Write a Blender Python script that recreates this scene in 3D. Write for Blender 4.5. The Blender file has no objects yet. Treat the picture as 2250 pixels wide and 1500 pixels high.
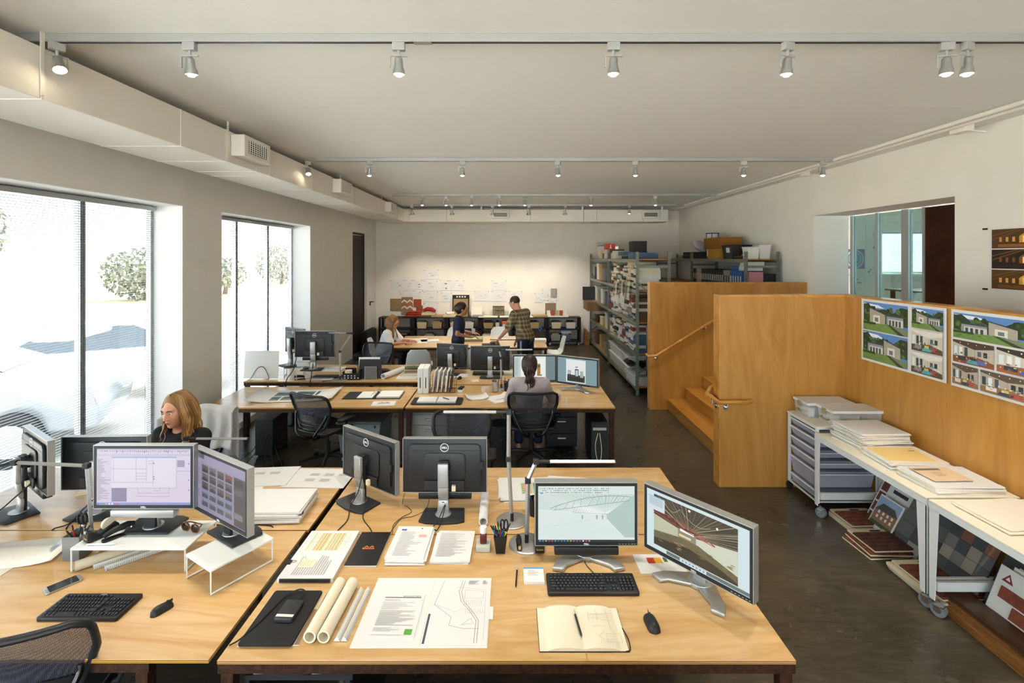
import bpy, bmesh, math, random
import numpy as np
from mathutils import Vector, Matrix, Euler
RN = random.Random(11)
SC = bpy.context.scene
C = SC.collection
PI = math.pi

# ---------------------------------------------------------------- camera, sky, exposure
FPX, CX, CY, CAMH = 1062.0, 1125.0, 566.0, 2.30
cam_d = bpy.data.cameras.new('camera'); cam = bpy.data.objects.new('camera', cam_d); C.objects.link(cam)
cam.location = (0, 0, CAMH); cam.rotation_euler = (PI/2, 0, 0)
cam_d.sensor_width = 36.0; cam_d.lens = 36.0*FPX/2250.0
cam_d.shift_x = 0.0; cam_d.shift_y = -(750.0-CY)/2250.0
cam_d.clip_start = 0.05; cam_d.clip_end = 300
SC.camera = cam
world = bpy.data.worlds.new('overcast_sky'); SC.world = world; world.use_nodes = True
wbg = world.node_tree.nodes['Background']
wbg.inputs[0].default_value = (0.80, 0.91, 1.0, 1); wbg.inputs[1].default_value = 4.0
SC.view_settings.view_transform = 'Standard'; SC.view_settings.look = 'None'
SC.view_settings.gamma = 1.0; SC.view_settings.use_curve_mapping = False
EXPO = 0.74; SC.view_settings.exposure = EXPO
SC.cycles.max_bounces = 8; SC.cycles.diffuse_bounces = 5; SC.cycles.sample_clamp_indirect = 6.0
SC.cycles.use_denoising = True
SPOT_W = 52.0
SPOT_COL = (1.0, 0.90, 0.77)

sun_d = bpy.data.lights.new('sun', 'SUN'); sun_d.energy = 38.0; sun_d.color = (1.0, 0.98, 0.95); sun_d.angle = 0.02
sun = bpy.data.objects.new('sun', sun_d); C.objects.link(sun); sun.rotation_euler = Vector((-0.50, -0.30, -0.81)).to_track_quat('-Z', 'Y').to_euler()

def portal(name, loc, rot, sx, sy):
    l = bpy.data.lights.new(name, 'AREA'); l.shape = 'RECTANGLE'; l.size = sx; l.size_y = sy; l.cycles.is_portal = True
    o = bpy.data.objects.new(name, l); C.objects.link(o); o.location = loc; o.rotation_euler = rot
    return o

# ---------------------------------------------------------------- pixel -> place
TH = 0.64                                            # desk height
def W(px, py, Y): return Vector(((px-CX)/FPX*Y, Y, CAMH-(py-CY)/FPX*Y))
def T(px, py, z=TH):
    Y = FPX*(CAMH-z)/(py-CY); return Vector(((px-CX)/FPX*Y, Y, z))

# ---------------------------------------------------------------- materials
def lin(h):
    if not isinstance(h, str): return tuple(h)[:3]
    h = h.lstrip('#'); o = []
    for i in (0, 2, 4):
        v = int(h[i:i+2], 16)/255.0
        o.append(v/12.92 if v <= 0.04045 else ((v+0.055)/1.055)**2.4)
    return tuple(o)
MATS = {}
def nd(nt, t, **kw):
    n = nt.nodes.new(t)
    for k, v in kw.items(): setattr(n, k, v)
    return n
def ramp(nt, fac, stops):
    r = nd(nt, 'ShaderNodeValToRGB'); el = r.color_ramp.elements
    while len(el) < len(stops): el.new(0.5)
    for e, (p, c) in zip(el, stops): e.position = p; e.color = (*lin(c), 1)
    nt.links.new(fac, r.inputs[0]); return r.outputs[0]
def M(name, col='808080', rough=0.5, metal=0.0, spec=0.5, noise=None, bump=None, coat=0.0, alpha=1.0, trans=0.0, emit=None, ior=1.45, rvar=None):
    """plain surface; noise=(scale, second colour), bump=(scale, strength)"""
    if name in MATS: return MATS[name]
    m = bpy.data.materials.new(name); m.use_nodes = True; nt = m.node_tree; b = nt.nodes['Principled BSDF']
    b.inputs['Base Color'].default_value = (*lin(col), 1); b.inputs['Roughness'].default_value = rough
    b.inputs['Metallic'].default_value = metal; b.inputs['Specular IOR Level'].default_value = spec
    b.inputs['Coat Weight'].default_value = coat; b.inputs['Coat Roughness'].default_value = 0.08
    b.inputs['Alpha'].default_value = alpha; b.inputs['Transmission Weight'].default_value = trans; b.inputs['IOR'].default_value = ior
    if emit: b.inputs['Emission Color'].default_value = (*lin(emit[0]), 1); b.inputs['Emission Strength'].default_value = emit[1]
    if noise or bump or rvar: tc = nd(nt, 'ShaderNodeTexCoord')
    if noise:
        n = nd(nt, 'ShaderNodeTexNoise'); n.inputs['Scale'].default_value = noise[0]; n.inputs['Detail'].default_value = 6
        nt.links.new(tc.outputs['Object'], n.inputs[0])
        nt.links.new(ramp(nt, n.outputs[0], [(0.35, col), (0.65, noise[1])]), b.inputs['Base Color'])
    if rvar:
        n = nd(nt, 'ShaderNodeTexNoise'); n.inputs['Scale'].default_value = rvar[0]; n.inputs['Detail'].default_value = 5
        nt.links.new(tc.outputs['Object'], n.inputs[0])
        mr = nd(nt, 'ShaderNodeMapRange'); mr.inputs['From Min'].default_value = .3; mr.inputs['From Max'].default_value = .7
        mr.inputs['To Min'].default_value = rvar[1]; mr.inputs['To Max'].default_value = rvar[2]
        nt.links.new(n.outputs[0], mr.inputs[0]); nt.links.new(mr.outputs[0], b.inputs['Roughness'])
    if bump:
        n = nd(nt, 'ShaderNodeTexNoise'); n.inputs['Scale'].default_value = bump[0]; n.inputs['Detail'].default_value = 4
        nt.links.new(tc.outputs['Object'], n.inputs[0])
        bp = nd(nt, 'ShaderNodeBump'); bp.inputs['Strength'].default_value = bump[1]; bp.inputs['Distance'].default_value = 0.01
        nt.links.new(n.outputs[0], bp.inputs['Height']); nt.links.new(bp.outputs[0], b.inputs['Normal'])
    MATS[name] = m; return m
def wood(name, c1, c2, c3, scale=(0.6, 9, 9), rough=0.3, coat=0.3, streak='7a4a1c', streak_at=0.70, big=1.0):
    if name in MATS: return MATS[name]
    m = bpy.data.materials.new(name); m.use_nodes = True; nt = m.node_tree; b = nt.nodes['Principled BSDF']
    tc = nd(nt, 'ShaderNodeTexCoord'); oi = nd(nt, 'ShaderNodeObjectInfo')
    mul = nd(nt, 'ShaderNodeMath', operation='MULTIPLY'); mul.inputs[1].default_value = 37.0; nt.links.new(oi.outputs['Random'], mul.inputs[0])
    ad = nd(nt, 'ShaderNodeVectorMath', operation='ADD'); nt.links.new(tc.outputs['Object'], ad.inputs[0]); nt.links.new(mul.outputs[0], ad.inputs[1])
    mp = nd(nt, 'ShaderNodeMapping'); mp.inputs['Scale'].default_value = scale; nt.links.new(ad.outputs[0], mp.inputs[0])
    n1 = nd(nt, 'ShaderNodeTexNoise'); n1.inputs['Scale'].default_value = 1.0*big; n1.inputs['Detail'].default_value = 8; n1.inputs['Distortion'].default_value = 2.4
    n1.inputs['Roughness'].default_value = 0.62
    nt.links.new(mp.outputs[0], n1.inputs[0])
    base = ramp(nt, n1.outputs[0], [(0.28, c3), (0.47, c2), (0.62, c1)])
    mp2 = nd(nt, 'ShaderNodeMapping'); mp2.inputs['Scale'].default_value = tuple(s*2.1 for s in scale); nt.links.new(ad.outputs[0], mp2.inputs[0])
    n2 = nd(nt, 'ShaderNodeTexNoise'); n2.inputs['Scale'].default_value = 0.8; n2.inputs['Detail'].default_value = 3; n2.inputs['Distortion'].default_value = 0.7
    nt.links.new(mp2.outputs[0], n2.inputs[0])
    mr = nd(nt, 'ShaderNodeMapRange'); mr.inputs['From Min'].default_value = streak_at; mr.inputs['From Max'].default_value = streak_at+0.10; mr.inputs['To Max'].default_value = 0.6
    nt.links.new(n2.outputs[0], mr.inputs[0])
    mx = nd(nt, 'ShaderNodeMix', data_type='RGBA'); nt.links.new(mr.outputs[0], mx.inputs[0]); nt.links.new(base, mx.inputs[6]); mx.inputs[7].default_value = (*lin(streak), 1)
    nt.links.new(mx.outputs[2], b.inputs['Base Color'])
    b.inputs['Roughness'].default_value = rough; b.inputs['Coat Weight'].default_value = coat; b.inputs['Coat Roughness'].default_value = 0.1
    bp = nd(nt, 'ShaderNodeBump'); bp.inputs['Strength'].default_value = 0.04; nt.links.new(n1.outputs[0], bp.inputs['Height']); nt.links.new(bp.outputs[0], b.inputs['Normal'])
    MATS[name] = m; return m
def stripes(name, cols, pitch, axis='Z', rough=0.6):
    """plies, page edges: bands of colour along one object axis"""
    if name in MATS: return MATS[name]
    m = bpy.data.materials.new(name); m.use_nodes = True; nt = m.node_tree; b = nt.nodes['Principled BSDF']
    tc = nd(nt, 'ShaderNodeTexCoord'); sp = nd(nt, 'ShaderNodeSeparateXYZ'); nt.links.new(tc.outputs['Object'], sp.inputs[0])
    dv = nd(nt, 'ShaderNodeMath', operation='DIVIDE'); dv.inputs[1].default_value = pitch; nt.links.new(sp.outputs[axis], dv.inputs[0])
    fr = nd(nt, 'ShaderNodeMath', operation='FRACT'); nt.links.new(dv.outputs[0], fr.inputs[0])
    r = nd(nt, 'ShaderNodeValToRGB'); r.color_ramp.interpolation = 'CONSTANT'; el = r.color_ramp.elements
    while len(el) < len(cols): el.new(0.5)
    for i, (e, c) in enumerate(zip(el, cols)): e.position = i/len(cols); e.color = (*lin(c), 1)
    nt.links.new(fr.outputs[0], r.inputs[0]); nt.links.new(r.outputs[0], b.inputs['Base Color']); b.inputs['Roughness'].default_value = rough
    MATS[name] = m; return m
def attr_mat(name, emission=None, rough=0.55):
    m = bpy.data.materials.new(name); m.use_nodes = True; nt = m.node_tree; b = nt.nodes['Principled BSDF']
    a = nd(nt, 'ShaderNodeVertexColor', layer_name='Col')
    if emission:
        b.inputs['Base Color'].default_value = (0.01, 0.01, 0.01, 1); b.inputs['Roughness'].default_value = 0.35
        nt.links.new(a.outputs[0], b.inputs['Emission Color']); b.inputs['Emission Strength'].default_value = emission
    else:
        nt.links.new(a.outputs[0], b.inputs['Base Color']); b.inputs['Roughness'].default_value = rough
    MATS[name] = m; return m
def mesh_fabric(name, c1, c2, see, scale):
    """woven see-through office mesh"""
    m = bpy.data.materials.new(name); m.use_nodes = True; nt = m.node_tree; b = nt.nodes['Principled BSDF']
    tc = nd(nt, 'ShaderNodeTexCoord'); mp = nd(nt, 'ShaderNodeMapping'); mp.inputs['Scale'].default_value = (scale, scale, scale*1.6); nt.links.new(tc.outputs['Object'], mp.inputs[0])
    v = nd(nt, 'ShaderNodeTexVoronoi'); v.inputs['Scale'].default_value = 1.0; v.inputs['Randomness'].default_value = 0.15; nt.links.new(mp.outputs[0], v.inputs[0])
    nt.links.new(ramp(nt, v.outputs[0], [(0.25, c2), (0.6, c1)]), b.inputs['Base Color']); b.inputs['Roughness'].default_value = 0.6
    tr = nd(nt, 'ShaderNodeBsdfTransparent'); mx = nd(nt, 'ShaderNodeMixShader')
    mr = nd(nt, 'ShaderNodeMapRange'); mr.inputs['From Min'].default_value = 0.2; mr.inputs['From Max'].default_value = 0.55; mr.inputs['To Min'].default_value = see; mr.inputs['To Max'].default_value = see*0.25
    nt.links.new(v.outputs[0], mr.inputs[0]); nt.links.new(mr.outputs[0], mx.inputs[0]); nt.links.new(b.outputs[0], mx.inputs[1]); nt.links.new(tr.outputs[0], mx.inputs[2])
    nt.links.new(mx.outputs[0], nt.nodes['Material Output'].inputs[0])
    MATS[name] = m; return m
def floor_mat():
    m = bpy.data.materials.new('polished_concrete'); m.use_nodes = True; nt = m.node_tree; b = nt.nodes['Principled BSDF']
    tc = nd(nt, 'ShaderNodeTexCoord')
    n1 = nd(nt, 'ShaderNodeTexNoise'); n1.inputs['Scale'].default_value = 1.3; n1.inputs['Detail'].default_value = 9; n1.inputs['Roughness'].default_value = 0.6; n1.inputs['Distortion'].default_value = 0.2
    nt.links.new(tc.outputs['Object'], n1.inputs[0])
    mp = nd(nt, 'ShaderNodeMapping'); mp.inputs['Scale'].default_value = (2.5, 14, 1); mp.inputs['Rotation'].default_value = (0, 0, 0.35); nt.links.new(tc.outputs['Object'], mp.inputs[0])
    n2 = nd(nt, 'ShaderNodeTexNoise'); n2.inputs['Scale'].default_value = 2.0; n2.inputs['Detail'].default_value = 6; n2.inputs['Distortion'].default_value = 1.2; nt.links.new(mp.outputs[0], n2.inputs[0])
    ad = nd(nt, 'ShaderNodeMath', operation='ADD'); nt.links.new(n1.outputs[0], ad.inputs[0]); nt.links.new(n2.outputs[0], ad.inputs[1])
    hf = nd(nt, 'ShaderNodeMath', operation='MULTIPLY'); hf.inputs[1].default_value = 0.5; nt.links.new(ad.outputs[0], hf.inputs[0])
    nt.links.new(ramp(nt, hf.outputs[0], [(0.30, '2a2820'), (0.50, '3f3a2f'), (0.70, '5c523e')]), b.inputs['Base Color'])
    mr = nd(nt, 'ShaderNodeMapRange'); mr.inputs['To Min'].default_value = 0.16; mr.inputs['To Max'].default_value = 0.42; nt.links.new(n1.outputs[0], mr.inputs[0]); nt.links.new(mr.outputs[0], b.inputs['Roughness'])
    bp = nd(nt, 'ShaderNodeBump'); bp.inputs['Strength'].default_value = 0.05; nt.links.new(n2.outputs[0], bp.inputs['Height']); nt.links.new(bp.outputs[0], b.inputs['Normal'])
    MATS['polished_concrete'] = m; return m

attr_mat('print'); attr_mat('screen', emission=0.92/2**EXPO)
wood('maple', 'd0ad7c', 'c69f68', 'b78c50', scale=(0.9, 5.5, 5.5), rough=0.26, coat=0.4, streak='9a6a34', streak_at=0.66)
stripes('ply_edge', ['c89a48', '7a4c18', 'd2a856', '6e4416', 'c2943f'], 0.0155)
wood('birch', 'bc8a44', 'b37f3a', 'a5712e', scale=(4.0, 4.0, 0.55), rough=0.34, coat=0.2, streak='6e3d12', streak_at=0.74)
wood('birch_tread', 'b88338', 'aa742c', '945e20', scale=(6, 0.5, 6), rough=0.3, coat=0.25, streak_at=0.8)
wood('rail_wood', 'd0974a', 'c08234', 'a8681f', scale=(2, 2, 2), rough=0.35, streak_at=0.85)
M('rust_steel', '4a2c18', 0.55, 0.4, noise=(40, '2e1a10'), bump=(120, 0.2))
M('wall_white', 'e6e5de', 0.85, noise=(3, 'e2e1d9'))
M('back_white', 'e6e1d6', 0.85, noise=(3, 'e2dcd0'))
M('ceiling_paint', 'e8eae8', 0.9, bump=(160, 0.12))
M('reveal_white', 'f0f1f0', 0.7)
M('duct_white', 'e6e3da', 0.55)
M('track_grey', 'a8aaa8', 0.4, 0.3); M('lamp_silver', 'b5b7b6', 0.3, 0.8)
M('black_plastic', '17181a', 0.42, noise=(300, '1c1d1f')); M('black_satin', '1a1b1d', 0.5); M('charcoal', '26282b', 0.5); M('black_gloss', '0c0c0e', 0.12, coat=0.5)
M('silver', 'b9bab8', 0.32, 0.75); M('silver_light', 'a9abaa', 0.36, 0.55); M('chrome', 'd8d8d8', 0.12, 1.0); M('dark_steel', '3a3c3e', 0.35, 0.8)
M('white_metal', 'd9dbd7', 0.35); M('white_plastic', 'e6e9e6', 0.38); M('cream', 'e6d9b8', 0.6)
M('paper', 'dcdcda', 0.75); M('paper_cream', 'e2d9c0', 0.75); M('paper_warm', 'e6dfd0', 0.75); stripes('page_edge', ['f0efec', 'd4d2cd', 'eceae6', 'dcd9d4'], 0.004)
stripes('page_edge_cream', ['efe6cc', 'd8ccb0', 'ece1c4', 'd0c4a4'], 0.005)
M('screen_black', '0a0b0d', 0.25); M('rubber', '1b1b1c', 0.7); M('caster_grey', '6f7478', 0.5); M('shelf_steel', '7f8678', 0.45, 0.3); M('cart_black', '1d1a17', 0.5, 0.2)
M('particle_board', 'b07a3c', 0.7, noise=(60, '9a6628')); M('card', 'b0802c', 0.75); M('card_brown', '8a5a18', 0.75)
M('clear_plastic', 'f6f6f2', 0.25, alpha=0.30, spec=0.6); M('clear_drawer', 'c9cde0', 0.4, alpha=0.55); M('frosted', 'f4f4f0', 0.5, alpha=0.72)
M('grey_bin', '7f9096', 0.55); M('grey_bin_lid', '5a6260', 0.5); M('grey_cab', 'a9adad', 0.5)
mesh_fabric('chair_mesh', '3b3d4a', '22232b', 0.45, 170); mesh_fabric('seat_mesh', '24252c', '14151a', 0.0, 200); mesh_fabric('bin_mesh', '2c2d30', '1a1a1c', 0.62, 190); mesh_fabric('holder_mesh', '8f9190', '5a5c5c', 0.5, 330)
floor_mat()
M('glass', 'ffffff', 0.02, trans=1.0, ior=1.45, alpha=0.25)
M('orange_ink', 'ee7a22', 0.5); M('white_ink', 'e8e8ea', 0.4); M('gold_ink', 'd9b45a', 0.4); M('dark_ink', '2a2a30', 0.6)

# ---------------------------------------------------------------- mesh builder
class MB:
    def __init__(s): s.v = []; s.f = []; s.m = []; s.c = None
    def _add(s, vs, fs, m=0):
        o = len(s.v); s.v += [tuple(p) for p in vs]; s.f += [tuple(i+o for i in f) for f in fs]; s.m += [m]*len(fs); return s
    def box(s, c, d, rot=None, m=0):
        x, y, z = d[0]/2, d[1]/2, d[2]/2
        vs = [Vector((i*x, j*y, k*z)) for k in (-1, 1) for j in (-1, 1) for i in (-1, 1)]
        if rot is not None:
            R = rot if isinstance(rot, Matrix) else Euler(rot).to_matrix(); vs = [R @ v for v in vs]
        return s._add([v+Vector(c) for v in vs], [(0,2,3,1), (4,5,7,6), (0,1,5,4), (2,6,7,3), (0,4,6,2), (1,3,7,5)], m)
    def b2(s, x0, x1, y0, y1, z0, z1, m=0): return s.box(((x0+x1)/2, (y0+y1)/2, (z0+z1)/2), (x1-x0, y1-y0, z1-z0), None, m)
    def frust(s, c, d0, d1, h, m=0):
        x, y, z = c; a, b = d0[0]/2, d0[1]/2; e, f = d1[0]/2, d1[1]/2
        vs = [(x-a,y-b,z), (x+a,y-b,z), (x+a,y+b,z), (x-a,y+b,z), (x-e,y-f,z+h), (x+e,y-f,z+h), (x+e,y+f,z+h), (x-e,y+f,z+h)]
        return s._add(vs, [(3,2,1,0), (4,5,6,7), (0,1,5,4), (1,2,6,5), (2,3,7,6), (3,0,4,7)], m)
    def cyl(s, p0, p1, r0, r1=None, n=16, caps=True, m=0):
        p0, p1 = Vector(p0), Vector(p1); r1 = r0 if r1 is None else r1
        d = (p1-p0).normalized(); u = d.orthogonal().normalized(); w = d.cross(u)
        vs = []
        for p, r in ((p0, r0), (p1, r1)): vs += [p+(u*math.cos(2*PI*i/n)+w*math.sin(2*PI*i/n))*r for i in range(n)]
        fs = [(i, (i+1) % n, n+(i+1) % n, n+i) for i in range(n)]
        if caps: fs += [tuple(reversed(range(n))), tuple(range(n, 2*n))]
        return s._add(vs, fs, m)
    def tube(s, pts, r, n=8, closed=False, caps=True, m=0, flat=1.0, up=None):
        pts = [Vector(p) for p in pts]; k = len(pts); rs = r if isinstance(r, (list, tuple)) else [r]*k
        vs = []; u = None
        for i, p in enumerate(pts):
            a = pts[(i-1) % k] if (closed or i > 0) else p; b = pts[(i+1) % k] if (closed or i < k-1) else p
            d = (b-a).normalized()
            if up is not None: u = Vector(up).cross(d); u = u.normalized() if u.length > 1e-5 else d.orthogonal().normalized()
            elif u is None: u = d.orthogonal().normalized()
            else: u = (u-d*u.dot(d)); u = u.normalized() if u.length > 1e-6 else d.orthogonal().normalized()
            w = d.cross(u)
            vs += [p+u*math.cos(2*PI*j/n)*rs[i]+w*math.sin(2*PI*j/n)*rs[i]*flat for j in range(n)]
        fs = []
        for i in range(k if closed else k-1):
            a, b = i*n, ((i+1) % k)*n
            fs += [(a+j, a+(j+1) % n, b+(j+1) % n, b+j) for j in range(n)]
        if caps and not closed: fs += [tuple(reversed(range(n))), tuple(range((k-1)*n, k*n))]
        return s._add(vs, fs, m)
    def lathe(s, prof, n=24, c=(0, 0, 0), m=0):
        vs = []; c = Vector(c)
        for r, z in prof: vs += [c+Vector((r*math.cos(2*PI*i/n), r*math.sin(2*PI*i/n), z)) for i in range(n)]
        fs = []
        for k in range(len(prof)-1): fs += [(k*n+i, k*n+(i+1) % n, (k+1)*n+(i+1) % n, (k+1)*n+i) for i in range(n)]
        if prof[0][0] > 1e-4: fs.append(tuple(reversed(range(n))))
        if prof[-1][0] > 1e-4: fs.append(tuple(range((len(prof)-1)*n, len(prof)*n)))
        return s._add(vs, fs, m)
    def prism(s, poly, z0, z1, m=0, side=None):
        n = len(poly); vs = [(x, y, z0) for x, y in poly]+[(x, y, z1) for x, y in poly]
        s._add(vs, [tuple(reversed(range(n))), tuple(range(n, 2*n))], m)
        o = len(s.v)-2*n
        fs = [(o+i, o+(i+1) % n, o+n+(i+1) % n, o+n+i) for i in range(n)]; s.f += fs; s.m += [m if side is None else side]*n; return s
    def grid(s, fn, nu, nv, m=0, close_u=False):
        vs = [fn(i/(nu-1), j/(nv-1)) for j in range(nv) for i in range(nu)]
        return s._add(vs, [(j*nu+i, j*nu+i+1, (j+1)*nu+i+1, (j+1)*nu+i) for j in range(nv-1) for i in range(nu-1)], m)
    def sphere(s, c, r, n=12, k=8, m=0, sc=(1, 1, 1)):
        pr = [(max(1e-5, r*math.sin(PI*i/k)), -r*math.cos(PI*i/k)) for i in range(k+1)]
        o = len(s.v); s.lathe(pr, n, (0, 0, 0), m)
        for i in range(o, len(s.v)):
            x, y, z = s.v[i]; s.v[i] = (c[0]+x*sc[0], c[1]+y*sc[1], c[2]+z*sc[2])
        return s
    def xf(s, mat):
        s.v = [tuple(mat @ Vector(v)) for v in s.v]; return s
    def mesh(s, name, mats, smooth=None, bev=0, seg=2, fixn=True):
        me = bpy.data.meshes.new(name); me.from_pydata(s.v, [], s.f)
        for mm in (mats if isinstance(mats, (list, tuple)) else [mats]): me.materials.append(MATS[mm] if isinstance(mm, str) else mm)
        if any(s.m): me.polygons.foreach_set('material_index', s.m)
        if bev or fixn:
            bm = bmesh.new(); bm.from_mesh(me)
            if fixn: bmesh.ops.recalc_face_normals(bm, faces=bm.faces)
            if bev:
                es = [e for e in bm.edges if len(e.link_faces) == 2 and e.calc_face_angle(0) > 0.6]
                bmesh.ops.bevel(bm, geom=es, offset=bev, segments=seg, affect='EDGES', profile=0.5, clamp_overlap=True)
            bm.to_mesh(me); bm.free()
        if smooth:
            me.polygons.foreach_set('use_smooth', [True]*len(me.polygons)); me.set_sharp_from_angle(angle=math.radians(smooth))
        me.update(); return me
def obj(name, me, parent=None, loc=(0, 0, 0), rot=(0, 0, 0)):
    o = bpy.data.objects.new(name, me); C.objects.link(o); o.parent = parent; o.location = loc; o.rotation_euler = rot; return o
def part(name, mb, mats, parent, loc=(0, 0, 0), rot=(0, 0, 0), smooth=None, bev=0, seg=2, label=None):
    o = obj(name, mb.mesh(name, mats, smooth, bev, seg), parent, loc, rot)
    if label: o['label'] = label
    return o
def thing(name, label, cat, loc=(0, 0, 0), rotz=0.0, group=None, rot=None):
    o = bpy.data.objects.new(name, None); C.objects.link(o); o.empty_display_size = 0.05
    o.location = loc; o.rotation_euler = rot if rot is not None else (0, 0, rotz); tag(o, label, cat, group); return o
def tag(o, label, cat, group=None):
    o['label'] = label; o['category'] = cat
    if group: o['group'] = group
    return o
def solo(name, mb, mats, label, cat, loc=(0, 0, 0), rotz=0.0, group=None, smooth=None, bev=0, rot=None):
    return tag(part(name, mb, mats, None, loc, rot if rot is not None else (0, 0, rotz), smooth, bev), label, cat, group)
def struct(name, mb, mats, parent=None, bev=0, smooth=None, loc=(0, 0, 0), rot=(0, 0, 0)):
    o = part(name, mb, mats, parent, loc, rot, smooth, bev)
    if parent is None: o['kind'] = 'structure'
    return o
def dup(root, loc, rotz=0.0, label=None, group=None):
    def cp(o, par):
        c = o.copy(); C.objects.link(c); c.parent = par
        for ch in o.children: cp(ch, c)
        return c
    r = cp(root, None); r.location = loc; r.rotation_euler = (0, 0, rotz)
    if label: r['label'] = label
    if group: r['group'] = group
    return r
def prints(items, parent, loc=(0, 0, 0), rot=(0, 0, 0), mat='print', name='print', step=0.00004):
    """flat ink: items = (polygon or (x0,y0,x1,y1), colour) laid in order on the local XY plane"""
    v = []; f = []; cols = []
    for k, (p, c) in enumerate(items):
        if len(p) == 4 and not isinstance(p[0], (tuple, list)): x0, y0, x1, y1 = p; p = [(x0, y0), (x1, y0), (x1, y1), (x0, y1)]
        o = len(v); z = 0.0003+k*step
        v += [(a, b, z) for a, b in p]; f.append(tuple(range(o, o+len(p)))); cols.append((len(p), lin(c)))
    me = bpy.data.meshes.new(name); me.from_pydata(v, [], f); me.materials.append(MATS[mat])
    ca = me.color_attributes.new('Col', 'FLOAT_COLOR', 'CORNER'); buf = []
    for n, c in cols: buf += [c[0], c[1], c[2], 1.0]*n
    ca.data.foreach_set('color', buf); me.update()
    return obj(name, me, parent, loc, rot)
def line2(x0, y0, x1, y1, w):
    dx, dy = x1-x0, y1-y0; l = math.hypot(dx, dy) or 1e-6; nx, ny = -dy/l*w/2, dx/l*w/2
    return [(x0+nx, y0+ny), (x0-nx, y0-ny), (x1-nx, y1-ny), (x1+nx, y1+ny)]
def circ2(x, y, r, n=16, sy=1.0): return [(x+r*math.cos(2*PI*i/n), y+r*sy*math.sin(2*PI*i/n)) for i in range(n)]
def textlines(x0, y0, x1, y1, n, col='8a8a8a', rnd=RN, fill=0.45, indent=0.0):
    out = []; h = (y1-y0)/n
    for i in range(n):
        w = (x1-x0)*rnd.uniform(0.45, 1.0); yy = y1-(i+0.5)*h
        out.append(((x0+indent, yy-h*fill/2, x0+w, yy+h*fill/2), col))
    return out
def lettering(s, size, parent, loc, rot, mat, name='lettering', align='CENTER', bold=0.0):
    cu = bpy.data.curves.new(name, 'FONT'); cu.body = s; cu.size = size; cu.align_x = align; cu.align_y = 'CENTER'; cu.extrude = 0.0002; cu.offset = bold; cu.resolution_u = 2
    t = bpy.data.objects.new('t', cu); me = bpy.data.meshes.new_from_object(t); bpy.data.objects.remove(t); bpy.data.curves.remove(cu)
    me.name = name; me.materials.clear(); me.materials.append(MATS[mat]); return obj(name, me, parent, loc, rot)
def rrect(w, h, r, n=5, cx=0, cy=0):
    out = []
    for sx, sy, a0 in ((1, 1, 0), (-1, 1, PI/2), (-1, -1, PI), (1, -1, 1.5*PI)):
        for i in range(n+1):
            a = a0+PI/2*i/n; out.append((cx+sx*(w/2-r)+r*math.cos(a), cy+sy*(h/2-r)+r*math.sin(a)))
    return out
def arc(c, r, a0, a1, n, plane='xz'):
    out = []
    for i in range(n+1):
        a = a0+(a1-a0)*i/n; x, y = r*math.cos(a), r*math.sin(a)
        out.append({'xz': (c[0]+x, c[1], c[2]+y), 'yz': (c[0], c[1]+x, c[2]+y), 'xy': (c[0]+x, c[1]+y, c[2])}[plane])
    return out
def smooth_path(pts, n=6):
    """Catmull-Rom through points"""
    P = [Vector(p) for p in pts]; P = [2*P[0]-P[1]]+P+[2*P[-1]-P[-2]]; out = []
    for i in range(1, len(P)-2):
        for k in range(n):
            t = k/n; a, b, c, d = P[i-1], P[i], P[i+1], P[i+2]
            out.append(0.5*((2*b)+(c-a)*t+(2*a-5*b+4*c-d)*t*t+(3*b-a-3*c+d)*t**3))
    out.append(P[-2]); return out
# ================================================================ THE ROOM
XL, XR, YB, YF, ZC = -3.65, 4.47, 12.95, -5.0, 3.55
def glass_mat(name, fac, tint='ffffff'):
    m = bpy.data.materials.new(name); m.use_nodes = True; nt = m.node_tree; nt.nodes.remove(nt.nodes['Principled BSDF'])
    t = nd(nt, 'ShaderNodeBsdfTransparent'); t.inputs[0].default_value = (*lin(tint), 1); g = nd(nt, 'ShaderNodeBsdfGlossy'); g.inputs['Roughness'].default_value = 0.01
    x = nd(nt, 'ShaderNodeMixShader'); x.inputs[0].default_value = fac
    nt.links.new(t.outputs[0], x.inputs[1]); nt.links.new(g.outputs[0], x.inputs[2]); nt.links.new(x.outputs[0], nt.nodes['Material Output'].inputs[0]); MATS[name] = m
glass_mat('window_glass', 0.05); glass_mat('partition_glass', 0.10, 'b4c8c6')
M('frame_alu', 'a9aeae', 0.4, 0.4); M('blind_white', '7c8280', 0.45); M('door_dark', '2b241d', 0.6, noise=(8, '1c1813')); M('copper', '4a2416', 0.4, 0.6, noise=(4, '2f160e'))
M('asphalt', 'c6c2ba', 0.9, noise=(2, 'bab6ae')); M('car_white', 'd9dcdd', 0.25, coat=0.5); M('car_silver', 'a9adb0', 0.3, 0.5, coat=0.5); M('car_glass', '2c3338', 0.05); M('leaf', '6c7064', 0.8, noise=(1.5, '585d4e')); M('bark', '5d4a38', 0.9); M('dry_grass', 'a39262', 0.9, noise=(1.2, '7f7c4c'))
M('rug', '8f6a34', 0.95, noise=(14, '3f2a16')); M('dark_wood', '3a2618', 0.6)

struct('floor', MB().b2(XL-0.37, XR, YF, YB, -0.1, 0), 'polished_concrete')
# ceiling: board joints recessed between panels
ceil = struct('ceiling', MB().b2(XL-0.4, XR+0.6, YF, YB+0.2, ZC+0.012, ZC+0.15), 'ceiling_paint')
y = -4.4
while y < YB:
    part('panel', MB().b2(XL, XR, max(YF, y), min(YB, y+1.197), ZC, ZC+0.0125), 'ceiling_paint', ceil); y += 1.2
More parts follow.
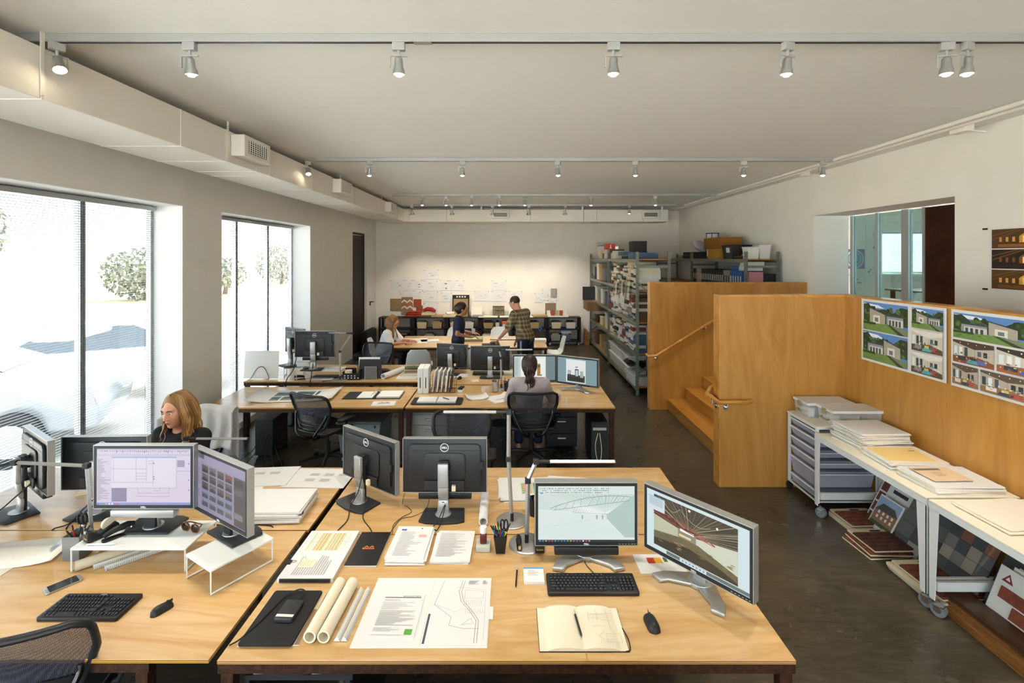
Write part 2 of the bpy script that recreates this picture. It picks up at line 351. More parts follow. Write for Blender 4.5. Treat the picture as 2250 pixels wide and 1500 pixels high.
# left wall with window openings and a doorway
WIN = [(-4.12, -1.44), (-0.72, 1.96), (2.68, 5.36), (6.07, 8.75)]
WZ0, WZ1 = 0.08, 2.88
DOOR = (11.07, 12.15, 2.9)
wl = MB(); XO = XL-0.37; y = YF
for (a, b) in WIN:
    wl.b2(XO, XL, y, a, 0, ZC); wl.b2(XO, XL, a, b, WZ1, ZC); wl.b2(XO, XL, a, b, 0, WZ0); y = b
wl.b2(XO, XL, y, DOOR[0], 0, ZC); wl.b2(XO, XL, DOOR[0], DOOR[1], DOOR[2], ZC); wl.b2(XO, XL, DOOR[1], YB, 0, ZC)
struct('wall_left', wl, 'wall_white')
struct('wall_back', MB().b2(XO, XR+0.5, YB, YB+0.2, 0, ZC), 'back_white')
struct('baseboard_back', MB().b2(XL+0.02, 2.0, YB-0.015, YB-0.002, 0.005, 0.1), 'duct_white')
# right wall (0.52 thick) with the raised opening
OY0, OY1, OZ1, PZ = 4.88, 7.17, 2.92, 0.68
wr = MB(); X2 = XR+0.52
wr.b2(XR, X2, YF, OY0, 0, ZC); wr.b2(XR, X2, OY1, YB, 0, ZC); wr.b2(XR, X2, OY0, OY1, OZ1, ZC); wr.b2(XR, X2, OY0, OY1, 0, PZ-0.12)
struct('wall_right', wr, 'wall_white')
# wall behind the photographer; its unseen window is added and enlarged for fill light
wf = MB(); wf.b2(XO, X2, YF-0.2, YF, 3.3, ZC); wf.b2(XO, X2, YF-0.2, YF, 0, 0.15); wf.b2(XO, -3.5, YF-0.2, YF, 0.15, 3.3); wf.b2(3.3, X2, YF-0.2, YF, 0.15, 3.3)
struct('wall_front', wf, 'wall_white')
# windows: lining, frame, mullions, panes
for k, (a, b) in enumerate(WIN):
    w = MB(); t = 0.008
    w.b2(XO, XL+0.001, a, a+t, WZ0, WZ1).b2(XO, XL+0.001, b-t, b, WZ0, WZ1).b2(XO, XL+0.001, a, b, WZ1-t, WZ1).b2(XO, XL+0.001, a, b, WZ0, WZ0+t)
    struct('trim_%d' % (k+1), w, 'reveal_white')
    win = struct('window_%d' % (k+1), MB().b2(XO, XO+0.05, a+t, b-t, WZ0+t, WZ0+0.06).b2(XO, XO+0.05, a+t, b-t, WZ1-0.06, WZ1-t).b2(XO, XO+0.05, a+t, a+0.05, WZ0+0.06, WZ1-0.06).b2(XO, XO+0.05, b-0.05, b-t, WZ0+0.06, WZ1-0.06), 'frame_alu')
    th = (b-a)/3
    for j in (1, 2): part('mullion', MB().b2(XO, XO+0.055, a+th*j-0.028, a+th*j+0.028, WZ0+0.06, WZ1-0.06), 'frame_alu', win)
    for j in range(3): part('pane', MB().b2(XO+0.02, XO+0.026, a+th*j+0.03, a+th*(j+1)-0.03, WZ0+0.06, WZ1-0.06), 'window_glass', win)
    portal('window_portal', (XO-0.03, (a+b)/2, (WZ0+WZ1)/2), (0, -PI/2, 0), WZ1-WZ0, b-a)
w5 = struct('window_5', MB().b2(-3.5, 3.3, YF-0.12, YF-0.06, 0.15, 0.21).b2(-3.5, 3.3, YF-0.12, YF-0.06, 3.24, 3.3).b2(-1.0, -0.94, YF-0.12, YF-0.06, 0.21, 3.24).b2(1.1, 1.16, YF-0.12, YF-0.06, 0.21, 3.24), 'frame_alu')  # unseen rear window, sized to brighten the interior
for x0, x1 in ((-3.5, -1.0), (-0.94, 1.1), (1.16, 3.3)): part('pane', MB().b2(x0, x1, YF-0.095, YF-0.089, 0.21, 3.24), 'window_glass', w5)
portal('window_portal', (-0.1, YF-0.25, 1.72), (PI/2, 0, 0), 6.8, 3.15)
# venetian blinds in the two windows in view
slat = MB().grid(lambda u, v: ((u-0.5)*0.025, v, 0.0022*(1-(2*u-1)**2)), 5, 2)
for k, (a, b) in enumerate(WIN[2:]):
    L = b-a-0.06; xb = XL-0.30
    bl = thing('venetian_blind', ['open white venetian blind in the near window beside parked cars', 'open white venetian blind in the far window behind the white easel board'][k], 'blind', (xb, a+0.03, 0))
    me = slat.mesh('slat', 'blind_white', 60)
    for v in me.vertices: v.co.y *= L
    n = 0; z = 0.14
    while z < 2.80:
        o = obj('slat', me, bl, (0, 0, z), (0, math.radians(-9 if z > 0.5 else -14), 0)); z += 0.0235
    part('head_rail', MB().b2(-0.022, 0.022, 0, L, 2.815, 2.86), 'frame_alu', bl, bev=0.003)
    part('bottom_rail', MB().b2(-0.014, 0.014, 0, L, 0.105, 0.122), 'blind_white', bl)
    for yy in ((0.10, 0.92, 1.72, L-0.10) if k == 0 else (0.1, 0.85, 1.72, L-0.1)):
        part('ladder_cord', MB().b2(-0.0135, -0.0125, yy-0.012, yy-0.009, 0.12, 2.82).b2(0.0125, 0.0135, yy-0.012, yy-0.009, 0.12, 2.82).b2(0.0125, 0.0135, yy+0.009, yy+0.012, 0.12, 2.82), 'charcoal', bl)
    part('tilt_wand', MB().cyl((0.03, L-0.14, 1.5), (0.025, L-0.14, 2.8), 0.004, n=8), 'clear_plastic', bl)
# doorway at the far end of the left wall
d1 = struct('door_1', MB().b2(XL-0.13, XL-0.08, DOOR[0]+0.03, DOOR[1]-0.03, 0.01, DOOR[2]-0.06), 'door_dark')
part('frame', MB().b2(XL-0.16, XL-0.06, DOOR[0], DOOR[0]+0.03, 0, DOOR[2]).b2(XL-0.16, XL-0.06, DOOR[1]-0.03, DOOR[1], 0, DOOR[2]).b2(XL-0.16, XL-0.06, DOOR[0], DOOR[1], DOOR[2]-0.05, DOOR[2]), 'dark_wood', d1)
part('handle', MB().cyl((XL-0.08, DOOR[1]-0.1, 1.0), (XL-0.03, DOOR[1]-0.1, 1.0), 0.012), 'chrome', d1)
# ---- raised platform, stairs, birch partitions
struct('floor_landing', MB().b2(3.16, X2, 4.985, 7.318, 0, PZ).b2(3.475, XR, YF, 4.985, 0, PZ), 'birch_tread')
PTOP = 1.928
def clad(name, boxes, seams):
    w = struct(name, boxes, 'birch', bev=0.002); return w
pa = struct('partition_wall_front', MB().b2(2.09, 3.34, 4.85, 4.982, 0, PTOP-0.02), 'birch')
part('cap', MB().b2(2.09, 3.345, 4.85, 4.985, PTOP-0.02, PTOP), 'rail_wood', pa)
part('edge_strip', MB().b2(2.078, 2.09, 4.848, 4.985, 0, PTOP), 'rail_wood', pa)
ps = struct('partition_wall_side', MB().b2(3.34, 3.472, YF, 4.982, 0, PTOP-0.02), 'birch')
part('cap', MB().b2(3.335, 3.477, YF, 4.985, PTOP-0.02, PTOP), 'rail_wood', ps)
pb = struct('partition_wall_rear', MB().b2(2.10, XR-0.002, 7.32, 7.45, 0, PTOP-0.02), 'birch')
part('cap', MB().b2(2.10, XR-0.002, 7.318, 7.452, PTOP-0.02, PTOP), 'rail_wood', pb)
part('edge_strip', MB().b2(2.088, 2.10, 7.318, 7.452, 0, PTOP), 'rail_wood', pb)
st = thing('staircase', 'wide birch steps rising between the two plywood partitions', 'stairs', (0, 0, 0))
for i, (x0, z1) in enumerate(((2.36, 0.165), (2.625, 0.335), (2.89, 0.505))):
    part('riser', MB().b2(x0, 3.158, 4.984, 7.316, max(0.001, z1-0.168), z1-0.022), 'birch_tread', st)
    part('tread', MB().b2(x0-0.015, 3.158, 4.984, 7.316, z1-0.022, z1), 'birch_tread', st, bev=0.003)
# handrails
def rail_mb(pts): return MB().tube(smooth_path(pts, 5), 0.021, 12)
hr = thing('handrail', 'round wooden handrail climbing the rear plywood partition', 'handrail', (0, 0, 0))
part('rail', MB().tube([(2.05, 7.36, 0.83), (2.045, 7.24, 0.825), (2.16, 7.235, 0.835), (2.75, 7.235, 1.20), (3.25, 7.235, 1.51)], 0.021, 12), 'rail_wood', hr, smooth=50)
for x, z in ((2.17, 0.80), (2.9, 1.25)): part('bracket', MB().cyl((x, 7.235, z), (x, 7.235, z+0.03), 0.008, n=8).cyl((x, 7.235, z), (x, 7.318, z-0.02), 0.008, n=8).cyl((x, 7.305, z-0.02), (x, 7.318, z-0.02), 0.025, n=14), 'chrome', hr, smooth=40)
hr = thing('handrail', 'short returned wooden handrail end on the near plywood partition', 'handrail', (0, 0, 0))
part('rail', MB().tube([(2.9, 5.045, 1.40), (2.07, 5.045, 0.94), (2.01, 4.99, 0.90), (2.06, 4.80, 0.865), (2.34, 4.80, 0.865), (2.40, 4.845, 0.865)], 0.021, 12), 'rail_wood', hr, smooth=50)
for x in (2.14,): part('bracket', MB().cyl((x, 4.80, 0.82), (x, 4.80, 0.85), 0.008, n=8).cyl((x, 4.80, 0.815), (x, 4.85, 0.80), 0.008, n=8).cyl((x, 4.838, 0.80), (x, 4.849, 0.80), 0.026, n=14), 'chrome', hr, smooth=40)
part('bracket', MB().cyl((2.03, 4.90, 0.82), (2.03, 4.90, 0.86), 0.008, n=8).cyl((2.03, 4.90, 0.82), (2.078, 4.90, 0.80), 0.008, n=8).cyl((2.066, 4.9, 0.80), (2.077, 4.9, 0.80), 0.026, n=14), 'chrome', hr, smooth=40)
# ---- meeting room seen through the opening
YR, XRR = 9.6, 11.5
struct('floor_meeting', MB().b2(X2+0.1, XRR, 2.0, YR, PZ-0.1, 1.04), 'birch_tread')
wm = MB(); wm.b2(X2, 7.30, YR, YR+0.15, PZ, 3.5).b2(8.42, XRR, YR, YR+0.15, PZ, 3.5).b2(7.30, 8.42, YR, YR+0.15, 2.82, 3.5).b2(7.30, 8.42, YR, YR+0.15, PZ, 1.98)
struct('wall_meeting', wm, 'wall_white')
struct('ceiling_meeting', MB().b2(X2, XRR, 2.0, YR, 3.30, 3.45), 'ceiling_paint')
struct('wall_meeting_end', MB().b2(XRR, XRR+0.1, 2.0, YR, PZ, 3.5), 'wall_white')
w6 = struct('window_6', MB().b2(7.30, 8.42, YR+0.1, YR+0.14, 1.98, 2.02).b2(7.30, 8.42, YR+0.1, YR+0.14, 2.78, 2.82), 'frame_alu')
part('pane', MB().b2(7.30, 8.42, YR+0.115, YR+0.12, 2.02, 2.78), 'window_glass', w6)
gp = thing('glass_partition', 'framed glass wall panels across the wall opening above the stairs', 'partition', (0, 0, 0))
XG = X2+0.03
for yy, w in ((OY1-0.02, 0.05), (6.66, 0.05), (6.18, 0.11), (5.9, 0.035), (OY0+0.02, 0.05)): part('post', MB().b2(XG, XG+0.06, yy-w/2, yy+w/2, PZ, OZ1-0.002), 'frame_alu', gp)
for y0, y1 in ((6.685, OY1-0.045), (6.235, 6.635), (5.917, 6.125)): part('pane', MB().b2(XG+0.025, XG+0.033, y0, y1, PZ+0.01, OZ1-0.01), 'partition_glass', gp)
part('panel', MB().b2(XG+0.01, XG+0.05, OY0+0.045, 5.883, PZ+0.01, OZ1-0.01), 'copper', gp, label='dark copper coloured panel')
# ---- sheet-metal ducts
dl = thing('air_duct', 'long white rectangular air duct along the window wall', 'duct', (0, 0, 0))
DX0, DX1, DZ0, DZ1, DYE = -3.24, -2.61, 3.18, 3.47, 11.72
ys = [-5.0, -2.4, 0.1, 2.68, 3.81, 4.41, 4.93, 5.21, 6.31, 7.28, 7.60, 7.95, 9.15, 9.6, 11.0, 11.72]
for a, b in zip(ys[:-1], ys[1:]):
    s = MB().b2(DX0, DX1, a+0.003, b-0.003, DZ0, DZ1); part('duct_section', s, 'duct_white', dl, bev=0.004)
    part('seam', MB().b2(DX0-0.002, DX1+0.004, b-0.0035, b+0.0035, DZ0-0.004, DZ1), 'wall_white', dl)
part('duct_section', MB().prism([(DX0, DYE), (DX1, DYE), (DX1+0.1, DYE+0.08), (DX1+0.1, 12.35), (DX0, 12.35)], DZ0, DZ1), 'duct_white', dl)
db = thing('air_duct', 'white rectangular air duct hung along the far wall', 'duct', (0, 0, 0))
xs = [DX1+0.104, -1.6, -0.75, 0.45, 1.75, 2.07, 3.2, 3.82]
for a, b in zip(xs[:-1], xs[1:]): part('duct_section', MB().b2(a+0.003, b-0.003, 11.80, 12.35, DZ0, DZ1), 'duct_white', db, bev=0.004)
def grille(parent, c, axis):
    g = MB(); n = 6
    if axis == 'x':
        x, y, z = c; p = part('register', MB().b2(x, x+0.13, y-0.24, y+0.24, z-0.10, z+0.10), 'duct_white', parent, bev=0.006)
        part('recess', MB().b2(x+0.131, x+0.133, y-0.17, y+0.17, z-0.06, z+0.06), 'charcoal', p)
        for i in range(n): part('louver', MB().box((x+0.136, y, z-0.05+0.02*i), (0.014, 0.34, 0.004), (0, 0.6, 0)), 'duct_white', p)
        for i in range(9): part('fin', MB().b2(x+0.134, x+0.142, y-0.16+0.04*i-0.0015, y-0.16+0.04*i+0.0015, z-0.06, z+0.06), 'duct_white', p)
    else:
        x, y, z = c; p = part('register', MB().b2(x-0.2, x+0.2, y-0.10, y, z-0.085, z+0.085), 'duct_white', parent, bev=0.006)
        part('recess', MB().b2(x-0.16, x+0.16, y-0.103, y-0.101, z-0.05, z+0.05), 'charcoal', p)
        for i in range(5): part('louver', MB().box((x, y-0.106, z-0.04+0.02*i), (0.32, 0.014, 0.004), (0.6, 0, 0)), 'duct_white', p)
for y in (4.72, 7.25, 10.15, 0.9): grille(dl, (DX1+0.002, y, 3.345), 'x')
for x in (-0.28, 3.36): grille(db, (x, 11.798, 3.34), 'y')
for y in (2.68, 4.43, 7.33, 9.65, 0.0): part('hanger_strap', MB().b2(DX1+0.004, DX1+0.009, y-0.012, y+0.012, DZ0+0.02, ZC), 'duct_white', dl)
for x in (-0.75, 1.72, 3.66): part('hanger_strap', MB().b2(x-0.02, x+0.02, 11.79, 11.796, DZ0, ZC), 'duct_white', db)
# ---- surface conduits along the right wall
for i, (x, z, r) in enumerate(((4.02, 3.522, 0.021), (4.14, 3.522, 0.021))):
    pts = [(x, YF+0.1, z), (x, YB-0.6, z)]
    solo('conduit', MB().cyl(pts[0], pts[1], r, n=10), 'duct_white', ['outer white conduit pipe on the ceiling beside the right wall', 'inner white conduit pipe on the ceiling nearest the right wall'][i], 'pipe', smooth=50)
for i, (y, l) in enumerate(((4.45, 0.16), (6.9, 0.10))):
    solo('junction_box', MB().b2(4.17, 4.26, y, y+l, 3.47, 3.545).cyl((4.25, y+l*0.5, 3.5), (4.44, y+l*0.5, 3.48), 0.012, n=8), 'duct_white', ['white electrical junction box on the ceiling above the church pictures', 'small white junction box on the ceiling near the wall opening'][i], 'junction box', bev=0.004)
# ---- ceiling tracks and spot heads
def spot_head(x, y, tilt, pan, label, group, flare=False, on=True):
    t = thing('track_spotlight', label, 'spotlight', (x, y, ZC-0.045), pan, group)
    part('adapter', MB().b2(-0.035, 0.035, -0.018, 0.018, -0.045, 0), 'track_grey', t, bev=0.004)
    part('bracket', MB().cyl((0, 0, -0.075), (0, 0, -0.045), 0.008, n=8).b2(-0.05, 0.05, -0.004, 0.004, -0.078, -0.070).b2(-0.05, -0.044, -0.006, 0.006, -0.14, -0.07), 'track_grey', t)
    if flare: hd = MB().lathe([(0.014, 0.0), (0.02, -0.03), (0.022, -0.075), (0.055, -0.125), (0.052, -0.126), (0.018, -0.085)], 16)
    else: hd = MB().lathe([(0.010, 0.0), (0.022, -0.012), (0.025, -0.055), (0.032, -0.075), (0.034, -0.096), (0.031, -0.097), (0.026, -0.078)], 16)
    h = part('lamp_housing', hd, 'lamp_silver', t, (0, 0, -0.078), (tilt, 0, 0), smooth=40)
    zl = -0.112 if flare else -0.088
    lens = part('lens', MB().lathe([(0.0001, -0.024), (0.015, -0.020), (0.023, -0.010), (0.026, 0.0), (0.026, 0.004)], 16), 'bulb', h, (0, 0, zl), smooth=60)
    ld = bpy.data.lights.new('spot', 'SPOT'); ld.energy = SPOT_W*(1.5 if flare else 1.0); ld.color = SPOT_COL; ld.spot_size = math.radians(68 if not flare else 80); ld.spot_blend = 0.7; ld.shadow_soft_size = 0.035
    lo = bpy.data.objects.new('spot', ld); C.objects.link(lo); lo.parent = h; lo.location = (0, 0, zl-0.065)
    return t
M('bulb', 'ffffff', 0.4, emit=('ffe8c4', 30.0))
TR = [(2.71, 'first'), (6.05, 'second'), (9.47, 'third'), (11.26, 'fourth')]
for i, (y, nm) in enumerate(TR):
    x0 = (-2.55, -2.45, -2.35, -2.3)[i]
    t = thing('light_track', 'grey ceiling light track, %s row from the camera' % nm, 'light track', (0, y, 0))
    part('rail', MB().b2(x0-1.0 if i == 0 else x0, 3.98, -0.018, 0.018, ZC-0.045, ZC-0.001), 'track_grey', t, bev=0.003)
    part('conductor_slot', MB().b2(x0, 3.98, -0.007, 0.007, ZC-0.0465, ZC-0.0445), 'charcoal', t)
    part('end_feed', MB().b2(3.90, 4.0, -0.022, 0.022, ZC-0.05, ZC-0.001), 'track_grey', t)
    part('joiner', MB().b2(-0.55, -0.45, -0.02, 0.02, ZC-0.048, ZC-0.001), 'track_grey', t)
ORD = ['leftmost', 'second from left', 'third from left', 'fourth from left', 'fifth from left', 'sixth from left', 'rightmost']
for row, (Y, pxs) in enumerate(((2.71, (125, 417, 876, 1348, 1731, 2080, 2126)), (6.05, (676, 812, 1016, 1226, 1396, 1634, 1808)), (9.47, (928, 980, 1036, 1097, 1154, 1299, 1440)), (11.26, (905, 993, 1082, 1162, 1242, 1383)))):
    for j, px in enumerate(pxs):
        x = (px-CX)/FPX*Y
        flare = row == 3 and j < 5
        tilt, pan = (RN.uniform(0.02, 0.16), RN.uniform(-0.5, 0.5))
        if row == 0 and j == 0: tilt, pan = 0.5, PI/2+2.6
        if flare: tilt, pan = 0.42, 0.0
        if row == 1 and j == 0: tilt, pan = 0.45, PI/2+2.2
        nm = ORD[j] if j < len(pxs)-1 else 'rightmost'
        spot_head(x, Y, tilt, pan, '%s lit spot head on the %s ceiling track' % (nm, TR[row][1]), 'ceiling spot heads', flare)
# ---- outside the windows
struct('ground_outside', MB().b2(-60, XO-0.01, -20, 60, -0.35, -0.25), 'asphalt')
struct('ground_bank', MB().b2(-60, -17, -20, 60, -0.26, -0.1), 'dry_grass')
struct('ground_rear', MB().b2(XO, 40, -40, YF-0.25, -0.35, -0.25), 'asphalt')
def car(label, loc, rz, paint):
    t = thing('parked_car', label, 'car', loc, rz)
    side = [(-2.2, 0.35), (-2.25, 0.62), (-2.1, 0.84), (-1.35, 0.93), (-0.75, 1.30), (-0.2, 1.42), (0.6, 1.41), (1.25, 1.12), (1.6, 0.98), (2.15, 0.92), (2.25, 0.6), (2.2, 0.35)]
    n = len(side); b = MB(); ws = [0.80, 0.86, 0.86, 0.84, 0.66, 0.60, 0.60, 0.70, 0.83, 0.84, 0.86, 0.80]
    vs = [(x, -w, z) for (x, z), w in zip(side, ws)]+[(x, w, z) for (x, z), w in zip(side, ws)]
    b._add(vs, [tuple(range(n)), tuple(range(2*n-1, n-1, -1))]+[(i, (i+1) % n, n+(i+1) % n, n+i) for i in range(n)])
    part('body', b, paint, t, smooth=40, bev=0.05)
    for s in (-1, 1):
        part('side_window', MB()._add([(-1.15, s*0.845, 0.95), (-0.70, s*0.68, 1.25), (-0.15, s*0.63, 1.35), (0.55, s*0.63, 1.34), (1.1, s*0.74, 1.08), (1.2, s*0.80, 0.97)], [(0, 1, 2, 3, 4, 5)]), 'car_glass', t)
        for x in (-1.4, 1.4):
            w = part('wheel', MB().cyl((x, s*0.70, 0.33), (x, s*0.89, 0.33), 0.33, n=20), 'rubber', t, smooth=40)
            part('hub', MB().cyl((x, s*0.86, 0.33), (x, s*0.90, 0.33), 0.2, n=14), 'silver', w)
    part('windscreen', MB()._add([(-1.30, -0.72, 0.97), (-0.74, -0.6, 1.315), (-0.74, 0.6, 1.315), (-1.30, 0.72, 0.97)], [(0, 1, 2, 3)]), 'car_glass', t)
    part('rear_window', MB()._add([(1.25, -0.62, 1.135), (0.68, -0.55, 1.40), (0.68, 0.55, 1.40), (1.25, 0.62, 1.135)], [(0, 1, 2, 3)]), 'car_glass', t)
    return t
car('white parked car seen through the near blinds, rear one', (-7.6, 9.0, -0.25), 0.5, 'car_white')
car('silver parked car close outside the near window', (-7.7, 6.0, -0.25), 0.45, 'car_silver')
def tree(label, loc, h, rad, n, seed):
    r = random.Random(seed); t = thing('tree', label, 'tree', loc, 0, 'trees across the car park')
    part('trunk', MB().tube([(0, 0, 0), (0.1, 0, h*0.3), (-0.05, 0.1, h*0.6)], [0.16, 0.12, 0.08], 8), 'bark', t)
    m = MB()
    for i in range(n*3):
        a, b, q = r.uniform(0, 2*PI), r.uniform(-1, 1), r.random()**0.4*rad; s = math.sqrt(1-b*b)
        c = Vector((q*s*math.cos(a), q*s*math.sin(a), h*0.62+q*b*0.8)); e = Euler((r.uniform(0, 6), r.uniform(0, 6), r.uniform(0, 6))).to_matrix(); k = r.uniform(0.09, 0.2)
        m._add([c+e @ Vector(p)*k for p in ((-1, 0, 0), (0, -.5, .1), (1, 0, 0), (0, .5, -.1))], [(0, 1, 2, 3)])
    o = part('crown', m, 'leaf', t)
tree('broad leafy tree far outside the near window', (-24, 18.5, -0.1), 6.0, 3.4, 1500, 1)
tree('low bushy tree at the edge of the car park', (-21, 27.5, -0.1), 2.4, 1.9, 700, 2)
tree('small round tree beyond the far window', (-21, 44, -0.1), 3.0, 2.2, 500, 3)
tree('bush on the bank behind the parked cars', (-19, 32, -0.1), 2.2, 1.3, 300, 4)
solo('area_rug', MB().b2(-3.2, 0.35, 7.55, 9.7, 0.0005, 0.003), 'rug', 'mottled brown and gold rug under the meeting table', 'rug')
# ================================================================ FURNITURE
M('wood_leg', 'c99a5a', 0.45); M('shell_white', 'dfe4e2', 0.35)
def desk(label, x0, x1, y0, y1, z=TH, group='plywood desks on rusted steel frames', overhang=0.0):
    t = thing('work_desk', label, 'desk', ((x0+x1)/2, (y0+y1)/2, 0), 0, group)
    w, d = x1-x0, y1-y0; hw, hd = w/2, d/2
    top = MB().b2(-hw, hw, -hd, hd, -0.0155, 0); top.m = [1, 0, 1, 1, 1, 1]
    part('tabletop', top, ['maple', 'ply_edge'], t, (0, 0, z), bev=0.0008)
    a = 0.05; i = overhang
    for n_, b in (('front_rail', (-hw+i, hw-i, -hd+0.004, -hd+a)), ('back_rail', (-hw+i, hw-i, hd-a, hd-0.004)), ('side_rail', (-hw+i, -hw+i+a, -hd+a, hd-a)), ('side_rail', (hw-i-a, hw-i, -hd+a, hd-a))):
        part(n_, MB().b2(b[0], b[1], b[2], b[3], z-0.0155-0.042, z-0.0160), 'rust_steel', t)
    for sx in (-1, 1):
        for sy in (-1, 1): part('leg', MB().box((sx*(hw-i-0.035), sy*(hd-0.035), (z-0.058)/2), (0.05, 0.05, z-0.058)), 'rust_steel', t)
    return t
desk('nearest plywood desk, holding the open sketchbook and two lit monitors', -1.216, 1.171, 1.992, 2.897)
desk('plywood desk facing the nearest one, with two monitor backs and white tube', -1.20, 1.168, 2.906, 3.824)
desk('plywood desk at bottom left with white risers and cordless keyboard', XL+0.03, -1.254, 1.997, 2.94, overhang=0.25)
desk('sunlit plywood desk at left under the blinds with thick white folders', XL+0.03, -1.243, 2.95, 3.826)
desk('plywood desk by the window pier holding the big photo print', -3.43, -1.203, 5.357, 6.21)
desk('plywood desk where the woman with a ponytail sits', -1.186, 1.145, 5.357, 6.30)
desk('plywood desk behind the ponytailed woman, with two monitor backs', -1.17, 1.13, 6.33, 7.19)
desk('plywood desk against the far window with easel board and pen basket', -3.60, -1.27, 6.48, 7.50)
desk('long maple meeting table near the sample wall', -2.25, 0.657, 8.95, 10.25, group='meeting furniture')

def caster(parent, x, y, r, z0=None, mat='rubber', fork='chrome', name='caster', rz=0.0):
    c = part(name, MB().b2(-r*0.55, r*0.55, -r*0.9, r*0.5, r*1.55, r*1.75).b2(-r*0.62, -r*0.5, -r*0.5, r*0.35, r*0.8, r*1.7).b2(r*0.5, r*0.62, -r*0.5, r*0.35, r*0.8, r*1.7).cyl((0, 0, r*1.7), (0, 0, r*2.3), r*0.22, n=8), fork, parent, (x, y, 0), (0, 0, rz))
    w = part('wheel', MB().cyl((-r*0.42, -r*0.15, r), (r*0.42, -r*0.15, r), r, n=18), mat, c, smooth=40)
    part('hub', MB().cyl((-r*0.46, -r*0.15, r), (r*0.46, -r*0.15, r), r*0.45, n=12), fork, c)
    return c
def task_chair(label, loc, rz, group='black mesh task chairs', tilt=0.0, arms=True):
    t = thing('task_chair', label, 'chair', loc, rz, group)
    zs = 0.425
    for i in range(5):
        a = 2*PI*i/5+0.3; x, y = 0.29*math.cos(a), 0.29*math.sin(a)
        part('base_leg', MB().tube([(0.03*math.cos(a), 0.03*math.sin(a), 0.105), (x*0.6, y*0.6, 0.098), (x, y, 0.075)], [0.026, 0.022, 0.017], 8, flat=0.75), 'black_plastic', t, smooth=50)
        caster(t, x, y, 0.028, mat='black_plastic', fork='black_plastic', rz=a)
    part('gas_column', MB().cyl((0, 0, 0.08), (0, 0, 0.25), 0.03, n=14).cyl((0, 0, 0.25), (0, 0, zs-0.06), 0.016, n=12), 'black_satin', t, smooth=40)
    part('tilt_mechanism', MB().b2(-0.09, 0.09, -0.15, 0.10, zs-0.09, zs-0.045), 'black_plastic', t, bev=0.012)
    part('lever', MB().tube([(0.09, 0.0, zs-0.07), (0.2, 0.02, zs-0.08), (0.22, 0.02, zs-0.12)], 0.005, 6).sphere((0.22, 0.02, zs-0.14), 0.02, 8, 6, sc=(1, 0.5, 1)), 'black_plastic', t, smooth=50)
    def seat(u, v):
        s = 2*u-1; y = -0.22+0.46*v; w = 0.245*(1-0.12*(2*v-1)**2)
        return (s*w, y, zs+0.012*s*s-0.05*max(0, v-0.75)**2*16*0.25)
    sm = MB().grid(seat, 13, 11); part('seat', sm, 'seat_mesh', t).modifiers.new('s', 'SOLIDIFY').thickness = 0.02
    ring = [seat(u, 0) for u in np.linspace(0, 1, 9)]+[seat(1, v) for v in np.linspace(0.1, 1, 9)]+[seat(u, 1) for u in np.linspace(0.9, 0, 9)]+[seat(0, v) for v in np.linspace(0.9, 0.1, 8)]
    part('seat_frame', MB().tube([(x, y, z-0.008) for x, y, z in ring], 0.016, 8, closed=True), 'black_plastic', t, smooth=60)
    # backrest
    zb0, zb1 = 0.47, 0.845
    def back(u, v):
        s = 2*u-1; z = zb0+(zb1-zb0)*v; w = 0.165+0.10*min(1, v*1.6)**0.8
        if v > 0.86: w *= 1-0.10*((v-0.86)/0.14)**2
        y = -0.27+0.045*s*s-0.035*math.sin(v*PI)*0+0.03*math.sin(v*PI*0.9)-0.07*v*v
        return (s*w, y, z)
    part('back_mesh', MB().grid(back, 17, 15), 'chair_mesh', t, smooth=60)
    ring = [back(u, 0) for u in np.linspace(0.04, 0.96, 8)]+[back(1, v) for v in np.linspace(0.06, 0.94, 12)]+[back(u, 1) for u in np.linspace(0.95, 0.05, 10)]+[back(0, v) for v in np.linspace(0.94, 0.06, 12)]
    part('back_frame', MB().tube(ring, 0.0185, 8, closed=True, flat=0.8), 'black_plastic', t, smooth=60)
    lum = part('lumbar_panel', MB().grid(lambda u, v: tuple(Vector(back(0.06+0.88*u, 0.20+0.14*v+0.05*math.sin(PI*u)*v))+Vector((0, -0.014, 0))), 13, 4), 'black_plastic', t, smooth=60)
    for r_ in range(2):
        for k in range(7):
            p = Vector(back(0.30+0.4*k/6, 0.27+0.055*r_))+Vector((0, -0.0165, 0)); part('slot', MB().b2(-0.012, 0.012, -0.002, 0.002, -0.006, 0.006), 'chair_mesh', lum, p)
    part('lower_bar', MB().tube([back(u, 0.1) for u in np.linspace(0.03, 0.97, 9)], 0.014, 8), 'black_plastic', t, smooth=60)
    for s in (-1, 1):
        p = Vector(back(0.5+0.47*s, 0.36)); part('back_support', MB().tube(smooth_path([p+Vector((0, -0.02, 0.03)), p+Vector((-s*0.01, -0.035, -0.02)), (s*0.12, -0.31, 0.42), (s*0.05, -0.23, zs-0.075), (s*0.03, -0.12, zs-0.07)], 5), 0.013, 8), 'black_gloss', t, smooth=60)
        if arms:
            part('arm_post', MB().tube([(s*0.10, 0.0, zs-0.055), (s*0.25, 0.0, zs-0.05), (s*0.275, 0.0, zs+0.0), (s*0.28, -0.01, zs+0.105)], 0.019, 8, flat=0.7), 'black_plastic', t, smooth=60)
            part('arm_pad', MB().prism([(s*0.28+x, y) for x, y in rrect(0.085, 0.25, 0.04)], zs+0.105, zs+0.135), 'black_satin', t, bev=0.008, smooth=50)
    return t
ch_a = task_chair('black mesh task chair in the aisle, turned towards the photo-print desk', (-2.06, 5.40, 0), -0.42)
task_chair('black mesh task chair under the ponytailed woman', (0.22, 5.50, 0), 0.03)
dup(ch_a, (-0.46, 4.30, 0), PI+0.05, 'empty black mesh task chair just behind the two monitor backs')
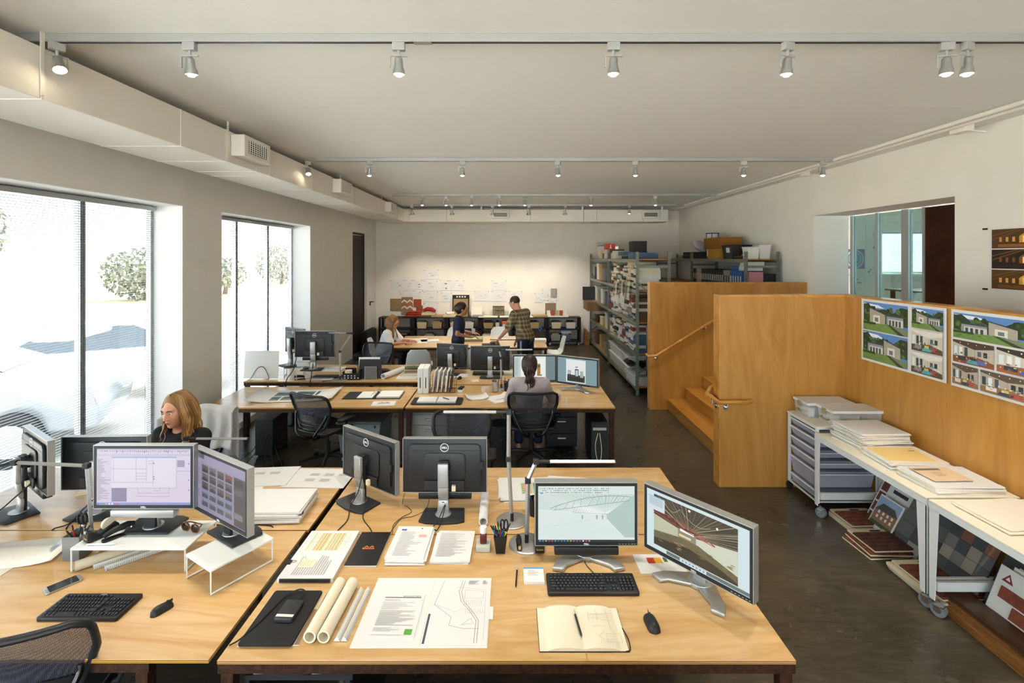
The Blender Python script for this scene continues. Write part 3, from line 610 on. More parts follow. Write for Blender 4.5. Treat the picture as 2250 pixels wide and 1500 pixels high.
dup(ch_a, (-2.32, 7.95, 0), PI-0.2, 'black mesh task chair by the far window, behind the desk lamp')
dup(ch_a, (-2.04, 2.14, 0), 0.30, 'black mesh task chair at bottom left corner, back frame cropped by the picture')
dup(ch_a, (-0.30, 1.62, 0), 0.6, 'task chair pushed under the nearest desk, only an arm pad showing')
dup(ch_a, (0.36, 1.72, 0), 0.1, 'task chair tucked below the sketchbook, two arm pads showing')

def shell_chair(label, loc, rz, group='white moulded shell chairs with wooden legs'):
    t = thing('shell_chair', label, 'chair', loc, rz, group)
    prof = [(0.22, 0.385), (0.19, 0.41), (0.08, 0.40), (-0.05, 0.385), (-0.15, 0.395), (-0.21, 0.47), (-0.235, 0.58), (-0.255, 0.68), (-0.27, 0.745)]
    wid = [0.20, 0.225, 0.235, 0.235, 0.225, 0.215, 0.205, 0.185, 0.13]
    def f(u, v):
        k = v*(len(prof)-1); i = min(int(k), len(prof)-2); a = k-i; a = a*a*(3-2*a)
        y = prof[i][0]*(1-a)+prof[i+1][0]*a; z = prof[i][1]*(1-a)+prof[i+1][1]*a; w = wid[i]*(1-a)+wid[i+1]*a
        s = 2*u-1; e = abs(s)**3; seat = max(0, 1-v*1.6); bk = max(0, min(1, (v-0.35)*2.5))
        return (s*w, y+e*0.07*bk*(1-0.5*v), z+e*0.05*seat+e*0.05*max(0, 0.6-abs(v-0.45)*1.6))
    sh = part('shell', MB().grid(f, 15, 33), 'shell_white', t, smooth=70); sh.modifiers.new('s', 'SOLIDIFY').thickness = 0.009
    for sx in (-1, 1):
        for sy in (-1, 1): part('leg', MB().cyl((sx*0.10, sy*0.09-0.01, 0.375), (sx*0.21, sy*0.20-0.01, 0.0), 0.016, 0.010, 10), 'wood_leg', t, smooth=40)
    for a, b in (((-0.19, -0.18), (0.12, 0.1)), ((0.19, -0.18), (-0.12, 0.1)), ((-0.19, 0.17), (0.12, -0.11)), ((0.19, 0.17), (-0.12, -0.11))):
        part('wire_brace', MB().cyl((a[0]*0.85, a[1]*0.85, 0.14), (b[0], b[1], 0.35), 0.004, n=6), 'black_satin', t)
    part('mount', MB().b2(-0.11, 0.11, -0.11, 0.09, 0.365, 0.378), 'black_satin', t)
    return t
sc0 = shell_chair('white shell chair with its back to the camera at the meeting table', (-1.62, 8.42, 0), 0.15)
for l, p, r in (('white shell chair under the reading girl', (-2.52, 9.36, 0), -1.5), ('white shell chair behind the walking woman, far side of meeting table', (-1.25, 10.62, 0), PI), ('white shell chair centred on the far side of the meeting table', (-0.27, 10.62, 0), PI+0.05),
                ('white shell chair side-on at the right end of the meeting table', (0.80, 9.55, 0), PI/2+0.05), ('white shell chair half hidden behind the angled monitor', (-0.62, 8.5, 0), 0.1), ('white shell chair beside the plaid-shirted man', (-0.16, 8.52, 0), -0.1)):
    dup(sc0, p, r, l)
# the meeting room's chairs and table
dup(sc0, (5.95, 7.35, 1.041), 0.4, 'white shell chair nearest the glass left panel, in the meeting room', 'meeting room chairs')
dup(sc0, (5.75, 6.05, 1.041), 1.2, 'white shell chair behind the middle glass post, in the meeting room', 'meeting room chairs')
dup(sc0, (5.45, 5.55, 1.041), 0.2, 'white shell chair in front of the copper panel, in the meeting room', 'meeting room chairs')
mt = thing('meeting_room_table', 'pale table behind the glass wall', 'table', (6.9, 7.1, 1.041))
part('tabletop', MB().b2(-0.5, 0.5, -1.2, 1.2, 0.70, 0.73), 'maple', mt)
for sx in (-1, 1):
    for sy in (-1, 1): part('leg', MB().box((sx*0.44, sy*1.1, 0.35), (0.05, 0.05, 0.70)), 'rust_steel', mt)

# ---------------------------------------------------------------- monitors
def scr(items, w, h): return items
def monitor(label, loc, rz, zb, w=0.556, h=0.355, style='P', screen=None, base_at=(0, 0.10), base_z=0.0, soundbar=None, group='office monitors', base_rz=0.0, cable=False):
    """local: screen looks to -Y; loc is on the surface below the panel; zb height of the panel's lower edge above it"""
    t = thing('monitor', label, 'monitor', loc, rz, group); zc = zb+h/2
    back = 'charcoal'
    hs = MB().prism(rrect(w-0.008, h-0.008, 0.008, 3), -0.016, 0.012); hs.prism(rrect(w*0.86, h*0.80, 0.03, 3), 0.012, 0.030); hs.prism(rrect(w*0.5, h*0.5, 0.03, 3), 0.030, 0.040)
    hs.xf(Matrix.Rotation(PI/2, 4, 'X')); hs.xf(Matrix.Scale(-1, 4, (0, 1, 0)))
    part('housing', hs, 'monitor_back', t, (0, 0, zc), bev=0.004, smooth=50)
    for n_, b in (('rim', (-w/2, w/2, h/2-0.004, h/2)), ('rim', (-w/2, w/2, -h/2, -h/2+0.004)), ('rim', (-w/2, -w/2+0.004, -h/2+0.004, h/2-0.004)), ('rim', (w/2-0.004, w/2, -h/2+0.004, h/2-0.004))):
        part(n_, MB().b2(b[0], b[1], -0.022, 0.016 if style == 'P' else 0.03, b[2], b[3]), 'silver_light', t, (0, 0, zc), bev=0.001)
    bz = 0.018
    bezel = MB().b2(-w/2+0.004, w/2-0.004, -0.0225, -0.017, h/2-bz, h/2-0.004).b2(-w/2+0.004, w/2-0.004, -0.0225, -0.017, -h/2+0.004, -h/2+bz+0.004).b2(-w/2+0.004, -w/2+bz, -0.0225, -0.017, -h/2+bz, h/2-bz).b2(w/2-bz, w/2-0.004, -0.0225, -0.017, -h/2+bz, h/2-bz)
    bo = part('bezel', bezel, 'black_satin', t, (0, 0, zc))
    sw, sh = w-2*bz, h-2*bz-0.004
    if screen:
        prints(screen(sw, sh), t, (0, -0.0185, zc+0.002), (PI/2, 0, 0), 'screen', 'screen', 0.00002)
        lettering('DELL', 0.013, bo, (0, -0.0228, -h/2+0.011), (PI/2, 0, 0), 'white_ink', bold=0.0004)
    else: part('screen', MB().b2(-sw/2, sw/2, -0.0185, -0.017, -sh/2, sh/2), 'screen_black', t, (0, 0, zc+0.002))
    bx, by = base_at
    if style == 'P':
        lg = part('logo', MB().tube([(0.026*math.cos(a), 0, 0.026*math.sin(a)) for a in np.linspace(0, 2*PI, 25)[:-1]], 0.0022, 6, closed=True), 'white_ink', t, (0, 0.0312, zc+h/2-0.055), smooth=60)
        lettering('DELL', 0.0165, lg, (0, 0.001, 0), (PI/2, 0, PI), 'white_ink', bold=0.0006)
        part('vent_strip', MB().b2(-w*0.42, w*0.42, 0.0302, 0.0312, h*0.5-0.075, h*0.5-0.072), 'black_satin', t, (0, 0, zc))
        part('port_panel', MB().b2(-w*0.24, w*0.24, 0.040, 0.052, -h*0.42, -h*0.24), 'black_satin', t, (0, 0, zc), bev=0.006)
        part('side_port', MB().b2(-w*0.46, -w*0.40, 0.012, 0.034, -0.02, 0.03), 'black_satin', t, (0, 0, zc), bev=0.004)
        part('plug', MB().b2(-0.078, -0.052, 0.052, 0.075, -h*0.40, -h*0.30), 'cream', t, (0, 0, zc), bev=0.003)
        part('pivot', MB().cyl((0, 0.038, 0), (0, by-0.012, 0), 0.042, 0.036, 16).b2(-0.032, 0.032, 0.05, by, -0.02, 0.045), 'black_satin', t, (bx, 0, zc), smooth=40)
        zt = zc+0.045
        col = MB().tube([(0, by+0.012, zt), (0, by+0.010, base_z+(zt-base_z)*0.6), (0, by-0.008, base_z+0.09), (0, by-0.004, base_z+0.014)], [0.0355, 0.0355, 0.033, 0.040], 4, up=(0, 1, 0), flat=0.42)
        col = MB()
        for (y0, z0, a), (y1, z1, b) in zip([(by+0.008, zt, 0.034), (by+0.006, base_z+(zt-base_z)*0.55, 0.034), (by-0.012, base_z+0.10, 0.032)], [(by+0.006, base_z+(zt-base_z)*0.55, 0.034), (by-0.012, base_z+0.10, 0.032), (by-0.004, base_z+0.012, 0.040)]):
            col._add([(-a, y0-0.012, z0), (a, y0-0.012, z0), (a, y0+0.014, z0), (-a, y0+0.014, z0), (-b, y1-0.012, z1), (b, y1-0.012, z1), (b, y1+0.014, z1), (-b, y1+0.014, z1)], [(0, 1, 2, 3), (4, 7, 6, 5), (0, 4, 5, 1), (1, 5, 6, 2), (2, 6, 7, 3), (3, 7, 4, 0)])
        ns = part('neck', col, 'silver_light', t, (bx, 0, 0), bev=0.005, smooth=45)
        part('neck_rear', MB().b2(-0.033, 0.033, by-0.034, by-0.014, base_z+0.013, zt+0.004), 'black_satin', t, (bx, 0, 0), bev=0.004)
        part('cable_hole', MB().cyl((0, by+0.001, base_z+0.075), (0, by+0.0035, base_z+0.075), 0.014, n=16), 'black_gloss', ns)
        part('base_ring', MB().lathe([(0.0001, 0), (0.052, 0), (0.050, 0.006), (0.0001, 0.006)], 24, (0, by, base_z+0.010)), 'silver_light', t, (bx, 0, 0), smooth=40)
        bp = [(-0.13, -0.075), (0.13, -0.075), (0.145, 0.085), (0.10, 0.105), (0, 0.115), (-0.10, 0.105), (-0.145, 0.085)]
        part('base', MB().prism(bp, 0, 0.012), 'charcoal', t, (bx, by, base_z), (0, 0, base_rz), bev=0.004, smooth=40)
    else:
        part('pivot', MB().b2(-0.045, 0.045, 0.03, 0.07, -0.06, 0.06), 'charcoal', t, (0, 0, zc))
        part('neck', MB().b2(-0.036, 0.036, by-0.02, by+0.018, 0.02, zc+0.05), 'silver_light', t, (bx, 0, 0), bev=0.006, smooth=40)
        part('hub', MB().cyl((0, by, 0), (0, by, 0.026), 0.062, n=28), 'silver', t, (bx, 0, 0), smooth=40, bev=0.003)
        for s in (-1, 1):
            q = [(s*0.03, by+0.06), (s*0.165, by-0.075), (s*0.195, by-0.14), (s*0.135, by-0.155), (s*0.115, by-0.115), (-s*0.005, by-0.045)]
            part('foot', MB().prism(q, 0.001, 0.022), 'silver', t, (bx, 0, 0), bev=0.006, smooth=45)
        for k in range(5): part('button', MB().b2(-0.004, 0.004, -0.0235, -0.0225, -0.0015, 0.0015), 'silver', t, (w/2-0.10+0.017*k, 0, zc-h/2+0.012))
        prints([((-0.004, -0.002, 0.004, 0.002), '90d040')], t, (w/2-0.018, -0.0226, zc-h/2+0.012), (PI/2, 0, 0), 'screen', 'power_light')
    if soundbar:
        part('soundbar', MB().b2(-0.175, 0.175, -0.035, 0.015, -0.042, 0), soundbar, t, (0, 0, zb-0.002), bev=0.006, smooth=40)
    return t
M('monitor_back', '212427', 0.42, noise=(500, '1b1e21'))
# --- what the screens show
def scr_model(w, h):
    x = lambda a: (a-0.5)*w; y = lambda b: (0.5-b)*h
    I = [((x(0), y(1), x(1), y(0)), 'dfece8'), ((x(0), y(0.012), x(1), y(0)), '3a4038'), ((x(0), y(0.15), x(1), y(0.012)), 'dceae4')]
    r = random.Random(3)
    for row in range(3):
        for k in range(44):
            if r.random() < 0.75:
                cx, cy = 0.012+k*0.0165, 0.045+row*0.034; I.append(((x(cx), y(cy+0.016), x(cx+0.009), y(cy)), r.choice(['506070', 'b0584a', '7a8a90', '4a6aa0', '9aa8a0', '303840'])))
    I.append(((x(0.02), y(0.145), x(0.05), y(0.128)), '3aa0e8'))
    I.append(([(x(0.71), y(0.50)), (x(1), y(0.15)), (x(1), y(0.92)), (x(0.895), y(0.92)), (x(0.71), y(0.585))], 'b4cdc6'))
    I.append(([(x(0), y(0.15)), (x(1), y(0.15)), (x(0.71), y(0.50)), (x(0.62), y(0.505)), (x(0), y(0.42))], 'c4d8d2'))
    vx, vy = 0.70, 0.52
    for k in range(34):
        a = -0.45+k*0.045
        if a < 0: sx, sy = 0.0, 0.15+(-a)*0.62
        else: sx, sy = a, 0.15
        if sx > 1: break
        I.append((line2(x(sx), y(sy), x(vx+(sx-vx)*0.07), y(vy+(sy-vy)*0.07), 0.0022), 'f4faf7'))
    pts = [(0.13+0.83*t, 0.43-0.265*math.sin(PI*min(1, t*0.62+0.02))**0.8*0.95) for t in np.linspace(0, 1, 14)]
    for (a, b), (c, d) in zip(pts[:-1], pts[1:]): I.append((line2(x(a), y(b), x(c), y(d), 0.0022), '5f7a74'))
    bot = [(0.16, 0.43), (0.95, 0.26)]
    I.append((line2(x(0.16), y(0.43), x(0.95), y(0.265), 0.0024), '7f9892'))
    for k in range(9):
        a = 0.18+0.085*k; i = min(len(pts)-2, int((a-0.13)/0.83*13)); I.append((line2(x(a), y(0.43-(a-0.16)*0.21), x(pts[i+1][0]), y(pts[i+1][1]), 0.0015), '6f8882'))
    for k in range(14): I.append((line2(x(0.36+k*0.025), y(0.48), x(0.38+k*0.025), y(0.40+0.003*k), 0.0011), '7d938e'))
    I.append((line2(x(0.36), y(0.475), x(0.72), y(0.50), 0.0014), '6a827c'))
    for k in (0.45, 0.60, 0.66): I.append(([(x(k), y(0.59)), (x(k), y(0.52)), (x(k+0.015), y(0.52)), (x(k+0.015), y(0.59))], '9eb6b0'))
    I.append((line2(x(0), y(0.76), x(0.55), y(0.60), 0.001), 'b6cac4')); I.append((line2(x(0.71), y(0.60), x(0.895), y(0.925), 0.0016), 'ffffff'))
    I.append(((x(0), y(0.955), x(1), y(0.92)), 'e4efec')); I.append(((x(0), y(1), x(1), y(0.958)), '24303a'))
    for k in range(17): I.append(((x(0.01+k*0.032), y(0.99), x(0.026+k*0.032), y(0.966)), r.choice(['3a90c8', 'd05040', 'e0e0e0', '50b0a0', '6a5ac0', 'e8a040'])))
    return I
def scr_photo(w, h):
    x = lambda a: (a-0.5)*w; y = lambda b: (0.5-b)*h
    I = [((x(0), y(1), x(1), y(0)), 'd4e8ea'), ((x(0.08), y(0.92), x(0.9), y(0.06)), '2c2a24')]
    r = random.Random(5)
    I.append(((x(0.08), y(0.55), x(0.9), y(0.06)), '3b342a'))
    vx, vy = 0.45, 0.47
    for k in range(22):
        sx = 0.02+k*0.05; I.append((line2(x(min(0.9, max(0.08, sx))), y(0.065 if 0.08 < sx < 0.9 else 0.065+abs(sx-0.5)*0.2), x(vx+(sx-vx)*0.12), y(vy-0.05), 0.0036), r.choice(['8a8064', '6a6048', 'a59a78', '57503c'])))
    for k in range(7): I.append((line2(x(0.9), y(0.16+0.045*k), x(0.52), y(0.455+0.004*k), 0.003), r.choice(['8f856a', '6f6650', 'a89e80'])))
    I.append(([(x(0.08), y(0.40)), (x(0.36), y(0.47)), (x(0.36), y(0.60)), (x(0.08), y(0.70))], 'c2c4a8'))
    I.append(([(x(0.34), y(0.46)), (x(0.52), y(0.46)), (x(0.52), y(0.60)), (x(0.34), y(0.60))], '8f8f74')); I.append(((x(0.36), y(0.49), x(0.50), y(0.45)), 'ffffff')); I.append(((x(0.35), y(0.575), x(0.47), y(0.54)), 'f0d8b0'))
    I.append(([(x(0.52), y(0.50)), (x(0.9), y(0.40)), (x(0.9), y(0.80)), (x(0.52), y(0.60))], 'd4d8c4'))
    I.append(([(x(0.08), y(0.68)), (x(0.36), y(0.60)), (x(0.54), y(0.60)), (x(0.9), y(0.78)), (x(0.9), y(0.92)), (x(0.08), y(0.92))], '6f6648'))
    I.append(([(x(0.08), y(0.80)), (x(0.45), y(0.72)), (x(0.7), y(0.78)), (x(0.9), y(0.88)), (x(0.9), y(0.92)), (x(0.08), y(0.92))], '3a3322'))
    for k in range(26): a, b = r.uniform(0.1, 0.85), r.uniform(0.64, 0.82); I.append(([(x(a), y(b)), (x(a+0.03), y(b-0.004)), (x(a+0.06), y(b+0.006)), (x(a+0.02), y(b+0.012))], r.choice(['8c8258', '4c4530', 'a89a70'])))
    top = [(0.08+0.62*t, 0.32-0.05*math.sin(PI*t)+0.16*t) for t in np.linspace(0, 1, 9)]; low = [(0.08+0.62*t, 0.36+0.02*math.sin(PI*t)+0.13*t) for t in np.linspace(0, 1, 9)]
    for L in (top, low):
        for (a, b), (c, d) in zip(L[:-1], L[1:]): I.append((line2(x(a), y(b), x(c), y(d), 0.004), 'b0483a'))
    for i in range(8): I.append((line2(x(top[i][0]), y(top[i][1]), x(low[i+1][0]), y(low[i+1][1]), 0.0025), 'a84a3a')); I.append((line2(x(low[i][0]), y(low[i][1]), x(top[i][0]), y(top[i][1]), 0.0025), 'a84a3a'))
    cab = [(0.2+0.16*t, 0.14+0.10*math.sin(PI*t)) for t in np.linspace(0, 1, 8)]+[(0.36+0.3*t, 0.14+0.13*math.sin(PI*t*0.9)+0.05*t) for t in np.linspace(0, 1, 8)]
    for (a, b), (c, d) in zip(cab[:-1], cab[1:]): I.append((line2(x(a), y(b), x(c), y(d), 0.0016), 'd8d890'))
    for a, b in ((0.455, 0.10), (0.72, 0.19)): I.append((circ2(x(a), y(b), 0.006), 'ffffd0'))
    I.append(((x(0.02), y(0.33), x(0.20), y(0.10)), 'd8e4ea')); I += [((x(0.03), y(0.14+0.022*k), x(0.18), y(0.128+0.022*k)), 'a8b8c4') for k in range(6)]
    I.append(((x(0.02), y(0.115), x(0.20), y(0.098)), '8ac4ec')); I.append(((x(0.22), y(0.985), x(1), y(0.93)), '6a7676')); I.append(((x(0.36), y(0.985), x(0.62), y(0.935)), 'dcecf0'))
    for k in range(7): I.append(((x(0.38+k*0.034), y(0.975), x(0.40+k*0.034), y(0.95)), '5a8ab8' if k == 3 else '8a98a4'))
    return I
def scr_plan(w, h):
    x = lambda a: (a-0.5)*w; y = lambda b: (0.5-b)*h; r = random.Random(8)
    I = [((x(0), y(1), x(1), y(0)), 'dcd2e4'), ((x(0), y(0.022), x(1), y(0)), '9c9cc4'), ((x(0), y(0.10), x(1), y(0.022)), 'd8d0e2'), ((x(0), y(0.14), x(1), y(0.10)), 'cbc4dc')]
    for k in range(46): cx = 0.02+0.021*k; I.append(((x(cx), y(0.05+r.uniform(0, 0.03)), x(cx+0.009), y(0.035)), r.choice(['8f88a4', 'a8a0b8', '6a6480'])))
    I.append(((x(0), y(0.95), x(0.155), y(0.155)), 'd6cde0')); I += [((x(0.01), y(0.20+0.0215*k), x(0.01+r.uniform(0.03, 0.13)), y(0.189+0.0215*k)), 'a49cb6') for k in range(34)]
    I.append(((x(0.005), y(0.565), x(0.155), y(0.555)), '8a98cc'))
    I.append(((x(0.16), y(0.70), x(0.85), y(0.155)), 'e4dcea')); I.append(((x(0.16), y(0.17), x(0.85), y(0.145)), 'a8b4dc')); I.append(((x(0.16), y(0.94), x(0.32), y(0.70)), '8e86a6'))
    L = [(0.18, 0.165, 0.18, 0.6), (0.42, 0.165, 0.42, 0.6), (0.53, 0.165, 0.53, 0.6), (0.16, 0.36, 0.53, 0.36), (0.16, 0.60, 0.6, 0.60), (0.42, 0.44, 0.53, 0.44), (0.42, 0.49, 0.53, 0.49), (0.42, 0.54, 0.53, 0.54), (0.6, 0.22, 0.6, 0.67), (0.545, 0.22, 0.6, 0.22), (0.545, 0.27, 0.6, 0.27), (0.44, 0.71, 0.44, 0.79), (0.44, 0.79, 0.77, 0.79), (0.77, 0.70, 0.77, 0.79), (0.42, 0.85, 0.78, 0.85), (0.62, 0.70, 0.62, 0.75), (0.62, 0.75, 0.67, 0.75), (0.67, 0.75, 0.67, 0.70), (0.85, 0.155, 0.85, 0.70), (0.16, 0.70, 0.85, 0.70), (0.85, 0.40, 1, 0.40)]
    I += [(line2(x(a), y(b), x(c), y(d), 0.0014), '84809c') for a, b, c, d in L]
    I.append(((x(0.86), y(0.33), x(0.935), y(0.21)), 'a8a2bc')); I += [(line2(x(0.86+0.015*k), y(0.21), x(0.86+0.015*k), y(0.33), 0.001), '5a5474') for k in range(6)]
    for a, b in ((0.60, 0.26), (0.60, 0.50), (0.60, 0.54), (0.97, 0.27), (0.97, 0.56), (0.97, 0.74)): I.append((circ2(x(a+0.01), y(b), 0.004, 10), '8c84b4'))
    I.append(((x(0), y(1), x(1), y(0.955)), '8f9cd8')); I += [((x(0.01+0.03*k), y(0.992), x(0.024+0.03*k), y(0.965)), r.choice(['e06040', '60b060', 'e0c040', 'ffffff', '4060c0'])) for k in range(8)]
    return I
def scr_thumbs(w, h):
    x = lambda a: (a-0.5)*w; y = lambda b: (0.5-b)*h; r = random.Random(9)
    I = [((x(0), y(1), x(1), y(0)), '8f88a0'), ((x(0), y(0.16), x(1), y(0)), '9b94ae'), ((x(0), y(0.09), x(0.2), y(0)), '5a566c'), ((x(0), y(0.95), x(0.14), y(0.16)), '958ea8')]
    I += [((x(0.02), y(0.22+0.024*k), x(0.02+r.uniform(0.04, 0.1)), y(0.21+0.024*k)), '6f687e') for k in range(26)]
    for j in range(5):
        for i in range(4):
            a, b = 0.16+0.155*i, 0.19+0.15*j; c = ['5f5a58', '6a6260', '544f50', '6c6464'][(i+j) % 4]
            if i == 3 and j == 0: c = '7a4a38'
            I.append(((x(a), y(b+0.125), x(a+0.125), y(b)), c)); I.append(([(x(a), y(b+0.125)), (x(a+0.125), y(b+0.125)), (x(a+0.125), y(b+0.08)), (x(a+0.05), y(b+0.055)), (x(a), y(b+0.09))], '3f3c40' if j < 3 else '4a5064'))
            if j >= 3: I.append(((x(a), y(b+0.04), x(a+0.125), y(b)), '7a88a4'))
    I.append(((x(0.79), y(0.98), x(0.99), y(0.17)), '4e4a4c')); I += [((x(0.80), y(b+0.1), x(0.95), y(b)), c) for b, c in ((0.2, '3a383a'), (0.36, '5f5c60'), (0.76, '7d7c84'))]
    return I
def scr_elev(w, h):
    x = lambda a: (a-0.5)*w; y = lambda b: (0.5-b)*h
    return [((x(0), y(1), x(1), y(0)), 'dfe8e2'), ((x(0.77), y(1), x(1), y(0)), '6f8488'), ((x(0), y(1), x(0.16), y(0)), 'c8d4d0'), ((x(0.16), y(0.94), x(0.76), y(0.06)), 'eef2ea'), ((x(0.56), y(0.75), x(0.64), y(0.30)), 'b07838'), ((x(0.575), y(0.45), x(0.625), y(0.36)), '40484a'), ((x(0.56), y(0.80), x(0.68), y(0.74)), '7a8a5a'), ((x(0), y(1), x(1), y(0.965)), '2a3a44')]+[((x(0.01), y(0.1+0.03*k), x(0.1), y(0.085+0.03*k)), '9aaab0') for k in range(24)]
def scr_room(w, h):
    x = lambda a: (a-0.5)*w; y = lambda b: (0.5-b)*h
    I = [((x(0), y(1), x(1), y(0)), '7f9ca2'), ((x(0.22), y(0.96), x(0.72), y(0.05)), 'e6ebe8'), ((x(0.25), y(0.93), x(0.70), y(0.66)), '3a3c3c'), ((x(0.45), y(0.72), x(0.54), y(0.42)), '2c3034'), ((x(0.465), y(0.70), x(0.525), y(0.46)), 'b8d0dc'), ((x(0.27), y(0.66), x(0.34), y(0.50)), '5a6062'), ((x(0.28), y(0.64), x(0.33), y(0.52)), 'c4ccc8'), ((x(0.58), y(0.74), x(0.66), y(0.48)), 'a8b4ac')]
    I += [((x(0.25+0.06*k), y(0.9), x(0.285+0.06*k), y(0.76)), '181a1a') for k in range(7)]; I += [(circ2(x(0.47+0.02*k), y(0.33+0.03*(k % 2)), 0.006), '30343a') for k in range(3)]
    return I
def rz2(p, q): return math.atan2(q[1]-p[1], q[0]-p[0])
GF = 'monitors on the near desks'
monitor('black-bezelled monitor showing a line model of roof trusses', (0.407, 2.665, TH), 0.0, 0.084, 0.564, 0.347, 'V', scr_model, (0, 0.035), soundbar='black_satin', group=GF)
monitor('angled black monitor showing a photo of a gutted hall with red truss', (0.925, 2.43, TH), math.radians(-50), 0.082, 0.585, 0.35, 'V', scr_photo, (0.0, 0.045), group=GF)
monitor('angled monitor back with curved silver neck on the desk facing the nearest', (-0.985, 3.345, TH), math.radians(180-36), 0.095, 0.57, 0.352, 'P', None, (0.0, 0.085), group=GF)
monitor('square-on monitor back with speaker brackets, behind the black pad', (-0.443, 3.20, TH), PI, 0.112, 0.556, 0.358, 'P', None, (0, 0.085), soundbar='black_plastic', group=GF)
RZ = TH+0.127
monitor('monitor on the white riser showing a purple-tinted floor plan', (-2.035, 2.69, RZ+0.003), 0.0, 0.143, 0.556, 0.352, 'P', scr_plan, (0.0, 0.055), soundbar='silver_light', group=GF)
monitor('angled monitor on a small white riser showing photo thumbnails', (-1.575, 2.63, RZ+0.003), math.radians(-32), 0.10, 0.56, 0.352, 'P', scr_thumbs, (0.0, 0.055), group=GF)
monitor('sunlit angled monitor back at the far left beside the blinds', (-3.16, 3.22, TH), math.radians(180-33), 0.145, 0.54, 0.352, 'P', None, (0.0, 0.09), soundbar='black_plastic', group=GF)
monitor('broad monitor back partly hidden by the floor-plan screen', (-2.70, 3.215, TH), math.radians(182), 0.125, 0.556, 0.352, 'P', None, (0, 0.075), group=GF)
GM = 'monitors on the middle desks'
monitor('lit monitor behind the ponytailed head, showing a drawing', (0.29, 6.2, TH), 0.0, 0.065, 0.56, 0.352, 'V', scr_elev, (0, 0.04), group=GM)
monitor('lit angled monitor right of the ponytailed woman, showing a grey interior', (0.82, 6.05, TH), math.radians(-30), 0.065, 0.56, 0.352, 'V', scr_room, (0.0, 0.04), group=GM)
monitor('angled monitor back behind the white binders', (-0.86, 6.97, TH), math.radians(180-14), 0.08, 0.47, 0.34, 'P', None, (0, 0.085), group=GM)
monitor('square monitor back beside the thin desk lamp, behind the pen cups', (-0.305, 6.80, TH), PI, 0.075, 0.556, 0.345, 'P', None, (0, 0.085), group=GM)
monitor('angled monitor back nearest the far window', (-3.09, 6.88, RZ), math.radians(180-33), 0.175, 0.43, 0.36, 'P', None, (0, 0.085), base_z=0.012, group=GM)
monitor('square monitor back on the far window desk with speaker bar', (-2.71, 6.66, RZ), PI, 0.165, 0.556, 0.36, 'P', None, (0, 0.08), base_z=0.012, soundbar='black_plastic', group=GM)

# ---------------------------------------------------------------- desk lamps with flat LED bars
def desk_lamp(label, base, pts, tip, br=0.105, group='slim silver desk lamps'):
    b = Vector(base); t = thing('desk_lamp', label, 'lamp', b, 0, group)
    part('base', MB().lathe([(0.0001, 0), (br, 0), (br, 0.008), (br-0.006, 0.012), (0.0001, 0.012)], 40), 'silver', t, smooth=40)
    P = [Vector(p)-b for p in pts]; part('stem_socket', MB().cyl((P[0].x, P[0].y, 0.012), (P[0].x, P[0].y, 0.06), 0.011, n=10), 'black_satin', t)
    for i, (p, q) in enumerate(zip(P[:-1], P[1:])):
        part('arm', MB().tube([p, q], 0.0125, 4, up=(0, 0.2, 1) if abs((q-p).normalized().z) < 0.9 else (0, 1, 0), flat=0.8), 'silver_light', t)
        part('joint', MB().box(q, (0.034, 0.03, 0.03)), 'black_satin', t, bev=0.004)
    e = Vector(tip)-b; d = (e-P[-1]).normalized(); st_ = P[-1]+d*0.08
    part('head_neck', MB().tube([P[-1], st_], 0.011, 6, flat=0.7), 'black_satin', t)
    h = part('head', MB().tube([st_, e], 0.0165, 4, up=(0, 0, 1), flat=0.6), 'silver_light', t)
    part('end_cap', MB().tube([e, e+d*0.006], 0.017, 4, up=(0, 0, 1), flat=0.6), 'black_satin', h)
    return t
desk_lamp('desk lamp standing by the pen cup, arm bent towards the right', (0.087, 2.80, TH), [(0.085, 2.80, TH), (0.092, 2.80, 1.01), (0.14, 2.80, 1.12)], (0.594, 2.80, 1.12))
desk_lamp('tall desk lamp between the white tube and drawings, head to the left', (0.0, 3.045, TH), [(0.0, 3.03, TH), (-0.022, 3.045, 1.033), (-0.02, 3.045, 1.328)], (-0.43, 3.045, 1.328), 0.10)
desk_lamp('desk lamp half under the large white riser, arms folded left', (-2.53, 2.79, TH), [(-2.42, 2.79, TH), (-2.455, 2.79, 1.10), (-2.83, 2.75, 1.135)], (-3.1, 2.60, 1.10))
desk_lamp('desk lamp behind the floor-plan screen, head pointing at the jacket chair', (-2.34, 3.6, TH), [(-2.44, 3.6, TH), (-2.55, 3.6, 0.80), (-2.44, 3.62, 0.945)], (-1.98, 3.62, 0.945))
desk_lamp('desk lamp between the pen cups on the ponytailed woman\'s desk', (-0.145, 6.13, TH), [(-0.135, 6.13, TH), (-0.14, 6.13, 1.03), (-0.16, 6.13, 1.13)], (0.255, 6.13, 1.135), 0.10)
desk_lamp('desk lamp on the rear desk, raised in front of the plaid shirt', (0.13, 7.0, TH), [(0.13, 7.0, TH), (0.13, 7.0, 0.94), (0.13, 7.0, 1.11)], (-0.31, 7.0, 1.115))
desk_lamp('bent desk lamp over the pen basket near the far window', (-2.33, 6.55, TH), [(-2.33, 6.55, TH), (-2.33, 6.55, 1.03), (-2.17, 6.55, 1.275)], (-2.50, 6.60, 1.275))
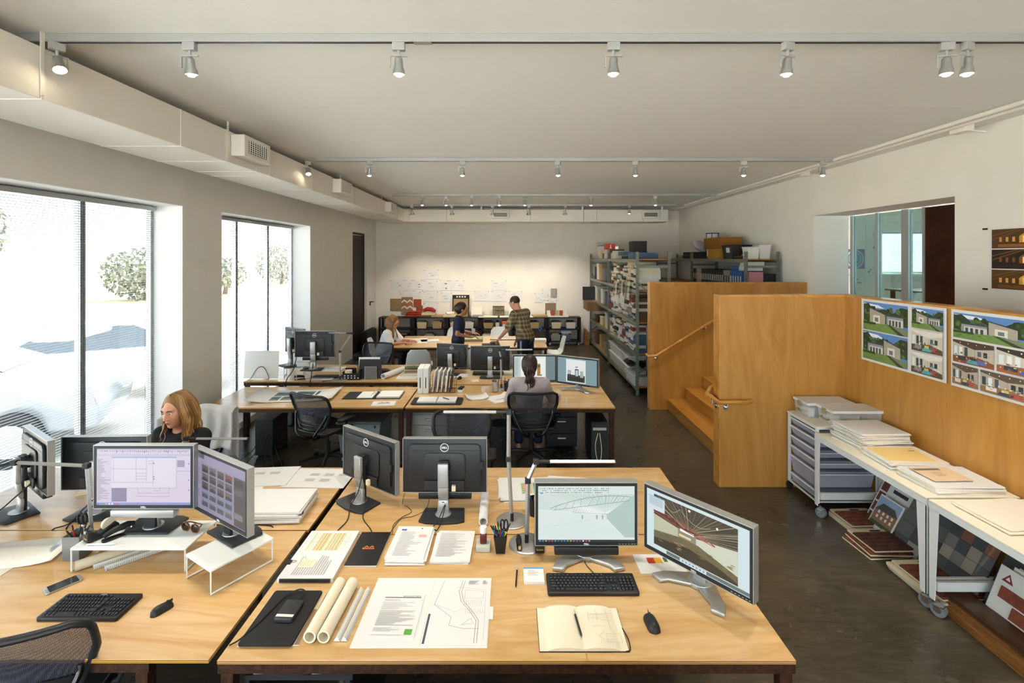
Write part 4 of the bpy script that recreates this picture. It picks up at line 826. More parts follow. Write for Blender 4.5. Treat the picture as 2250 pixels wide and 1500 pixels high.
# ================================================================ THINGS ON THE DESKS
E = 0.0006
def sheet(name, label, cat, c, w, d, rz, items=None, th=0.002, mat='paper', group=None, side='page_edge', curl=0.0):
    """paper lying flat; c = centre on the surface"""
    t = thing(name, label, cat, (c[0], c[1], c[2]+E), rz, group)
    if curl:
        m = MB().grid(lambda u, v: ((u-0.5)*w, (v-0.5)*d, th+curl*max(0, (abs(2*u-1)-0.4))**2*2.5), 13, 3); o = part('leaf', m, mat, t, smooth=80); o.modifiers.new('s', 'SOLIDIFY').thickness = 0.001
    else:
        m = MB().b2(-w/2, w/2, -d/2, d/2, 0, th); m.m = [1, 0, 1, 1, 1, 1]; part('leaf', m, [mat, side if th > 0.006 else mat], t)
    if items: prints(items, t, (0, 0, th))
    return t
def stack(name, label, cat, c, w, d, rz, n, th, mats=('paper',), jit=0.008, seed=1, group=None, items=None, rot=0.03):
    """pile of loose folders: each folder is a leaf of its own"""
    r = random.Random(seed); t = thing(name, label, cat, (c[0], c[1], c[2]+E), rz, group); z = 0.0
    for i in range(n):
        h = th*r.uniform(0.7, 1.3); m = MB().b2(-w/2, w/2, -d/2, d/2, 0, h); m.m = [1, 0, 1, 1, 1, 1]
        k = mats[i % len(mats)]
        o = part('folder', m, [k, 'page_edge_cream' if 'warm' in k or 'cream' in k else 'page_edge'], t, (r.uniform(-jit, jit), r.uniform(-jit, jit), z), (0, 0, r.uniform(-rot, rot))); z += h+0.0003
    if items: prints(items, t, (0, 0, z))
    return t
def cyl_tube(name, label, p, q, r, wall=0.006, mat='paper_cream', group=None, cap='card'):
    p, q = Vector(p), Vector(q); t = thing(name, label, 'paper roll', (p+q)/2, 0, group); a, b = p-(p+q)/2, q-(p+q)/2
    part('roll', MB().cyl(a, b, r, n=24, caps=False).cyl(a, b, r-wall, n=24, caps=False), mat, t, smooth=60)
    d = (b-a).normalized(); u = d.orthogonal().normalized(); w = d.cross(u)
    for k, e in enumerate((a, b)):
        n = 24; vs = [e+(u*math.cos(2*PI*i/n)+w*math.sin(2*PI*i/n))*rr for rr in (r, r-wall) for i in range(n)]
        part('rim', MB()._add(vs, [(i, (i+1) % n, n+(i+1) % n, n+i) for i in range(n)]), mat, t)
    return t
def keyboard(label, c, rz, w, d, numpad=True, mat='black_plastic', key='black_satin', word=None, th=0.018, rake=0.05, small=False):
    t = thing('keyboard', label, 'keyboard', (c[0], c[1], c[2]+E), rz, 'keyboards on the desks'); 
    part('body', MB().prism(rrect(w, d, 0.012, 4), 0, th), mat, t, bev=0.004, smooth=40)
    if small: 
        part('keys', MB().b2(-w/2+0.01, w/2-0.01, -d/2+0.012, d/2-0.014, th, th+0.003), key, t); return t
    p = (w-0.03)/(22.3 if numpad else 15.2); kh = (d-0.045)/5.2
    me = {}; lg = []
    def k_(x, y, u, hgt=1.0):
        u = round(u, 2)
        if (u, hgt) not in me: me[(u, hgt)] = MB().frust((0, 0, 0), (p*u-0.0022, kh*hgt-0.0022), (p*u-0.0058, kh*hgt-0.006), 0.007).mesh('key', key)
        obj('key', me[(u, hgt)], t, (x, y, th-0.0005)); lg.append(((x-p*0.18, y-0.0005, x+p*0.02, y+0.0022), '8f9296'))
    x0 = -w/2+0.015; yt = d/2-0.032
    rows = [[1]*13+[2], [1.5]+[1]*12+[1.5], [1.75]+[1]*11+[2.25], [2.25]+[1]*10+[2.75], [1.25]*3+[6.25]+[1.25]*4]
    for j, row in enumerate(rows):
        x = x0
        for u in row: k_(x+p*u/2, yt-kh*(j+0.8), u); x += p*u
    for i in range(13):
        k_(x0+p*(0.5+i*1.15), yt+0.004, 1.0, 0.7)
    if numpad:
        for j in range(2):
            for i in range(3): k_(x0+p*(15.6+i), yt-kh*(j+0.8), 1)
        k_(x0+p*16.6, yt-kh*3.8, 1)
        for i in range(3): k_(x0+p*(15.6+i), yt-kh*4.8, 1)
        for j in range(5):
            for i in range(4): k_(x0+p*(19+i*0.98), yt-kh*(j+0.8), 1)
    prints(lg, t, (0, 0, th+0.0065), name='key_legends', step=0.0)
    if word: lettering(word, 0.009, t, (0, d/2-0.010, th+0.0003), (0, 0, 0), 'white_ink')
    return t
def mouse(label, c, rz, ln=0.105, wd=0.058):
    t = thing('mouse', label, 'mouse', (c[0], c[1], c[2]+E), rz, 'computer mice')
    def f(u, v):
        a = 2*PI*u; y = -ln/2+ln*v; e_ = max(0.0, 1-abs(2*v-1)**3.2); w = wd/2*e_**0.42*(1-0.10*math.sin(PI*v)); hgt = 0.036*e_**0.5*(1.08-0.28*v)
        return (w*math.cos(a), y, max(0.0, hgt*math.sin(a)) if math.sin(a) > 0 else 0.0)
    part('body', MB().grid(f, 25, 15), 'black_plastic', t, smooth=70)
    part('wheel', MB().cyl((-0.004, ln*0.25, 0.0275), (0.004, ln*0.25, 0.0275), 0.008, n=14), 'charcoal', t, smooth=40)
    part('button_split', MB().b2(-0.0007, 0.0007, ln*0.12, ln*0.46, 0.020, 0.0325), 'black_gloss', t)
    return t
def pen(label, p, q, col, r=0.0045, name='pen', cap=None, group=None):
    p, q = Vector(p), Vector(q); t = thing(name, label, name, p, 0, group); d = q-p; u = d.normalized()
    part('barrel', MB().cyl((0, 0, 0), d*0.82, r, n=8).cyl(-u*0.012, (0, 0, 0), r*0.25, r, 8), M('ink_'+col, col, 0.35), t, smooth=50)
    part('cap', MB().cyl(d*0.82, d, r*1.05, r*0.8, 8).box(d*0.8+u.orthogonal()*r*1.2, (0.002, 0.002, 0.002)), M('ink_'+(cap or '202226'), cap or '202226', 0.35), t, smooth=50)
    return t
def pen_cup(label, c, top, bot, h, n, seed, mat='black_plastic', cols=None, round_=False, plabel='', holder='pen cup', group='pens', ln=(0.13, 0.165)):
    t = thing('pen_cup', label, holder, c, 0)
    w = 0.003
    if round_: part('cup', MB().lathe([(0.0001, 0), (bot/2, 0), (top/2, h), (top/2-w, h), (bot/2-w, 0.004), (0.0001, 0.004)], 24), mat, t, smooth=40)
    else:
        m = MB(); a, b = bot/2, top/2
        for q in range(4):
            R = Matrix.Rotation(q*PI/2, 3, 'Z'); m._add([R @ Vector(v) for v in ((-a, -a, 0), (a, -a, 0), (b, -b, h), (-b, -b, h), (-a+w, -a+w, 0), (a-w, -a+w, 0), (b-w, -b+w, h), (-b+w, -b+w, h))], [(0, 1, 2, 3), (5, 4, 7, 6), (3, 2, 6, 7)])
        m.b2(-a, a, -a, a, 0, 0.003); part('cup', m, mat, t)
    r = random.Random(seed); cols = cols or ['d8e020', '2060c0', 'c02a20', '208a50', '202226', 'e08020', '202226', '1a70c8', 'b82820']
    names = {'d8e020': 'yellow-green', '2060c0': 'blue', 'c02a20': 'red', '208a50': 'green', '202226': 'black', 'e08020': 'orange', '1a70c8': 'bright blue', 'b82820': 'dark red', 'c89a50': 'bare wood', 'e8c820': 'yellow', 'd8d8d8': 'silver', 'e06a10': 'deep orange'}
    for i in range(n):
        col = cols[i % len(cols)]; a = 2*PI*i/n+r.uniform(-0.3, 0.3); q = bot*0.30; e = top*0.40; L = r.uniform(*ln)
        p = Vector((c[0]+q*math.cos(a+2.5), c[1]+q*math.sin(a+2.5), c[2]+0.016)); d = Vector((c[0]+e*math.cos(a), c[1]+e*math.sin(a), c[2]+h))-p
        pen('%s pen in the %s' % (names[col] if cols[:i].count(col) == 0 else ('%s %s' % (('second', 'third', 'fourth')[cols[:i].count(col)-1], names[col])), plabel), p, p+d.normalized()*L, col, group=group)
    return t
def plug_cable(label, pts, r=0.0025, mat='rubber', name='cable', group='cables on the desks', cat='cable'):
    return solo(name, MB().tube(smooth_path(pts, 6), r, 6), mat, label, cat, group=group, smooth=60)
def stapler(label, c, rz, s=1.0, rise=0.18):
    t = thing('stapler', label, 'stapler', (c[0], c[1], c[2]+E), rz, 'staplers')
    part('base', MB().prism(rrect(0.14*s, 0.034*s, 0.012*s), 0, 0.008*s), 'black_satin', t, smooth=40)
    part('magazine', MB().box((-0.005*s, 0, 0.022*s), (0.125*s, 0.014*s, 0.012*s), (0, -rise*0.4, 0)), 'chrome', t)
    part('arm', MB().tube([(0.062*s, 0, 0.026*s), (0.02*s, 0, 0.040*s), (-0.04*s, 0, 0.047*s), (-0.068*s, 0, 0.040*s)], [0.013*s, 0.019*s, 0.018*s, 0.012*s], 10, flat=0.8), 'black_plastic', t, smooth=60)
    part('nose', MB().b2(-0.072*s, -0.055*s, -0.009*s, 0.009*s, 0.008*s, 0.034*s), 'chrome', t)
    return t
def tape_dispenser(label, c, rz, word=True):
    t = thing('tape_dispenser', label, 'tape dispenser', (c[0], c[1], c[2]+E), rz)
    prof = [(-0.075, 0), (0.07, 0), (0.07, 0.045), (0.055, 0.062), (0.03, 0.05), (-0.02, 0.03), (-0.055, 0.055), (-0.075, 0.055)]
    part('body', MB().prism(prof, -0.026, 0.026).xf(Matrix.Rotation(PI/2, 4, 'X')), 'black_plastic', t, bev=0.004, smooth=40)
    part('tape_roll', MB().lathe([(0.014, -0.009), (0.032, -0.009), (0.032, 0.009), (0.014, 0.009)], 22).xf(Matrix.Rotation(PI/2, 4, 'X')), 'paper_cream', t, (0.028, 0, 0.055), smooth=40)
    part('cutter', MB().b2(-0.078, -0.072, -0.011, 0.011, 0.05, 0.062), 'chrome', t)
    if word: lettering('Scotch', 0.014, t, (-0.0755, 0, 0.022), (PI/2, 0, -PI/2), 'gold_ink')
    return t
D1 = TH
# --- nearest desk
c = Vector((-1.058, 2.685, D1)); r = random.Random(4)
it = [((-0.10, 0.02, 0.11, 0.19), 'dcd5bf')]
for k in range(12): it.append(((-0.095+0.017*k, 0.02, -0.083+0.017*k, 0.19), r.choice(['cdb98c', 'e6dcc0', 'd8d8dc', 'c8b074', 'e2e0d8'])))
for k in (0, 5, 8, 10): it.append(((-0.10+0.0175*k, 0.02, -0.097+0.0175*k, 0.19), '86b26a'))
it.append(((-0.10, 0.10, 0.11, 0.103), 'b8b0a0'))
for k in range(14): it.append(((-0.085+0.0125*k, -0.19, -0.079+0.0125*k, -0.19+r.uniform(0.10, 0.17)), 'a8a8aa'))
it += [((-0.075, -0.13, 0.005, -0.055), 'f3efbe')]+[((-0.07+0.016*k, -0.12, -0.067+0.016*k, -0.07), 'd88a4a') for k in range(4)]
t = sheet('spiral_bound_report', 'spiral-bound report with striped schedule and yellow sticky note', 'report', c, 0.285, 0.43, 0.0, it, 0.022)
part('binding_coil', MB().b2(-0.13, 0.13, -0.222, -0.213, 0.004, 0.020), 'black_satin', t)
part('binder_clip', MB().box((-0.138, -0.09, 0.022), (0.022, 0.03, 0.014)).tube([(-0.13, -0.1, 0.03), (-0.10, -0.095, 0.031), (-0.10, -0.085, 0.031), (-0.13, -0.08, 0.03)], 0.0012, 5), 'black_satin', t)
t = thing('notepad', 'black stapled notepad with a small orange logo', 'notepad', (-0.814, 2.748, D1+E))
m = MB().b2(-0.085, 0.085, -0.155, 0.155, 0, 0.009); part('page_block', m, 'page_edge', t)
part('cover', MB().b2(-0.087, 0.087, -0.156, 0.157, 0.009, 0.0115), 'black_cover', t) if 'black_cover' in MATS else part('cover', MB().b2(-0.087, 0.087, -0.156, 0.157, 0.009, 0.0115), M('black_cover', '1c1a1c', 0.35), t)
lettering('RHODIA', 0.018, t, (0.0, -0.008, 0.0117), (0, 0, 0), 'orange_ink', bold=0.0006)
prints([([(-0.03, 0.004), (-0.016, 0.02), (0.0, 0.004)], 'ee7a22'), ([(0.0, 0.004), (0.016, 0.02), (0.03, 0.004)], 'ee7a22'), ([(-0.022, 0.004), (-0.016, 0.011), (-0.008, 0.004)], '1c1a1c'), ([(0.008, 0.004), (0.016, 0.011), (0.023, 0.004)], '1c1a1c')], t, (0, 0, 0.0115))
for x in (-0.055, 0, 0.055): part('staple', MB().b2(x-0.006, x+0.006, 0.143, 0.1445, 0.0115, 0.0122), 'chrome', t)
it = [((-0.085, 0.115, -0.055, 0.13), '3a5ab0')]+textlines(-0.08, -0.13, 0.06, 0.105, 18, 'b4b4b8')+[((0.005, 0.02, 0.09, 0.10), 'dcdcd8'), ((0.03, 0.045, 0.075, 0.075), 'e8a8a4')]
stack('document_pile', 'thick pile of clipped reports with a pale site map, beside black notepad', 'paper stack', (-0.575, 2.765, D1), 0.212, 0.31, -0.02, 7, 0.0045, ('paper',), 0.008, 3, None, it, 0.05)
stack('document_pile', 'neat pile of text pages left of the rubber stamp', 'paper stack', (-0.335, 2.76, D1), 0.214, 0.28, -0.01, 5, 0.004, ('paper',), 0.005, 4, None, textlines(-0.085, -0.11, 0.08, 0.12, 24, 'b0b0b2'), 0.03)
t = thing('rubber_stamp', 'dark red and white hand stamp on a pale grey block', 'stamp', (-0.163, 2.762, D1+E))
part('ink_block', MB().b2(-0.04, 0.04, -0.042, 0.042, 0, 0.034), M('stone_grey', 'b9bcb0', 0.6), t, bev=0.004)
part('handle', MB().b2(-0.019, 0.019, -0.02, 0.02, 0.034, 0.09), M('maroon', '5a1712', 0.3), t, bev=0.006, smooth=40)
part('cap', MB().cyl((0, 0, 0.09), (0, 0, 0.125), 0.02, n=18), 'paper', t, smooth=40, bev=0.003)
pen_cup('black square pen cup crammed with coloured pens', (-0.065, 2.735, D1+E), 0.075, 0.05, 0.10, 13, 2, plabel='black cup on the nearest desk', ln=(0.12, 0.155), cols=['202226', 'd8e020', '2060c0', 'c02a20', '208a50', '202226', 'e08020', '1a70c8', 'b82820', '202226', '2060c0', '208a50', 'd8e020'])
t = thing('scissors', 'black-handled scissors in the pen cup on the nearest desk', 'scissors', (-0.045, 2.745, D1+0.06))
part('blades', MB().box((0, 0, 0.0), (0.012, 0.003, 0.10)), 'chrome', t)
for s in (-1, 1): part('handle', MB().tube([(s*0.010+0.011*math.cos(a), 0, 0.085+0.028*math.sin(a)) for a in np.linspace(0, 2*PI, 15)[:-1]], 0.0045, 6, closed=True), 'black_plastic', t, smooth=60)
stapler('black stapler lying on the round lamp base', (0.040, 2.775, D1+0.0125), PI/2+0.05, 0.85)
tape_dispenser('black tape dispenser on the lamp base behind the truss monitor', (0.155, 2.765, D1+0.0125), PI/2)
t = sheet('note_block', 'small white note block with a blue glued edge', 'notepad', (0.113, 2.512, D1), 0.105, 0.115, 0.0, [((-0.0525, 0.045, 0.0525, 0.0575), '4aa0d0')]+textlines(-0.03, -0.01, 0.04, 0.035, 4, 'e4a8a0'), 0.014)
pen('black ballpoint beside the white note block', (0.020, 2.44, D1+0.006), (0.028, 2.585, D1+0.006), '202226', cap='c0c0c4')
keyboard('wired black keyboard in front of the truss monitor', (0.402, 2.445, D1), 0.0, 0.452, 0.152, True)
plug_cable('black cable from keyboard to the truss monitor', [(0.43, 2.52, D1+0.012), (0.42, 2.56, D1+0.004), (0.40, 2.61, D1+0.004), (0.395, 2.66, D1+0.004)], 0.0022)
mouse('black and grey mouse right of the sketchbook', (0.632, 2.185, D1), 0.08, 0.115, 0.064)
# open sketchbook
t = thing('sketchbook', 'open cream sketchbook with pencil truss drawings', 'notebook', (0.305, 2.16, D1+E), 0.0)
part('cover', MB().b2(-0.190, 0.190, -0.1265, 0.1265, 0, 0.003), 'black_cover', t)
for s in (-1, 1):
    m = MB().grid(lambda u, v: (s*0.188*u, -0.125+0.25*v, 0.004+0.014*math.sin(PI*min(1, u*1.2+0.05))**0.5*(1 if u < 0.8 else 1-(u-0.8)*2.2)), 17, 2)
    n0 = 34; m._add([(s*0.188*u, yy, 0.003) for u in np.linspace(0, 1, 17) for yy in (-0.125,)]+[m.v[i] for i in range(17)], [(i, i+1, 17+i+1, 17+i) for i in range(16)])
    part('page', m, 'paper_cream', t, smooth=60)
sk = []; r = random.Random(6)
for a, b, c_, d in ((0.02, 0.07, 0.13, 0.075), (0.02, 0.05, 0.12, 0.03), (0.02, 0.03, 0.02, 0.09), (0.06, 0.10, 0.06, 0.03), (0.13, 0.105, 0.135, -0.03), (0.105, 0.105, 0.11, -0.03), (0.03, 0.0, 0.09, 0.0), (0.08, -0.03, 0.05, -0.06), (0.05, -0.06, 0.07, -0.075), (0.085, -0.09, 0.145, -0.095), (0.145, -0.095, 0.145, -0.045), (0.085, -0.045, 0.145, -0.045), (0.085, -0.09, 0.085, -0.045)): sk.append((line2(a, b, c_, d, 0.0012), 'a8a49a'))
for k in range(7): sk.append((line2(0.055+0.008*k, -0.10, 0.06+0.008*k, -0.075, 0.001), 'b0aca2'))
for k in range(10): sk.append((line2(0.025+0.01*k, 0.045, 0.035+0.01*k, 0.075, 0.0009), 'c0a8a0'))
prints(sk, t, (0.022, -0.005, 0.0190))
part('elastic', MB().tube(smooth_path([(0.188, 0.0, 0.004), (0.2, -0.06, 0.003), (0.195, -0.115, 0.003), (0.175, -0.127, 0.003)], 5), 0.0025, 6), 'black_satin', t)
part('ribbon', MB().b2(0.004, 0.008, -0.165, -0.124, 0.0004, 0.0012), 'card', t)
pen('clear gel pen lying in the sketchbook fold', (0.300, 2.10, D1+0.024), (0.287, 2.24, D1+0.026), '2a2c30', 0.0052, cap='b8bcbc')
# open folder with letter and site plan
t = sheet('presentation_folder', 'open white folder holding a letter and a site plan', 'folder', (-0.398, 2.277, D1), 0.585, 0.448, 0.0, None, 0.003)
part('crease', MB().b2(-0.002, 0.002, -0.224, 0.224, 0.003, 0.0045), 'paper_warm', t); part('tab', MB().b2(0.29, 0.31, -0.06, 0.02, 0, 0.002), 'paper', t)
lt = part('letter', MB().b2(-0.106, 0.106, -0.138, 0.138, 0, 0.003), 'paper', t, (-0.135, -0.035, 0.0032), (0, 0, -0.015))
prints([((-0.085, 0.108, 0.09, 0.113), '2c3a40')]+textlines(-0.085, 0.085, 0.03, 0.1, 2, 'b0b0b0')+textlines(-0.085, 0.03, 0.07, 0.08, 6, 'b8b8b8')+textlines(-0.085, -0.07, 0.09, 0.025, 14, 'a8a8a8')+textlines(-0.085, -0.105, 0.05, -0.08, 3, 'b8b8b8')+[((0.058, -0.122, 0.092, -0.09), '58a03a'), ((-0.085, -0.125, 0.05, -0.122), 'c0c0c0')], lt, (0, 0, 0.003))
lettering('BUILDING IDEAS', 0.0115, lt, (0.045, 0.119, 0.0032), (0, 0, 0), 'dark_ink')
pl = part('site_plan', MB().b2(-0.14, 0.14, -0.212, 0.212, 0, 0.0012), 'paper', t, (0.148, 0.0, 0.0032))
it = [((-0.138, -0.205, -0.128, -0.03), '404a5a')]
def poly(pts, w, c): return [(line2(*p, *q, w), c) for p, q in zip(pts[:-1], pts[1:])]
it += poly([(-0.095, 0.2), (-0.12, 0.03), (-0.03, -0.05), (-0.035, -0.10), (0.03, -0.12), (0.10, -0.12)], 0.0014, '5a5a5e')
for o in (0, 0.012): it += poly([(0.0+o, 0.2), (-0.012+o, 0.12), (0.005+o, 0.05), (0.05+o, -0.01), (0.085+o, -0.07), (0.085+o, -0.2)], 0.0016, '4a4a4e')
for k in range(9): it += poly([(0.02+0.01*k, 0.06), (0.025+0.01*k, 0.02)], 0.001, '909094'); it += poly([(0.03+0.01*k, 0.0), (0.035+0.01*k, -0.03)], 0.001, '909094')
it += poly([(-0.02, 0.15), (0.12, 0.13), (0.125, -0.18)], 0.001, '9a9a9e')+poly([(0.02, 0.07), (0.11, 0.07), (0.11, 0.12), (0.02, 0.13), (0.02, 0.07)], 0.001, '77777b')+poly([(0.02, -0.1), (0.06, -0.06), (0.075, -0.09), (0.02, -0.1)], 0.001, '66666a')+textlines(0.03, 0.17, 0.09, 0.2, 5, 'a8a8a8')+textlines(0.1, 0.17, 0.13, 0.2, 5, 'b4b4b4')
it += poly([(-0.12, 0.03), (-0.02, -0.02), (0.03, 0.0)], 0.0009, '8a8a8e')
prints(it, pl, (0, 0, 0.0012))
# black sleeve on a magazine, with the drive
t = sheet('magazine', 'glossy magazine showing under the black laptop sleeve', 'magazine', (-1.045, 2.225, D1), 0.262, 0.32, 0.02, [((-0.13, -0.16, -0.11, 0.16), '6a7078'), ((0.11, -0.16, 0.13, 0.05), '8a6a4a'), ((0.11, 0.05, 0.13, 0.16), 'c8b890'), ((-0.13, -0.06, -0.11, 0.0), 'b0a890')], 0.004)
solo('laptop_sleeve', MB().prism(rrect(0.235, 0.335, 0.012), 0, 0.012), M('sleeve_black', '1b1a1b', 0.85), 'black fabric laptop sleeve lying at the left of the nearest desk', 'sleeve', (-1.052, 2.222, D1+0.0055), 0.0, bev=0.003, smooth=40)
t = thing('power_bank', 'black pocket drive with a white label strip on the sleeve', 'hard drive', (-1.03, 2.235, D1+0.0182), -0.05)
part('case', MB().prism(rrect(0.085, 0.125, 0.01), 0, 0.018), 'charcoal', t, bev=0.003, smooth=40); prints([((-0.04, -0.048, 0.04, -0.032), 'd8d4d0')], t, (0, 0, 0.018))
plug_cable('thick black cable from the pocket drive to the desk edge', [(-1.02, 2.305, D1+0.028), (-1.01, 2.36, D1+0.03), (-1.05, 2.375, D1+0.03), (-1.10, 2.32, D1+0.024), (-1.13, 2.2, D1+0.022), (-1.17, 2.09, D1+0.016), (-1.205, 2.06, D1+0.008)], 0.0032)
cyl_tube('drawing_tube', 'left of two cream drawing tubes on the nearest desk', (-0.872, 2.08, D1+0.028), (-0.862, 2.43, D1+0.028), 0.027)
cyl_tube('drawing_tube', 'second cream drawing tube, touching the scale rulers', (-0.812, 2.08, D1+0.028), (-0.800, 2.43, D1+0.028), 0.027)
def scale_ruler(label, c, rz, ln=0.32):
    t = thing('scale_ruler', label, 'ruler', (c[0], c[1], c[2]+0.002), rz, 'triangular scale rulers')
    part('bar', MB().prism([(-0.014, 0), (0.014, 0), (0.003, 0.018), (-0.003, 0.018)], -ln/2, ln/2).xf(Matrix.Rotation(-PI/2, 4, 'X')).xf(Matrix.Scale(-1, 4, (0, 0, 1))), 'paper_warm', t) if False else part('bar', MB()._add([(-0.014, -ln/2, 0), (0.014, -ln/2, 0), (0, -ln/2, 0.02), (-0.014, ln/2, 0), (0.014, ln/2, 0), (0, ln/2, 0.02)], [(0, 1, 2), (5, 4, 3), (0, 3, 4, 1), (1, 4, 5, 2), (2, 5, 3, 0)]), 'white_plastic', t)
    part('ticks', MB()._add([p for k in range(40) for p in ((0.0135, -ln/2+0.008*k, 0.0012), (0.0075, -ln/2+0.008*k, 0.0097), (0.0075, -ln/2+0.008*k+0.0015, 0.0097), (0.0135, -ln/2+0.008*k+0.0015, 0.0012))], [(4*k, 4*k+1, 4*k+2, 4*k+3) for k in range(40)]), 'dark_ink', t, (0.0006, 0, 0.0006))
    return t
scale_ruler('white triangular scale ruler next to the cream tubes', (-0.755, 2.25, D1), -0.02); scale_ruler('outer white triangular scale ruler beside the folder', (-0.722, 2.25, D1), -0.03)
# --- desk facing it
cyl_tube('drawing_tube', 'white rolled drawing standing in light by the monitor back', (-0.178, 2.985, D1+0.03), (-0.185, 3.32, D1+0.03), 0.029, 0.008, 'paper')
it = [((-0.07, -0.09, 0.12, 0.08), 'a9cfae'), ((-0.055, -0.075, 0.0, 0.07), 'd89a76'), ((0.02, -0.075, 0.05, 0.07), '7a8078'), ((0.06, -0.06, 0.10, 0.06), 'cf8a66')]+[((-0.065+0.0*k, -0.08+0.03*k, -0.055, -0.065+0.03*k), '5a9a60') for k in range(5)]
stack('drawing_pile', 'loose pile of drawings with a green and brown site plan', 'paper stack', (0.135, 3.46, D1), 0.44, 0.32, 0.04, 5, 0.003, ('paper',), 0.02, 8, None, it, 0.06)
stack('drawing_pile', 'white drawing sheets lying behind the truss monitor', 'paper stack', (0.40, 3.50, D1), 0.30, 0.28, -0.1, 3, 0.002, ('paper',), 0.02, 9, None, textlines(-0.1, 0.05, 0.1, 0.12, 5, 'c8c8c8'), 0.06)
pen_cup('black pen cup between lamp and truss monitor', (0.145, 3.12, D1+E), 0.08, 0.06, 0.11, 5, 5, plabel='cup behind the truss monitor', cols=['c89a50', 'e08020', '1a70c8', '202226', 'c89a50'], round_=True, ln=(0.15, 0.19))
sheet('brochure', 'white brochure with a red and yellow picture under the gutted-hall monitor', 'brochure', (0.80, 2.62, D1), 0.25, 0.16, 0.02, [((-0.06, 0.0, 0.02, 0.05), 'c83a28'), ((-0.02, 0.0, 0.02, 0.05), 'e8b030'), ((0.03, 0.01, 0.05, 0.05), '3a6a40')], 0.004)
sheet('brochure', 'upright-cut white sheets in the gap between the two lit monitors', 'paper', (0.70, 2.99, D1), 0.09, 0.22, 0.1, textlines(-0.03, -0.08, 0.03, 0.08, 8, 'a8b8d0'), 0.004)
for l, pts in (('cable looping left of the angled monitor neck', [(-1.0, 3.24, 0.86), (-1.02, 3.2, 0.75), (-1.06, 3.17, 0.67), (-1.04, 3.05, TH+0.004), (-1.06, 2.915, TH+0.004), (-1.06, 2.902, 0.6)]),
               ('cable from the angled monitor neck to the desk gap', [(-0.99, 3.25, 0.72), (-0.97, 3.2, TH+0.02), (-0.95, 3.08, TH+0.004), (-0.87, 2.96, TH+0.004), (-0.84, 2.905, TH+0.002), (-0.84, 2.902, 0.6)]),
               ('thin cable snaking between the two monitor backs', [(-0.72, 3.3, TH+0.1), (-0.74, 3.26, TH+0.004), (-0.70, 3.22, TH+0.004), (-0.655, 3.15, TH+0.004), (-0.70, 3.09, TH+0.004), (-0.735, 3.0, TH+0.004), (-0.72, 2.905, TH+0.002)]),
               ('thin cable curving from the speaker bracket', [(-0.54, 3.2, TH+0.11), (-0.56, 3.16, TH+0.02), (-0.63, 3.10, TH+0.004), (-0.70, 3.07, TH+0.004), (-0.725, 2.98, TH+0.004), (-0.735, 2.905, TH+0.002)]),
               ('left cable leaving the square monitor neck', [(-0.43, 3.09, 0.72), (-0.46, 3.0, TH+0.03), (-0.50, 2.93, TH+0.012), (-0.54, 2.90, TH+0.035)]),
               ('right cable leaving the square monitor neck', [(-0.425, 3.09, 0.72), (-0.44, 3.0, TH+0.02), (-0.455, 2.93, TH+0.01), (-0.465, 2.90, TH+0.03)])):
    plug_cable(l, pts, 0.0032 if 'thin' not in l else 0.0018)
# --- desk at bottom left
def riser(label, c, w, d, h, rz):
    t = thing('monitor_riser', label, 'riser', c, rz, 'white monitor risers')
    part('shelf', MB().prism(rrect(w, d, 0.008), h-0.010, h), 'white_metal', t, bev=0.002)
    for s in (-1, 1): part('leg_loop', MB().tube([(s*(w/2-0.006), -d/2+0.006, h-0.01), (s*(w/2-0.006), -d/2+0.006, 0.006), (s*(w/2-0.006), d/2-0.006, 0.006), (s*(w/2-0.006), d/2-0.006, h-0.01)], 0.0045, 6), 'white_metal', t)
    return t
riser('large white monitor riser under the floor-plan screen', (-2.027, 2.685, D1), 0.613, 0.275, 0.127, 0.0)
riser('small angled white riser under the thumbnail screen', (-1.497, 2.573, D1), 0.25, 0.33, 0.127, math.radians(-32))
keyboard('cordless black keyboard beside the phone', (-1.988, 2.285, D1), 0.0, 0.372, 0.165, True, word='logitech')
mouse('black cordless mouse right of the cordless keyboard', (-1.645, 2.272, D1), -0.5, 0.10, 0.05)
t = thing('smartphone', 'dark-screened silver smartphone on the left desk', 'phone', (-2.275, 2.45, D1+E), -0.62)
part('case', MB().prism(rrect(0.072, 0.145, 0.012), 0, 0.008), 'silver', t, bev=0.002, smooth=40); part('screen', MB().b2(-0.034, 0.034, -0.056, 0.056, 0.008, 0.0086), 'black_gloss', t); part('home_button', MB().b2(-0.008, 0.008, -0.067, -0.061, 0.008, 0.0087), 'silver_light', t)
m = MB(); pen_cup('square wire-mesh holder full of pens beside the tape dispenser', (-2.415, 2.69, D1+E), 0.095, 0.09, 0.13, 8, 7, mat='holder_mesh', plabel='mesh holder', cols=['208a50', '202226', 'd8d8d8', '202226', 'c02a20', 'e8c820', '202226', '208a50'], ln=(0.15, 0.185))
t = thing('scissors', 'black scissors standing in the mesh holder', 'scissors', (-2.40, 2.70, D1+0.12))
part('blades', MB().box((0, 0, 0), (0.012, 0.003, 0.1)), 'chrome', t)
for s in (-1, 1): part('handle', MB().tube([(s*0.012+0.013*math.cos(a), 0, 0.085+0.03*math.sin(a)) for a in np.linspace(0, 2*PI, 15)[:-1]], 0.006, 6, closed=True), 'black_plastic', t, smooth=60)
tape_dispenser('black tape dispenser on the corner of the large riser', (-2.255, 2.66, RZ+0.001), PI/2-0.5)
stapler('black and chrome stapler on the large riser', (-2.165, 2.66, RZ+0.001), PI/2+2.55, 1.05)
